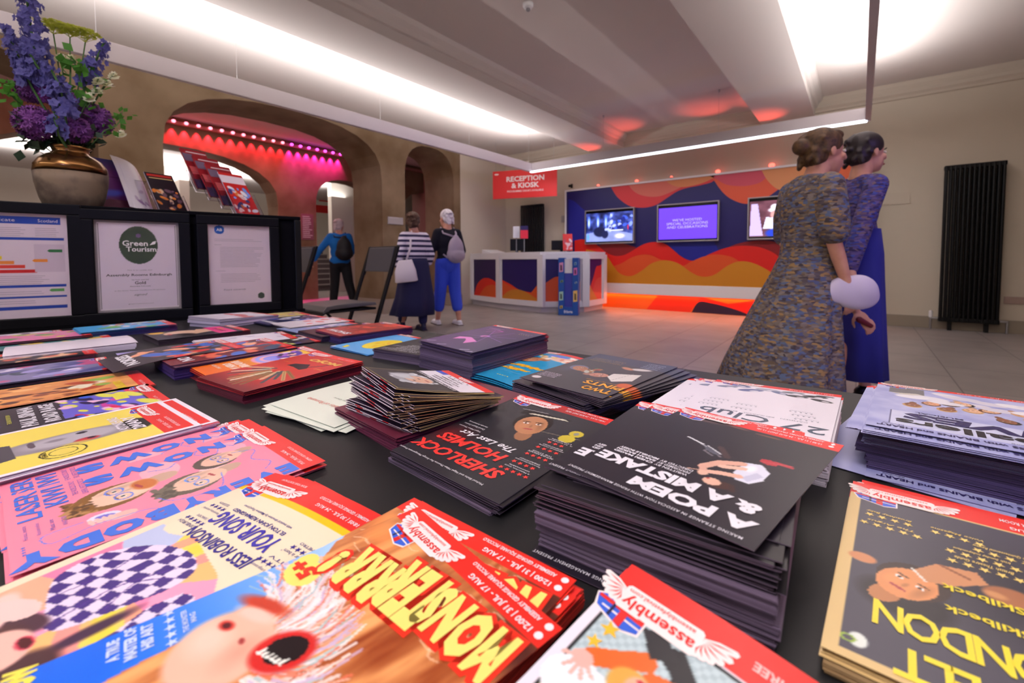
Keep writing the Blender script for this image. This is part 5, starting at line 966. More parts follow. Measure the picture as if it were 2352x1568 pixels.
rear([(240, 226, 160), (190, 140, 200), (246, 210, 110)], 'SONG', (-1.700, .7500, 173, .0065, 0, 0), 'pale yellow and lilac flyer with a red end, at the corner by the display stand', 3, 38, (236, 214, 150))
rear([(236, 232, 246), (40, 80, 200), (30, 34, 80)], 'WWWW', (-1.528, .7305, 177.4, .0075, 0, 0), 'navy and white flyer with a blue end, right of the pale yellow one', 4, 39, (40, 46, 96))
rear([(200, 206, 236), (60, 80, 180), (226, 190, 170), (236, 236, 246)], '', (-1.2978, .7145, 179.8, .005, 0, 0), 'silvery blue patterned flyer at the far table edge', 3, 40, (150, 164, 210))
rear([(236, 228, 238), (240, 90, 90), (246, 240, 246)], '', (-1.400, .7400, 177, .008, 0, 0), 'white flyer striped with red at the far table edge', 3, 41, (238, 226, 236))
rear([(226, 120, 50), (60, 50, 56), (150, 140, 146)], '', (-1.140, .7000, 176, .014, 0, 0), 'dark flyer with an orange glow, under the red brown one at the far edge', 6, 42)
S0 = rear([(206, 60, 50), (150, 40, 40), (230, 80, 60)], 'SHOW', (-1.0750, .7150, 174, .020, 0, 0), 'red brown flyer with white lettering, top of a stack at the far table edge', 8, 43, (166, 44, 40), (70, 56, 110))
# the toppled pile of stiff folded leaflets
LW = .126
def art_leaf():
    cv = Cv(126, 126, 1, (58, 54, 58))
    for i in range(9): cv.line([(60 - i * 12, 62), (50 - i * 12, 20), (56 - i * 12, -10)], .8, (104, 96, 88))
    cv.ell(8, 16, 34, 27, (176, 174, 182), 10, .1); cv.blobs(30, -26, -8, 40, 42, [(206, 206, 212), (150, 148, 156), (228, 226, 232)], 2, 5, 9); cv.ell(0, 10, 22, 17, (230, 182, 156), 10, .1); cv.ell(18, 24, 20, 11, (204, 204, 210), 30, .3); cv.ell(-8, 2, 6, 2, (190, 104, 96)); cv.ell(4, 8, 3, 1.4, (90, 60, 60)); cv.ell(-6, 18, 3, 1.4, (90, 60, 60)); cv.rect(-63, -63, 63, -50, RED)
    cv.line([(-59, -48), (-59, 59), (59, 59), (59, -48)], 1, (206, 176, 100)); cv.rect(-61, -50, 61, -16, (238, 230, 240)); cv.rect(-61, -16, 61, -9, (44, 42, 50)); cv.rect(36, -50, 62, -42, (70, 90, 200))
    S = Sheet().canvas(cv)
    for i, v in enumerate((-12.5, -22, -28, -34, -41)): S.text(('EUAN SUMMERS COMEDY POST', 'PREVIEW REVIEW', 'NOT TO BE MISSED', 'THIS SUMMER', 'NO LIMITS')[i], 0, v, (110, 60, 70, 50, 40)[i], (4.5, 3, 3, 3, 3)[i], WH if i == 0 else INK, 0, .01)
    S.stars(5, 0, -46.5, 12, 2, INK); S.logo(0, -56, .5, 0, False); return S
def leafmesh(S, opening, red, seed, wv=0.0):
    """two stiff leaves joined along one side; gold line round the long edges, white and red at the open end"""
    g = lin(rgb(226, 196, 130)); w_ = lin(rgb(238, 226, 232)); r_ = lin(rgb(224, 40, 50)); d_ = lin(rgb(40, 28, 50)); h = LW / 2; n = 10; T = .0007
    for k in (0, 1):
        zf = lambda x, y: -.0003 - k * .0009 - (opening * (.5 + y / LW) ** 2 if k else 0)
        for j in range(n):
            for i in range(n):
                x0, x1, y0, y1 = [-h + 2 * h * q_ / n for q_ in (i, i + 1, j, j + 1)]
                S.raw([(x0, y0, zf(x0, y0)), (x1, y0, zf(x1, y0)), (x1, y1, zf(x1, y1)), (x0, y1, zf(x0, y1))], [(0, 1, 2, 3)], d_)
                S.raw([(x0, y0, zf(x0, y0) - T), (x1, y0, zf(x1, y0) - T), (x1, y1, zf(x1, y1) - T), (x0, y1, zf(x0, y1) - T)], [(3, 2, 1, 0)], w_)
            y0, y1 = -h + 2 * h * j / n, -h + 2 * h * (j + 1) / n
            for x in (-h, h): S.raw([(x, y0, zf(x, y0)), (x, y1, zf(x, y1)), (x, y1, zf(x, y1) - T), (x, y0, zf(x, y0) - T)], [(0, 1, 2, 3)], g)
            for y in (-h, h): S.raw([(y0, y, zf(y0, y)), (y1, y, zf(y1, y)), (y1, y, zf(y1, y) - T), (y0, y, zf(y0, y) - T)], [(0, 1, 2, 3)], r_ if (y < 0 or j in red) else w_)
    return S
topS = leafmesh(art_leaf(), .006, (2, 3), 1)
top = topS.build('folded_leaflet', None, PRINT, bend=lambda x, y: .5 * (y + .0) ** 2 - .15 * x * y)
top.matrix_world = pmat(-.4259, .3689, 162.2, .0575, .0, .20); tag(top, 'folded black leaflet with a grey haired face and white panel, topmost of the toppled pile', 'leaflet')
ml = [leafmesh(Sheet(), .0025 + .0012 * i, ((3, 4), (6, 7), (2, 7), (5,))[i], i).mesh('folded_leaflet', lambda x, y: .3 * y ** 2) for i in range(4)]
q = random.Random(77); zz = .0560; nl = 30
for i in range(nl):
    k = i / (nl - 1); o = link('folded_leaflet', ml[q.randrange(4)], PRINT); zz -= .00155 if i % 7 != 3 else .0019
    swing = 162 + 17 * (1 - math.exp(-2.4 * k)) + q.gauss(0, 1.6) - (5 if 9 < i < 15 else 0); cx_ = -.4259 - .026 * k + .010 * math.sin(i * .9) * (1 - .5 * k); cy_ = .3689 + .012 * k + .006 * math.sin(i * .9)
    o.matrix_world = pmat(cx_, cy_, swing, zz, q.gauss(0, .006), .19 * (1 - k) ** 1.1 + .01); tag(o, 'gold and red edged folded leaflet in the toppled pile, under its topmost one', 'leaflet', 'toppled folded leaflets')
stack(lambda: flat_art((110, 40, 60), 0), (-.4500, .4050, 174, .0165, 0, 0), 'dark red flyer under the toppled folded leaflets, behind the green ones', 'dark red flyer at the base of the toppled leaflet pile', 'dark red flyers under the leaflets', 6, (104, 44, 70), .0018, 44, band=0, face=(110, 40, 60), rest='dark red paper edges at the base of the toppled leaflet pile')

# ------------------------------------------------------------------ display stand on the table
A_, B_2 = Vector((-1.81, .915, 0)), Vector((-2.02, .00, 0)); E_ = (B_2 - A_).normalized(); N_ = Vector((-E_.y, E_.x, 0)) * 1.0
if N_.x < 0: N_ = -N_
def onstand(px, py, back=0):
    r = ray(px, py); p0 = A_ + N_ * (-back); d = (p0 - EYE).dot(N_) / r.dot(N_); return EYE + r * d
ZS = (onstand(690, 500).z + onstand(5, 458).z) / 2
ang = math.atan2(E_.y, E_.x)
SM = Matrix(((E_.x, N_.x, 0, A_.x), (E_.y, N_.y, 0, A_.y), (0, 0, 1, TT), (0, 0, 0, 1)))   # local x along the stand, y out of its face
st = bpy.data.objects.new('display_stand', None); C.objects.link(st); st.matrix_world = SM; tag(st, 'black box shaped display stand on the far left end of the table', 'display stand')
Lst = 1.12
MB().box(.02, -.42, .0, Lst, -.012, ZS - TT - .015).build('body', blackf, st, bevel=.004)
MB().box(-.0, -.44, ZS - TT - .015, Lst, .0, ZS - TT).build('top_board', blackf, st, bevel=.004)
MB().box(-.0, -.03, .0, .025, .0, ZS - TT - .015).build('edge_trim', blackm, st, bevel=.003)
MB().box(.0, -.42, .0, Lst, .03, .012).build('foot_board', blackf, st)
def frame(p_tl, p_tr, p_br, p_bl, label, art, bw=.033, lean=0):
    c = [SM.inverted() @ onstand(*p) for p in (p_tl, p_tr, p_br, p_bl)]
    x0, x1 = sorted(((c[0].x + c[3].x) / 2, (c[1].x + c[2].x) / 2)); z0, z1 = (c[2].z + c[3].z) / 2, (c[0].z + c[1].z) / 2
    if 'wide' in label: x1 = x0 + .235
    w, h = x1 - x0, z1 - z0; o = bpy.data.objects.new('picture_frame', None); C.objects.link(o); tag(o, label, 'frame')
    o.matrix_world = SM @ Matrix(((-1, 0, 0, (x0 + x1) / 2), (0, 0, 1, .006), (0, 1, 0, (z0 + z1) / 2), (0, 0, 0, 1)))   # local x right seen from the front, y up, z out
    b = MB(); b.box(-w / 2 - bw, -h / 2 - bw, 0, w / 2 + bw, -h / 2, .02); b.box(-w / 2 - bw, h / 2, 0, w / 2 + bw, h / 2 + bw, .02); b.box(-w / 2 - bw, -h / 2, 0, -w / 2, h / 2, .02); b.box(w / 2, -h / 2, 0, w / 2 + bw, h / 2, .02)
    b.build('frame_border', mat('frame_black', rgb(12, 11, 17), .5, spec=.15), o, bevel=.003)
    bk = MB().box(-w / 2, -h / 2, .001, w / 2, h / 2, .004).build('backing', blackf, o)
    art(w * 1000, h * 1000).build('certificate', bk, PRINTM, M=Matrix.Translation((0, 0, .006)))
    MB().box(-w / 2, -h / 2, .010, w / 2, h / 2, .0115).build('glazing', mat('frame_glass', (1, 1, 1), .02, trans=1, ior=1.1, spec=.4), o)
def lines(S, x0, x1, y, n, st_, col=(150, 140, 160), seed=1, th=1.0):
    q = random.Random(seed)
    for i in range(n):
        L = (x1 - x0) * q.uniform(.75, 1); S.poly([(x0, y - i * st_), (x0 + L, y - i * st_), (x0 + L, y - i * st_ + th), (x0, y - i * st_ + th)], col, 2)
PAPER = (226, 208, 226)
def cert_energy(w, h):
    cv = Cv(w, h, 2, PAPER); B = (10, 60, 170)
    cv.rect(-w, h * .40, w * .44, h * .47, B); cv.rect(-w, h * .25, w * .46, h * .275, B); cv.rect(-w, -h * .21, w * .46, -h * .185, B); cv.rect(-w, -h * .31, w * .46, -h * .29, B); cv.rect(-w, -h * .42, w * .46, -h * .385, B)
    for i, (x1, c) in enumerate(((-.22, (90, 180, 70)), (-.18, (170, 200, 50)), (-.1, (240, 210, 40)), (-.0, (240, 140, 60)), (.1, (226, 60, 50)), (.2, (206, 20, 30)))): cv.rect(-w * .5, h * (.16 - i * .042) - h * .016, w * x1, h * (.16 - i * .042) + h * .016, c)
    cv.rect(w * .18, -.06 * h, w * .46, h * .21, (210, 190, 212)); 
    S = Sheet().canvas(cv)
    for x, y, c in ((.38, .145, (30, 110, 60)), (.24, .05, (236, 140, 50)), (.38, -.24, (90, 160, 90))): S.poly([(w * (x - .08), h * y), (w * (x - .06), h * (y + .014)), (w * (x + .06), h * (y + .014)), (w * (x + .06), h * (y - .014)), (w * (x - .06), h * (y - .014))], c, 2)
    S.text('Certificate', -w * .12, h * .435, w * .3, h * .03, PAPER); S.text('Scotland', w * .32, h * .435, w * .18, h * .03, PAPER)
    for x0, x1 in ((-.4, -.2), (-.1, .12), (.2, .42)): lines(S, w * x0, w * x1, h * .36, 5, h * .018, seed=int(x0 * 10) + 9)
    lines(S, -w * .45, w * .44, -h * .1, 5, h * .018, seed=4); lines(S, -w * .45, w * .3, -h * .25, 2, h * .02, seed=5); lines(S, -w * .4, w * .2, -h * .34, 2, h * .02, seed=6); return S
def cert_green(w, h):
    cv = Cv(w, h, 2, (222, 206, 226)); g = (150, 140, 150)
    cv.rect(-w, -h, w, h, (160, 152, 160)); cv.rect(-w * .47, -h * .475, w * .47, h * .475, (232, 218, 232)); cv.rect(-w * .46, -h * .465, w * .46, h * .465, (110, 104, 112)); cv.rect(-w * .45, -h * .46, w * .45, h * .46, (224, 208, 228)); cv.ell(0, h * .235, w * .228, h * .21, (56, 72, 58))
    cv.ell(0, h * .34, w * .03, w * .03, (120, 90, 140))
    S = Sheet().canvas(cv); k = (60, 52, 66)
    S.text('Green', -w * .04, h * .255, w * .30, h * .06, WH, 0, .02); S.text('Tourism', w * .03, h * .19, w * .36, h * .055, WH, 0, .02)
    S.poly([(w * .13, h * .235), (w * .2, h * .25), (w * .21, h * .285), (w * .17, h * .275)], WH, 3)
    S.text('This is to certify that', 0, -h * .045, w * .3, h * .012, k); S.text('Assembly Rooms Edinburgh', 0, -h * .10, w * .78, h * .034, k, 0, .02); S.text('has been awarded', 0, -h * .15, w * .2, h * .012, k); S.text('Gold', 0, -h * .185, w * .13, h * .034, k, 0, .02); S.text('Awarded February', 0, -h * .225, w * .25, h * .016, k)
    S.text('in the Green Tourism Certification Programme', 0, -h * .27, w * .6, h * .012, k); S.text('signed', 0, -h * .32, w * .16, h * .03, k, 0, -.004, .4); S.text('green-tourism.com', 0, -h * .42, w * .3, h * .01, k); return S
def cert_letter(w, h):
    cv = Cv(w, h, 2, PAPER); cv.ell(-w * .32, h * .44, w * .08, w * .08, (20, 90, 190)); cv.ell(w * .33, -h * .41, w * .06, w * .06, (50, 66, 58))
    S = Sheet().canvas(cv); S.text('AB', -w * .32, h * .44, w * .09, h * .035, WH, 0, .02)
    lines(S, -w * .4, w * .4, h * .32, 2, h * .02, seed=1); lines(S, -w * .4, -w * .26, h * .25, 1, h * .02); lines(S, -w * .32, w * .4, h * .22, 14, h * .019, seed=2); lines(S, -w * .4, -w * .2, -h * .08, 1, 2); lines(S, -w * .32, w * .4, -h * .12, 6, h * .02, seed=3)
    S.text('Yours sincerely', -w * .1, -h * .32, w * .36, h * .03, (100, 90, 120), 0, -.004, .4); return S
frame((0, 490), (153, 493), (168, 718), (0, 738), 'wide black framed energy certificate with coloured bars, leftmost on the stand', cert_energy)
frame((220, 502), (413, 515), (413, 706), (220, 720), 'black framed certificate with a dark green Green Tourism disc, in the middle of the stand', cert_green)
frame((477, 515), (618, 522), (620, 690), (480, 702), 'black framed letter with a blue round logo, rightmost on the stand', cert_letter)
ZT = ZS
# vase
vx, vy = -2.175, .295
t = thing('vase', 'round bronze shouldered stone vase holding the flowers, on the display stand', 'vase', (vx, vy, ZT))
bronze = mat('bronze_glaze', rgb(150, 108, 62), .22, .9, noise=(6, rgb(96, 62, 40), .4, .7)); vst = mat('vase_stone', rgb(132, 112, 92), .7, noise=(14, rgb(84, 68, 58), .4, .65))
prof = [(0, .06), (.005, .072), (.04, .084), (.09, .094), (.125, .0965)]; prof2 = [(.125, .097), (.15, .094), (.172, .080), (.186, .062), (.192, .050), (.200, .046), (.210, .049), (.216, .056), (.212, .05), (.19, .04), (.12, .04)]
MB().loft([(0, 0, z, r, r) for z, r in prof], 40).build('belly', vst, t, True); MB().loft([(0, 0, z, r, r) for z, r in prof2], 40).build('shoulder', bronze, t, True)
mouth = Vector((vx, vy, ZT + .21))
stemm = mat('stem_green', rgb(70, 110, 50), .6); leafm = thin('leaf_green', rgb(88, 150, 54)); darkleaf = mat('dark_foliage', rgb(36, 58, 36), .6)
vio = [thin('petal_violet', rgb(122, 118, 186)), thin('petal_lilac', rgb(172, 166, 214)), thin('petal_indigo', rgb(82, 76, 150)), thin('petal_pale', rgb(222, 214, 240))]
def fpt(px, py, dx=0): return atX(px, py, vx + dx)
def petals(b, c, r, n, q, mis, nrm=None, cup=.35, wd=.55):
    nrm = nrm or Vector((q.gauss(0, 1), q.gauss(0, 1), q.gauss(.2, 1))).normalized(); u = nrm.orthogonal().normalized(); v = nrm.cross(u); a0 = q.uniform(0, 6)
    for i in range(n):
        a = a0 + 2 * math.pi * i / n; d = u * math.cos(a) + v * math.sin(a); e = nrm.cross(d)
        b.add([c, c + d * r * .5 + e * r * wd * .5 + nrm * r * cup * .4, c + d * r + nrm * r * cup, c + d * r * .5 - e * r * wd * .5 + nrm * r * cup * .4], [(0, 1, 2, 3)], q.choice(mis))
def flower(name, label, grp, tip, dx=0):
    tip_ = fpt(*tip, dx); t = thing(name, label, 'flower', tuple(mouth), 0, grp); base_ = Vector((random.uniform(-.03, .03), random.uniform(-.03, .03), -.10)); return t, tip_ - mouth, base_
def delph(pts, wpx, label, seed, dx):
    q = random.Random(seed); P3 = [fpt(x, y, dx) - mouth for x, y in pts]; t = thing('delphinium', label, 'flower', tuple(mouth), 0, None)
    full = smooth([tuple(p) for p in P3], 5) if False else P3
    base_ = Vector((q.uniform(-.02, .02), q.uniform(-.02, .02), -.1)); MB().tube([base_, Vector((0, 0, 0)) + base_ * .2] + list(reversed(P3)), .0035, 6).build('stem', stemm, t, True)
    b = MB(); L = sum((P3[i + 1] - P3[i]).length for i in range(len(P3) - 1)); n = int(L / .0046 * 2.2)
    for i in range(n):
        s = i / n * (len(P3) - 1); k = min(int(s), len(P3) - 2); p = P3[k].lerp(P3[k + 1], s - k); rr = wpx / 640 * (.35 + .65 * min(1, i / n * 2.2 + .15)); a = q.uniform(0, 6.28)
        o_ = Vector((math.cos(a), math.sin(a), q.uniform(-.2, .25))); c = p + o_ * rr * q.uniform(.35, 1); petals(b, c, .0165 * (.6 + .5 * i / n), 5, q, [0, 0, 1, 1, 2, 3], (o_ + Vector((q.gauss(0, .3), q.gauss(0, .3), q.gauss(0, .3)))).normalized(), .25, .9)
        petals(b, c + o_ * .003, .006, 4, q, [3, 1], o_.normalized(), .6, .9)
    b.build('florets', vio, t)
delph([(48, -70), (62, 0), (75, 90), (92, 175)], 22, 'tallest violet blue delphinium spike, reaching out of the top of the picture', 1, .0)
delph([(14, 62), (32, 110), (52, 150), (70, 195)], 17, 'violet blue delphinium spike at the far left of the bunch', 2, .03)
delph([(58, 105), (84, 150), (112, 190), (132, 225)], 22, 'violet blue delphinium spike crossing the middle of the bunch', 3, .05)
delph([(240, 96), (222, 135), (206, 165), (196, 195)], 19, 'slate blue delphinium spike at the right of the bunch', 4, -.02)
delph([(112, 150), (136, 195), (146, 232), (150, 266)], 24, 'violet blue delphinium spike hanging lowest in front of the alliums', 5, .08)
delph([(122, 268), (130, 285), (134, 310)], 17, 'short violet delphinium tip just above the vase rim', 6, .1)
def allium(px, py, rpx, label, seed, cols, dx=0):
    q = random.Random(seed); c = fpt(px, py, dx) - mouth; t = thing('allium', label, 'flower', tuple(mouth)); MB().tube([(q.uniform(-.02, .02), q.uniform(-.02, .02), -.1), c * .4 + Vector((0, 0, .01)), c], .004, 6).build('stem', stemm, t, True)
    b = MB(); R_ = rpx / 640; b.ell(c, (R_ * .8,) * 3, 12, 8, 2)
    for i in range(260):
        d = Vector((q.gauss(0, 1), q.gauss(0, 1), q.gauss(0, 1))).normalized(); petals(b, c + d * R_ * q.uniform(.78, 1), .012, 5, q, [0, 0, 1, 2], d, .5, .45)
    b.build('globe', [mat(*k) for k in cols], t)
pa = [('allium_purple', rgb(124, 62, 140), .6), ('allium_mauve', rgb(170, 110, 186), .6), ('allium_dark', rgb(72, 34, 88), .6)]
for i, (x, y, r, lb, dx) in enumerate(((72, 205, 27, 'purple allium globe at the upper left of the bunch', -.02), (102, 212, 20, 'small magenta allium globe beside the upper left one', 0), (82, 282, 34, 'large mauve allium globe at the lower left, above the vase shoulder', .02), (165, 240, 26, 'dark purple allium globe half hidden behind the lowest delphinium', -.03), (214, 276, 36, 'large dark purple allium globe at the lower right of the bunch', -.02), (172, 298, 28, 'dark purple allium globe just over the vase rim', .03))):
    allium(x, y, r, lb, 20 + i, pa if i != 1 else [('allium_magenta', rgb(176, 90, 190), .6), ('allium_mauve',), pa[0]], dx)
cr = thin('petal_cream', rgb(244, 242, 214)); crg = thin('petal_green_cream', rgb(222, 226, 150))
for i, (x, y, r, lb) in enumerate(((140, 128, 13, 'cream flower left of centre under the green umbels'), (163, 129, 12, 'cream flower right beside the centre one under the green umbels'), (261, 169, 12, 'cream bud furthest to the right of the bunch'), (246, 187, 13, 'pale yellow flower below the furthest right bud'), (226, 181, 13, 'cream flower left of the pale yellow one'), (223, 205, 14, 'cream flower lowest in the right hand cluster'), (279, 303, 11, 'small cream flower by the leaves right of the vase'), (205, 218, 12, 'greenish cream flower under the right hand cluster'))):
    q = random.Random(60 + i); c = fpt(x, y, -.02 + .01 * i) - mouth; t = thing('lisianthus', lb, 'flower', tuple(mouth)); MB().tube([(0, 0, -.08), c * .45 + Vector((0, 0, .02)), c], .002, 5).build('stem', stemm, t, True); b = MB()
    for k in range(5): petals(b, c + Vector((0, 0, -.004 * k)), r / 640 * (.5 + .15 * k), 6, q, [0, 0, 1], (Vector((.6, -.3, .8)) + Vector((q.gauss(0, .2), q.gauss(0, .2), 0))).normalized(), .6 - .1 * k, .9)
    b.build('petals', [cr, crg], t)
q = random.Random(9)
for i, (x, y, r, lb) in enumerate(((122, 58, 24, 'yellow green umbel flower at the top left of the green ones'), (160, 66, 26, 'yellow green umbel flower in the middle at the top'), (195, 78, 22, 'yellow green umbel flower at the top right'))):
    c = fpt(x, y, -.05) - mouth; t = thing('umbel_flower', lb, 'flower', tuple(mouth)); MB().tube([(0, 0, -.08), c * .5, c + Vector((0, 0, -.03))], .002, 5).build('stem', stemm, t, True); b = MB()
    for k in range(90):
        a = q.uniform(0, 6.28); rr = r / 640 * math.sqrt(q.random()) * 1.25; p = c + Vector((rr * math.cos(a), rr * math.sin(a), .008 - 6 * rr * rr + q.gauss(0, .003))); petals(b, p, .009, 5, q, [0, 1], Vector((0, 0, 1)), .3, .9)
        if k % 6 == 0: b.tube([c + Vector((0, 0, -.03)), p], .0008, 4, 2)
    b.build('florets', [thin('umbel_green', rgb(226, 232, 110)), thin('umbel_light', rgb(244, 246, 180)), stemm], t)
def sprig(label, pts, n, ml_, size, seed, spread):
    q = random.Random(seed); P3 = [fpt(x, y, q.uniform(-.03, .05)) - mouth for x, y in pts]; t = thing('leaf_sprig', label, 'foliage', tuple(mouth)); MB().tube([(0, 0, -.06)] + P3, .002, 5).build('stem', stemm, t, True); b = MB()
    for i in range(n):
        k = q.randrange(len(P3) - 1) if len(P3) > 1 else 0; p = P3[k].lerp(P3[k + 1], q.random()) + Vector((q.gauss(0, spread), q.gauss(0, spread), q.gauss(0, spread))); petals(b, p, size * q.uniform(.7, 1.2), 1, q, [0], None, .1, .75)
    b.build('leaves', ml_, t)
sprig('green leafy twig sticking out at the left of the bunch', [(60, 250), (35, 228), (12, 205), (24, 186)], 34, [leafm], .028, 1, .011)
sprig('green leafy twig at the right, beside the stone pier', [(240, 300), (265, 290), (282, 272), (278, 258)], 26, [leafm], .024, 2, .010)
sprig('mixed green leaves behind the cream flowers', [(170, 300), (200, 230), (180, 170), (170, 140)], 70, [leafm], .034, 3, .022)
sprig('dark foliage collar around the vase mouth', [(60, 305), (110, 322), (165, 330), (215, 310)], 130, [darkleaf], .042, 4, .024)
# acrylic holders and brochures on the stand
acr = mat('acrylic_holder', (.97, .96, 1), .04, trans=1, ior=1.18)
def leaned(px, py, zc, lean, yaw):
    p = atD(px, py, zc); p.z = ZT + .004; d = Matrix.Translation(p) @ Matrix.Rotation(R(90 + yaw), 4, 'Z') @ Matrix.Rotation(R(90 - lean), 4, 'X'); return d   # local x right, y up the sheet, z out
def cvbook(w, h, col, blk, band):
    cv = Cv(w * 1000, h * 1000, 2.5, col); band and cv.rect(-w * 600, h * 250, w * 600, h * 430, band); cv.blobs(30, -w * 420, -h * 430, w * 420, h * 120, blk, 4, 11, len(blk) + int(w * 1000)); return Sheet().canvas(cv).slab(w, h, .004, (200, 196, 206))
hold = thing('brochure_holder', 'clear four tier acrylic holder with red programmes, at the right of the display stand', 'holder', (0, 0, 0))
mH = leaned(574, 486, 1.83, 34, 12)
for k in range(4):
    M = Matrix.Translation(Vector((-.045 * k, -.030 * k + .0, .034 * k))) @ mH
    MB().box(-.054, 0, -.014, .054, .11, -.012, M=M).box(-.054, 0, .010, .054, .085, .0115, M=M).box(-.0555, 0, -.014, -.054, .11, .0115, M=M).box(.054, 0, -.014, .0555, .11, .0115, M=M).build('tier', acr, hold)
    S = cvbook(.1, .21, (206, 30, 30), [(110, 150, 220), (240, 200, 190), (220, 120, 50), (60, 60, 120), (236, 236, 240)], (236, 220, 224)); 
    if k: S = Sheet().canvas(Cv(100, 210, 4, (150, 24, 34)).rect(-50, 40, -12, 80, (110, 90, 110)).rect(-44, -30, -14, 10, (206, 90, 90)).rect(-30, 86, 46, 92, (236, 214, 214)).rect(-50, -105, 50, -60, (70, 50, 90))).slab(.1, .21, .006, (170, 30, 36))
    o = S.build('programme', None, PRINT, M=M @ Matrix.Translation((0, .112 + .004, 0))); tag(o, ('red programme with a bright collage, lowest and foremost in the clear tiered holder', 'red programme in the second tier of the clear holder', 'red programme in the third tier of the clear holder', 'red programme in the topmost tier, nearest the stone pier')[k], 'programme')
hb = MB().prism([(-.13, 0), (.0, 0), (-.02, .02), (-.15, .02)], -.05, .05, 'x').build('holder_base', acr, hold); hb.matrix_world = Matrix.Translation((mH.translation.x - .05, mH.translation.y, ZT)) @ Matrix.Rotation(R(-90), 4, 'Z')
mH = leaned(404, 478, 1.78, 34, 12)
o = cvbook(.1, .205, (34, 26, 34), [(226, 130, 50), (120, 90, 100), (60, 50, 70), (230, 190, 150)], None).poly([(-44, 84), (44, 84), (44, 96), (-44, 96)], (206, 50, 40), 3).poly([(-40, 74), (44, 74), (44, 78), (-40, 78)], (236, 200, 130), 3).build('leaflet', None, PRINT, M=mH @ Matrix.Translation((0, .108, 0))); tag(o, 'dark leaflet with a red title and firelit figure, in the small clear holder', 'leaflet')
t = thing('leaflet_holder', 'small clear acrylic holder with the dark firelit leaflet', 'holder', (0, 0, 0)); MB().box(-.054, 0, .006, .054, .075, .0075, M=mH).box(-.054, 0, -.010, .054, .13, -.008, M=mH).box(.054, 0, -.01, .0555, .1, .0075, M=mH).box(-.0555, 0, -.01, -.054, .1, .0075, M=mH).build('shell', acr, t)
mH = leaned(292, 474, 1.70, 30, 12)
t = thing('magazine_holder', 'wide clear acrylic holder with violet magazines beside the vase', 'holder', (0, 0, 0)); MB().box(-.10, 0, .016, .10, .15, .018, M=mH).box(-.10, 0, -.016, .10, .20, -.014, M=mH).box(.10, 0, -.016, .102, .16, .018, M=mH).box(-.102, 0, -.016, -.10, .16, .018, M=mH).build('shell', acr, t)
cv = Cv(150, 240, 2.5, (112, 44, 120)); cv.grad(cv.Y > 60, (112, 44, 120), (54, 50, 130), (cv.Y - 60) / 60); cv.ell(-10, -40, 60, 22, (90, 100, 220), 10, .6); cv.rect(-75, -120, 75, -70, (96, 40, 60)); cv.rect(-75, -70, -30, -40, (60, 60, 140))
o = Sheet().canvas(cv).slab(.15, .24, .004, (210, 206, 216)).build('magazine', None, PRINT, M=mH @ Matrix.Translation((-.02, .125, .004))); tag(o, 'violet and blue magazine in the wide clear holder beside the vase', 'magazine')
for i, (dx, lb) in enumerate(((.018, 'white leafed magazine fanned open behind the violet one, nearer the vase'), (.036, 'white leafed magazine fanned open, nearer the dark leaflet'))):
    cv = Cv(120, 240, 4, (226, 218, 222)); cv.blobs(10, -40, -110, 40, -20, [(190, 170, 190), (150, 110, 160)], 3, 9, i)
    o = Sheet().canvas(cv).slab(.12, .24, .001, (226, 220, 226)).build('magazine', None, PRINT, bend=lambda x, y: -.5 * np.clip(y - .02, 0, 1) ** 2 + .02 * np.cos(x * 20), M=mH @ Matrix.Translation((dx + .025, .128, -.006 + .014 * (i == 5) - .004 * i)) @ Matrix.Rotation(R(35), 4, 'Y')); tag(o, lb, 'magazine')

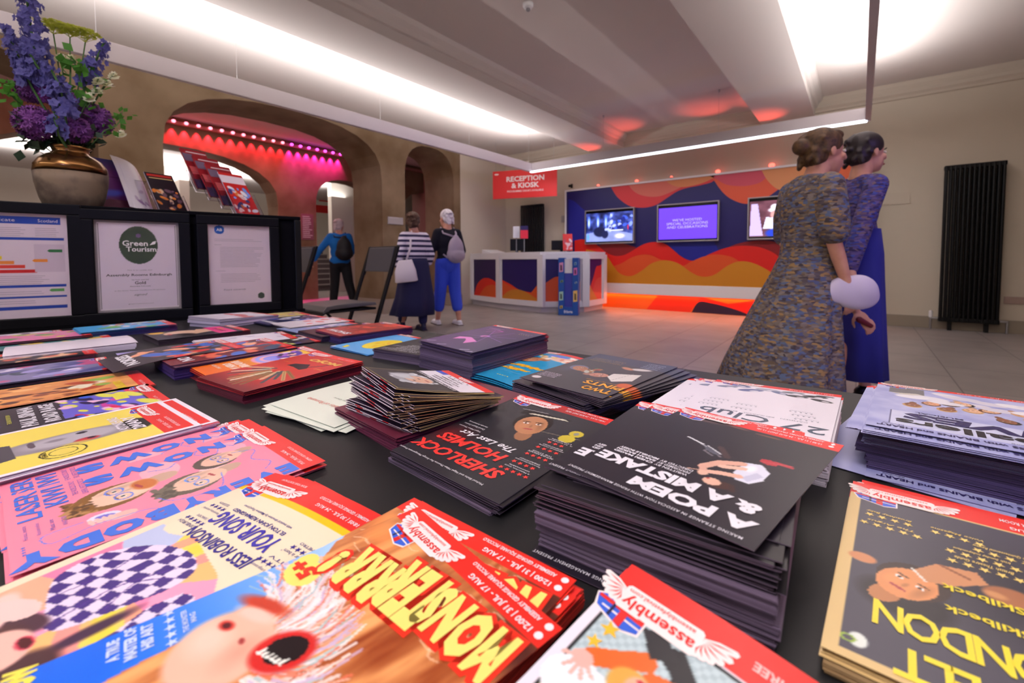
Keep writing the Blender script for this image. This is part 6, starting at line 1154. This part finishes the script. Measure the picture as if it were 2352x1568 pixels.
# ------------------------------------------------------------------ folding chairs
def chair(px0, label, shift=0):
    zc = 3.5; fr_ = atD(724, 704, zc - .28); bk = atD(866, 702, zc + .10); zs = .62; f = Vector((fr_.x - bk.x, fr_.y - bk.y, 0)); L = .44; f.normalize()
    rgt = Vector((-f.y, f.x, 0)); c = Vector((bk.x, bk.y, 0)) + f * .20
    right_ = Vector((W3[0].x, W3[0].y, 0)).normalized(); c = c + right_ * (shift - .11)
    t = thing('folding_chair', label, 'chair', (c.x, c.y, 0), math.atan2(f.y, f.x) - math.pi / 2)   # local y = forward (towards the seat front)
    padm = mat('grey_vinyl', rgb(86, 82, 86), .45); w = .20
    b = MB(); sec = [(-.20, zs - .012), (-.19, zs + .01), (-.1, zs + .016), (.12, zs + .014), (.2, zs + .004), (.235, zs - .03), (.22, zs - .05), (.17, zs - .02), (-.1, zs - .012)]
    b.prism(sec, -w, w, 'x'); b.build('seat', padm, t, bevel=.006)
    MB().prism([(-.19, zs - .03), (.21, zs - .03), (.238, zs - .06), (.21, zs - .045), (-.19, zs - .045)], -w, w, 'x').build('seat_pan', blackm, t)
    b = MB(); b.prism([(-.345, .86), (-.325, .86), (-.375, 1.06), (-.40, 1.06)], -w + .02, w - .02, 'x'); b.build('backrest', padm, t, bevel=.006)
    for e in (-1, 1):
        MB().box(-.018, -.011, 0, .018, .011, 1, M=Matrix.Translation((e * w, -.03, 0)) @ Matrix(((1, 0, 0, 0), (0, 1, -.37, 0), (0, 0, 1.07, 0), (0, 0, 0, 1)))).build('frame_rail', blackm, t, bevel=.004)
        MB().box(-.012, -.010, 0, .012, .010, 1, M=Matrix.Translation((e * (w - .03), -.30, 0)) @ Matrix(((1, 0, 0, 0), (0, 1, .50, 0), (0, 0, zs - .03, 0), (0, 0, 0, 1)))).build('rear_leg', blackm, t, bevel=.004)
        MB().caps([(e * w, -.33, .84), (e * w, -.40, 1.06)], .014, 8).build('end_cap', blackm, t, True)
    for y, z in ((-.395, 1.06), (-.085, .16), (-.22, .10)): MB().tube([(-w, y, z), (w, y, z)], .010, 8).build('crossbar', blackm, t)
chair(0, 'grey padded black folding chair standing beyond the end of the table')
chair(0, 'black folding chair mostly hidden behind the display stand', -.66)

# ------------------------------------------------------------------ people
UP = Vector((0, 0, 1)); CR = Vector((W3[0].x, W3[0].y, 0)).normalized(); CF = Vector((W3[2].x, W3[2].y, 0)).normalized()
def fuse(b, name, material, parent, vox=.008, sm=6, origin=None, disp=0):
    me = b.mesh(name); o = bpy.data.objects.new(name, me); C.objects.link(o)
    r = o.modifiers.new('r', 'REMESH'); r.mode = 'VOXEL'; r.voxel_size = vox; s = o.modifiers.new('s', 'SMOOTH'); s.factor = .5; s.iterations = sm
    dg = bpy.context.evaluated_depsgraph_get(); m2 = bpy.data.meshes.new_from_object(o.evaluated_get(dg)); bpy.data.objects.remove(o)
    m2.polygons.foreach_set('use_smooth', [True] * len(m2.polygons))
    if origin is not None: m2.transform(Matrix.Translation(-origin))
    return link(name, m2, material, parent)
def hand(b, w, d, palm_n, k=1.0, curl=.5):
    """palm, five separate fingers; w wrist, d direction, palm_n palm normal"""
    d = d.normalized(); s = palm_n.cross(d).normalized(); n = palm_n.normalized(); c = w + d * .045 * k
    b.ell(w + d * .05 * k, (.014 * k, .036 * k, .045 * k), 12, 8, M=Matrix((n, s, d)).transposed())
    for i, (o, L) in enumerate(((-.028, .06), (-.010, .072), (.009, .078), (.027, .07))):
        a = w + d * .085 * k + s * o * k; m = a + (d + n * curl * .4).normalized() * L * .45 * k; e = m + (d + n * curl * 1.6).normalized() * L * .5 * k; b.caps([a, m, e], [.0088 * k, .008 * k, .0068 * k], 8)
    a = w + d * .03 * k + s * .026 * k; m = a + (d * .7 + s * .7 + n * .3).normalized() * .035 * k; b.caps([a, m, m + (d + s * .15 + n * .4).normalized() * .03 * k], [.011 * k, .0095 * k, .008 * k], 8)
def figure(label, J, f, hf, shoe, looks, vox=.007, hs=1.0, hair_style='short', face=True):
    """J: dict of world joints, f body forward, hf head forward; looks: materials"""
    f = f.normalized(); r = f.cross(UP).normalized(); root = thing('person', label, 'person', ((J['anL'].x + J['anR'].x) / 2, (J['anL'].y + J['anR'].y) / 2, 0)); O = root.location.copy()
    Mb = Matrix((r, f, UP)).transposed(); hf = hf.normalized(); hr = hf.cross(UP).normalized(); Mh = Matrix((hr, hf, UP)).transposed(); h = J['head']; k = hs
    def H(x, y, z): return h + Mh @ Vector((x * k, y * k, z * k))
    b = MB()
    b.ell(H(0, -.012, .03), (.073 * k, .090 * k, .088 * k), 20, 14, M=Mh); b.ell(H(0, .022, -.045), (.052 * k, .062 * k, .066 * k), 18, 12, M=Mh); b.ell(H(0, .052, -.088), (.026 * k, .022 * k, .018 * k), M=Mh)
    b.caps([H(0, .078, .012), H(0, .098, -.022)], [.008 * k, .014 * k], 8); b.ell(H(0, .078, -.062), (.024 * k, .010 * k, .008 * k), M=Mh)
    for e in (-1, 1): b.ell(H(e * .074, -.01, -.006), (.008 * k, .016 * k, .028 * k), M=Mh); b.ell(H(e * .036, .062, -.022), (.02 * k, .016 * k, .018 * k), M=Mh)
    b.caps([H(0, -.03, -.07), J['neck']], [.052 * k, .056 * k], 12)
    ch = (J['shL'] + J['shR']) / 2; hp = (J['hipL'] + J['hipR']) / 2
    b.caps([J['shL'], J['neck'] - UP * .03, J['shR']], [.05, .06, .05], 12); b.ell(ch.lerp(hp, .3), (.145, .095, .19), M=Mb); b.ell(ch.lerp(hp, .72), (.13, .095, .15), M=Mb); b.ell(hp, (.155, .115, .12), M=Mb)
    for s in 'LR':
        b.caps([J['sh' + s], J['el' + s]], [.045, .036], 12); b.caps([J['el' + s], J['el' + s].lerp(J['wr' + s], .35), J['wr' + s]], [.037, .036, .023], 12)
        hand(b, J['wr' + s], J['hd' + s] - J['wr' + s], J.get('pn' + s, (r if s == 'L' else -r)), 1.0)
        b.caps([J['hip' + s], J['kn' + s]], [.082, .054], 14); kn, an = J['kn' + s], J['an' + s]; b.caps([kn, kn.lerp(an, .33) - f * .012, an], [.052, .055, .033], 14)
        b.caps([an, an + f * .03 - UP * .02], [.034, .03], 10)
    body = fuse(b, 'body', looks['skin'], root, vox, 5, O)
    if face:
        b = MB(); b2 = MB()
        for e in (-1, 1): b.ell(H(e * .030, .074, .004) - O, (.011 * k, .008 * k, .007 * k), 10, 6, 0, M=Mh); b.ell(H(e * .030, .0805, .004) - O, (.005 * k, .003 * k, .005 * k), 8, 6, 1, M=Mh); b2.caps([H(e * .018, .083, .022) - O, H(e * .044, .073, .023) - O], .003 * k, 6)
        b.build('eyes', [mat('eye_white', rgb(236, 230, 226), .3), mat('eye_iris', rgb(50, 40, 34), .3)], root, True); b2.build('eyebrows', looks['hair'], root, True)
        MB().ell(H(0, .086, -.062) - O, (.021 * k, .006 * k, .006 * k), 12, 6, M=Mh).build('mouth', mat('lips', rgb(176, 84, 84), .5), root, True)
    # hair
    b = MB(); b.ell(H(0, -.022, .043), (.083 * k, .096 * k, .087 * k), 20, 14, M=Mh); b.ell(H(0, -.055, -.005), (.074 * k, .060 * k, .075 * k), M=Mh)
    if hair_style == 'bun': b.ell(H(0, -.125, .03), (.04 * k, .042 * k, .042 * k), M=Mh); b.ell(H(0, .02, .085), (.06 * k, .06 * k, .035 * k), M=Mh)
    if hair_style == 'bob': b.ell(H(0, -.05, -.03), (.086 * k, .06 * k, .07 * k), M=Mh)
    q = random.Random(3)
    for i in range(26): a = q.uniform(0, 6.28); z = q.uniform(-.04, .12); b.caps([H(.078 * math.cos(a) * (1 - max(0, z) * 4), -.03 - abs(.075 * math.sin(a)) * (1 - max(0, z) * 4), z), H(.072 * math.cos(a + .2), -.035 - abs(.085 * math.sin(a + .2)), z - .035)], .014 * k, 6)
    fuse(b, 'hair', looks['hair'], root, .006, 2, O)
    # shoes
    for s in 'LR':
        an = J['an' + s]; g = Vector((an.x, an.y, 0)); b = MB(); ff = J.get('ft' + s, f).normalized(); rr = ff.cross(UP); Mf = Matrix((rr, ff, UP)).transposed()
        b.ell(g + ff * .13 + UP * .035, (.043, .075, .035), M=Mf); b.caps([g - ff * .03 + UP * .04, g + ff * .13 + UP * .035], [.036, .038], 10); b.caps([g - ff * .02 + UP * .03, g + UP * shoe[1]], [.036, .036], 10); b.box(-.035, -.065, .0, .035, .195, .02, M=Matrix.Translation(g) @ Mf.to_4x4())
        so = fuse(b, 'shoe', shoe[0], root, .006, 3, O)
        MB().box(-.037, -.068, .0, .037, .198, .010, M=Matrix.Translation(g - O) @ Mf.to_4x4()).build('sole', mat('shoe_sole', rgb(60, 54, 52), .7), so)
    return root, O, r, f, Mb, H, Mh
def toptorso(b, J, Mb, fat=1.0, hem=.0):
    ch = (J['shL'] + J['shR']) / 2; hp = (J['hipL'] + J['hipR']) / 2
    b.caps([J['shL'] + UP * .005, J['neck'] - UP * .045, J['shR'] + UP * .005], [.062, .066, .062], 14); b.ell(ch.lerp(hp, .28), (.175 * fat, .125 * fat, .20), M=Mb); b.ell(ch.lerp(hp, .62), (.16 * fat, .125 * fat, .18), M=Mb); b.ell(hp + UP * (.05 - hem), (.178 * fat, .14 * fat, .13), M=Mb)
def P(px, py, zc, z=None):
    p = atD(px, py, zc)
    if z is not None: p.z = z
    return p
# patterned cloth
TINT = [[(118, 106, 100), (88, 80, 88), (134, 124, 122), (84, 94, 134), (110, 92, 78), (160, 126, 84), (98, 90, 98), (92, 108, 146), (126, 112, 106), (72, 62, 70)],
        [(84, 70, 130), (66, 54, 112), (106, 92, 150), (58, 66, 156), (90, 72, 110), (120, 96, 110), (74, 62, 124), (70, 84, 170), (96, 82, 140), (50, 40, 90)]]  # second row: the same print with violet light put into its colours
def dress_mat(k_=0):
    M = bpy.data.materials.new('patterned_cloth'); M.use_nodes = True; nt = M.node_tree; b = nt.nodes['Principled BSDF']; t = nt.nodes.new('ShaderNodeTexCoord')
    v = nt.nodes.new('ShaderNodeTexVoronoi'); v.inputs['Scale'].default_value = 44; mp = nt.nodes.new('ShaderNodeMapping'); mp.inputs['Scale'].default_value = (1, 1, 2.4)
    r = nt.nodes.new('ShaderNodeValToRGB'); r.color_ramp.interpolation = 'CONSTANT'; sx = nt.nodes.new('ShaderNodeSeparateColor')
    cols = TINT[k_]
    el = r.color_ramp.elements; el[0].color = lin([c / 255 for c in cols[0]]) + (1,); el[1].position = .1; el[1].color = lin([c / 255 for c in cols[1]]) + (1,)
    for i in range(2, 10): e = el.new(i / 10); e.color = lin([c / 255 for c in cols[i]]) + (1,)
    nt.links.new(t.outputs['Object'], mp.inputs['Vector']); nt.links.new(mp.outputs[0], v.inputs['Vector']); nt.links.new(v.outputs['Color'], sx.inputs[0]); nt.links.new(sx.outputs[0], r.inputs[0]); nt.links.new(r.outputs[0], b.inputs['Base Color']); b.inputs['Roughness'].default_value = .85; return M
# woman in the patterned dress, walking to the right in front
zc = 2.6; f = CR; n = CF; g = P(1852, 700, zc, 0)
def L(fw, side, z, g=None): return None
def rel(g, f, fw, side, z): l = UP.cross(f); return Vector((g.x, g.y, 0)) + f * fw + l * side + UP * z       # side + = her left
def joints(g, f, H, fw=None, **k):
    s = H / 1.68; D = dict(head=(.035, 0, 1.555), neck=(0, 0, 1.42), shL=(0, .155, 1.36), shR=(0, -.155, 1.36), hipL=(0, .085, .90), hipR=(0, -.085, .90), knL=(.08, .09, .49), knR=(-.03, -.09, .49), anL=(.10, .09, .08), anR=(-.16, -.09, .10),
        elL=(-.03, .22, 1.08), elR=(-.03, -.22, 1.08), wrL=(.06, .22, .84), wrR=(.06, -.22, .84), hdL=(.08, .22, .74), hdR=(.08, -.22, .74)); D.update(k)
    return {a: rel(g, f, v[0] * s, v[1] * s, v[2] * s) for a, v in D.items()}
brown = mat('hair_brown', rgb(112, 82, 52), .6, noise=(40, rgb(60, 42, 30), .3, .7)); dark = mat('hair_dark', rgb(44, 34, 38), .5)
J = joints(g, f, 1.66, head=(.085, 0, 1.575), neck=(.03, 0, 1.43), elR=(.005, -.2, 1.06), wrR=(.085, -.21, .80), hdR=(.11, -.2, .7), elL=(-.02, .2, 1.08), wrL=(.12, .2, .86), hdL=(.18, .2, .78), knL=(.15, .08, .5), anL=(.2, .08, .08), knR=(-.03, -.08, .5), anR=(-.26, -.08, .12))
root, O, r, f_, Mb, Hh, Mh = figure('woman in a patterned grey dress walking to the right, hair in a bun', J, f, f, (mat('tan_shoe', rgb(120, 84, 66), .5), .07), {'skin': skin, 'hair': brown}, .006, 1.12, 'bun')
b = MB(); rings = [(0, .0, 1.445, .075, .06), (0, .0, 1.42, .15, .085), (0, -.005, 1.36, .205, .115), (0, .0, 1.27, .19, .140), (0, .005, 1.17, .175, .140), (0, .0, 1.05, .155, .125), (0, -.005, .98, .155, .130), (0, -.02, .86, .19, .165), (0, -.06, .70, .24, .20), (0, -.10, .52, .29, .24), (0, -.14, .34, .34, .275), (0, -.165, .20, .37, .30)]
s = 1.66 / 1.68
b.loft([(0, cy, z * s, rx, ry) for _, cy, z, rx, ry in rings], 72, ruffle=.055, nr=11)
for e in (-1, 1): b.caps([(e * .165, 0, 1.35), (e * .195, -.005, 1.20), (e * .205, 0, 1.10)], [.07, .078, .074], 14)
o = b.build('dress', dress_mat(), root, True); o.rotation_euler = (0, 0, math.atan2(f.y, f.x) - math.pi / 2); o.location = (g - O).xy.to_3d()
# companion just beyond, top in the dress print with violet light in its colours
zc = 2.95; g = P(1958, 700, zc, 0)
J = joints(g, f, 1.74, head=(.065, 0, 1.575), neck=(.02, 0, 1.43), elR=(-.02, -.19, 1.07), wrR=(.075, -.21, .60), hdR=(.12, -.2, .52), knL=(.1, .08, .5), anL=(.16, .08, .08), knR=(-.02, -.08, .5), anR=(-.2, -.08, .1))
J['wrR'] = P(1964, 712, 2.56); J['elR'] = P(1948, 615, 2.68); J['hdR'] = P(1990, 740, 2.52)
root, O, r, f_, Mb, Hh, Mh = figure('person with dark hair, patterned top tinted by violet light, blue skirt, beyond the dress woman', J, f, f, (blackm, .07), {'skin': skin, 'hair': dark}, .007, 1.1, 'short')
b = MB(); toptorso(b, J, Mb, .85, .05)
for s_ in 'LR': b.caps([J['sh' + s_], J['el' + s_]], [.064, .052], 12)
fuse(b, 'top', dress_mat(1), root, .009, 6, O)
b = MB(); l_ = UP.cross(f)
b.loft([(0, 0, 1.14, .15, .12), (0, 0, .98, .17, .14), (0, .0, .8, .18, .145), (0, .0, .5, .20, .155), (0, .0, .18, .22, .17)], 48, ruffle=.06, nr=8); o = b.build('skirt', mat('royal_blue_cloth', rgb(46, 50, 150), .85), root, True); o.rotation_euler = (0, 0, math.atan2(f.y, f.x) - math.pi / 2); o.location = (g - O).xy.to_3d()
# the white soft bag
b = MB(); c = P(1960, 672, 2.40); R3 = Matrix((CR, CF, UP)).transposed() @ Matrix.Rotation(R(12), 3, 'Y')
b.ell(c, (.145, .045, .090), 20, 12, M=R3); b.ell(c + CR * .03 + UP * .01, (.105, .05, .088), 18, 12, M=R3); b.ell(c - CR * .09 - UP * .01, (.07, .03, .05), M=R3)
o = fuse(b, 'bag', mat('white_bag_cloth', rgb(222, 212, 236), .7), None, .007, 10); tag(o, 'soft white bag carried low in front of the two walkers', 'bag')
b = MB().caps([P(1974, 734, 2.50), P(2000, 748, 2.50)], [.018, .012], 10); o = b.build('purse', mat('dark_red_leather', rgb(110, 24, 44), .5), None, True); tag(o, 'small dark red purse held in the hand below the white bag', 'purse')
# striped woman
def stripes():
    M = bpy.data.materials.new('striped_jersey'); M.use_nodes = True; nt = M.node_tree; b = nt.nodes['Principled BSDF']; t = nt.nodes.new('ShaderNodeTexCoord'); s = nt.nodes.new('ShaderNodeSeparateXYZ'); m1 = nt.nodes.new('ShaderNodeMath'); m1.operation = 'MULTIPLY'; m1.inputs[1].default_value = 1 / .068
    m2 = nt.nodes.new('ShaderNodeMath'); m2.operation = 'FRACT'; r = nt.nodes.new('ShaderNodeValToRGB'); r.color_ramp.interpolation = 'CONSTANT'; r.color_ramp.elements[0].color = lin(rgb(228, 220, 236)) + (1,); r.color_ramp.elements[1].position = .52; r.color_ramp.elements[1].color = lin(rgb(38, 32, 74)) + (1,)
    nt.links.new(t.outputs['Object'], s.inputs[0]); nt.links.new(s.outputs[2], m1.inputs[0]); nt.links.new(m1.outputs[0], m2.inputs[0]); nt.links.new(m2.outputs[0], r.inputs[0]); nt.links.new(r.outputs[0], b.inputs['Base Color']); b.inputs['Roughness'].default_value = .85; return M
zc = 6.05; f = (-CR * .55 + CF * .8).normalized(); g = P(955, 762, zc, 0)
J = joints(g, f, 1.56, head=(.05, 0, 1.575), knL=(.10, .09, .5), anL=(.30, .09, .08), knR=(-.04, -.09, .5), anR=(-.06, -.09, .08), wrL=(.05, .25, .86), elL=(-.07, .25, 1.10), hdL=(.06, .25, .76), elR=(-.04, -.23, 1.1), wrR=(.09, -.24, .92), hdR=(.16, -.22, .86))
root, O, r, f_, Mb, Hh, Mh = figure('woman in a navy and white striped top and long navy skirt, seen from behind', J, f, (CF - CR * .25), (mat('navy_shoe', rgb(28, 26, 60), .5), .2), {'skin': skin, 'hair': mat('hair_auburn', rgb(84, 56, 40), .6)}, .009, 1.12, 'short', False)
b = MB(); toptorso(b, J, Mb, 1.05, .0)
for s_ in 'LR': b.caps([J['sh' + s_], J['el' + s_]], [.07, .062], 12); b.caps([J['el' + s_], J['el' + s_].lerp(J['wr' + s_], .6)], [.060, .05], 12)
fuse(b, 'top', stripes(), root, .011, 6, O)
b = MB(); b.loft([(0, -.0, .98, .165, .13), (0, -.0, .9, .195, .15), (0, -.0, .7, .22, .19), (.0, .0, .45, .26, .23), (-.03, .03, .22, .29, .27)], 56, ruffle=.08, nr=7); o = b.build('skirt', mat('navy_cloth', rgb(30, 30, 72), .85), root, True); o.rotation_euler = (0, 0, math.atan2(f.y, f.x) - math.pi / 2); o.location = (g - O).xy.to_3d()
b = MB()
for s_ in 'LR': b.caps([J['hip' + s_], J['kn' + s_], J['an' + s_] + UP * .06], [.09, .075, .06], 12)
fuse(b, 'trousers', mat('navy_cloth'), root, .011, 4, O)
c = P(931, 622, zc - .32); R3 = Matrix((CR, CF, UP)).transposed()
t = thing('shoulder_bag', 'white leather shoulder bag hanging at the hip of the woman in stripes', 'bag', tuple(c)); wb = mat('white_leather', rgb(226, 216, 226), .45)
b = MB(); b.loft([(0, 0, -.145, .12, .035), (0, 0, -.135, .145, .05), (0, 0, .0, .135, .05), (.01, 0, .12, .095, .03), (.015, 0, .14, .085, .02)], 28, flat=3.2); o = b.build('pouch', wb, t, True); o.rotation_euler = (0, R(-6), R(38))
sh = J['shR'].lerp(J['shL'], .6) + UP * .065; MB().tube([Vector((.02, 0, .13)), Vector((.06, .04, .30)), sh - c - CF * .10 - UP * .1, sh - c + UP * .015 - CF * .03, sh - c + CF * .08 - UP * .02], .012, 8).build('strap', wb, t, True)
# white haired woman with the rucksack
zc = 6.55; f = (-CR * .5 + CF * .85).normalized(); g = P(1030, 750, zc, 0)
J = joints(g, f, 1.66, head=(.05, 0, 1.57), knL=(.05, .10, .5), anL=(.12, .12, .08), knR=(-.03, -.10, .5), anR=(-.1, -.13, .08), elL=(.02, .24, 1.08), wrL=(.16, .20, .98), hdL=(.24, .14, .98), elR=(-.04, -.22, 1.1), wrR=(.1, -.22, .95), hdR=(.18, -.18, .92))
root, O, r, f_, Mb, Hh, Mh = figure('white haired woman in a navy top and bright blue cropped trousers, seen from behind', J, f, (CF * .7 - CR * .7), (mat('white_shoe', rgb(236, 234, 244), .5), .06), {'skin': skin, 'hair': mat('hair_white', rgb(226, 220, 226), .6)}, .009, 1.12, 'short', False)
b = MB(); toptorso(b, J, Mb, .98, .0)
for s_ in 'LR': b.caps([J['sh' + s_], J['el' + s_]], [.066, .056], 12); b.caps([J['el' + s_], J['el' + s_].lerp(J['wr' + s_], .7)], [.055, .045], 12)
fuse(b, 'top', mat('black_navy_cloth', rgb(20, 20, 34), .85), root, .011, 6, O)
b = MB(); hp = (J['hipL'] + J['hipR']) / 2; b.ell(hp + UP * .02, (.185, .15, .15), M=Mb)
for s_ in 'LR': b.caps([J['hip' + s_], J['kn' + s_], J['kn' + s_].lerp(J['an' + s_], .55)], [.105, .088, .078], 14)
fuse(b, 'trousers', mat('bright_blue_cloth', rgb(56, 84, 226), .8), root, .010, 4, O)
def rucksack(label, J, f, m_, k=1.0, dx=0, dz=0):
    r = f.cross(UP); ch = (J['shL'] + J['shR']) / 2; c = ch - f * .19 - UP * (.23 * k - dz) + r * dx; t = thing('rucksack', label, 'rucksack', tuple(c)); Mb = Matrix((r, f, UP)).transposed(); b = MB()
    b.ell((0, 0, 0), (.125 * k, .085 * k, .20 * k), 20, 14, M=Mb); b.ell(Vector((0, 0, -.07 * k)), (.145 * k, .095 * k, .13 * k), 20, 14, M=Mb); b.ell(-f * .06 * k - UP * .08 * k, (.10 * k, .05 * k, .085 * k), M=Mb); b.ell(UP * .17 * k, (.05 * k, .04 * k, .06 * k), M=Mb)
    fuse(b, 'pack', m_, t, .009, 4)
    for s_, e in (('L', -1), ('R', 1)):
        s0 = J['sh' + s_].lerp(J['neck'], .35) - c; MB().tube([UP * .19 * k, s0 - f * .085 - UP * .03, s0 + UP * .055, s0 + f * .10 - UP * .08, r * e * .15 + f * .14 - UP * .05, r * e * .13 * k - UP * .12 * k], .013, 8).build('strap', m_, t, True)
rucksack('lilac grey rucksack on the back of the white haired woman', J, f, mat('lilac_leather', rgb(172, 158, 178), .55), .95, .05, -.03)
# man in blue with black rucksack
zc = 8.7; f = (-CR * .45 + CF * .9).normalized(); g = P(784, 712, zc, 0)
J = joints(g, f, 1.74, head=(.05, 0, 1.56), knL=(.02, .10, .5), anL=(.02, .14, .08), knR=(-.03, -.14, .5), anR=(-.22, -.22, .08), elL=(.02, .34, 1.12), wrL=(.16, .44, .92), hdL=(.2, .47, .84), elR=(-.04, -.22, 1.1), wrR=(.14, -.18, .98), hdR=(.2, -.12, .98))
root, O, r, f_, Mb, Hh, Mh = figure('man with grey hair in a bright blue jumper and black trousers, under the big arch', J, f, CF, (blackm, .07), {'skin': skin, 'hair': mat('hair_grey', rgb(196, 178, 178), .6)}, .010, 1.12, 'short', False)
b = MB(); toptorso(b, J, Mb, 1.12, .04)
for s_ in 'LR': b.caps([J['sh' + s_], J['el' + s_]], [.075, .062], 12); b.caps([J['el' + s_], J['el' + s_].lerp(J['wr' + s_], .9)], [.060, .045], 12)
fuse(b, 'jumper', mat('bright_blue_jumper', rgb(20, 110, 190), .85), root, .012, 6, O)
b = MB(); hp = (J['hipL'] + J['hipR']) / 2; b.ell(hp - UP * .02, (.18, .15, .14), M=Mb)
for s_ in 'LR': b.caps([J['hip' + s_], J['kn' + s_], J['an' + s_] + UP * .0], [.11, .088, .07], 14)
fuse(b, 'trousers', mat('black_cloth', rgb(18, 18, 22), .85), root, .011, 4, O)
rucksack('black rucksack on the back of the man in the blue jumper', J, f, mat('black_nylon', rgb(18, 18, 24), .6), 1.12, .06, .02)
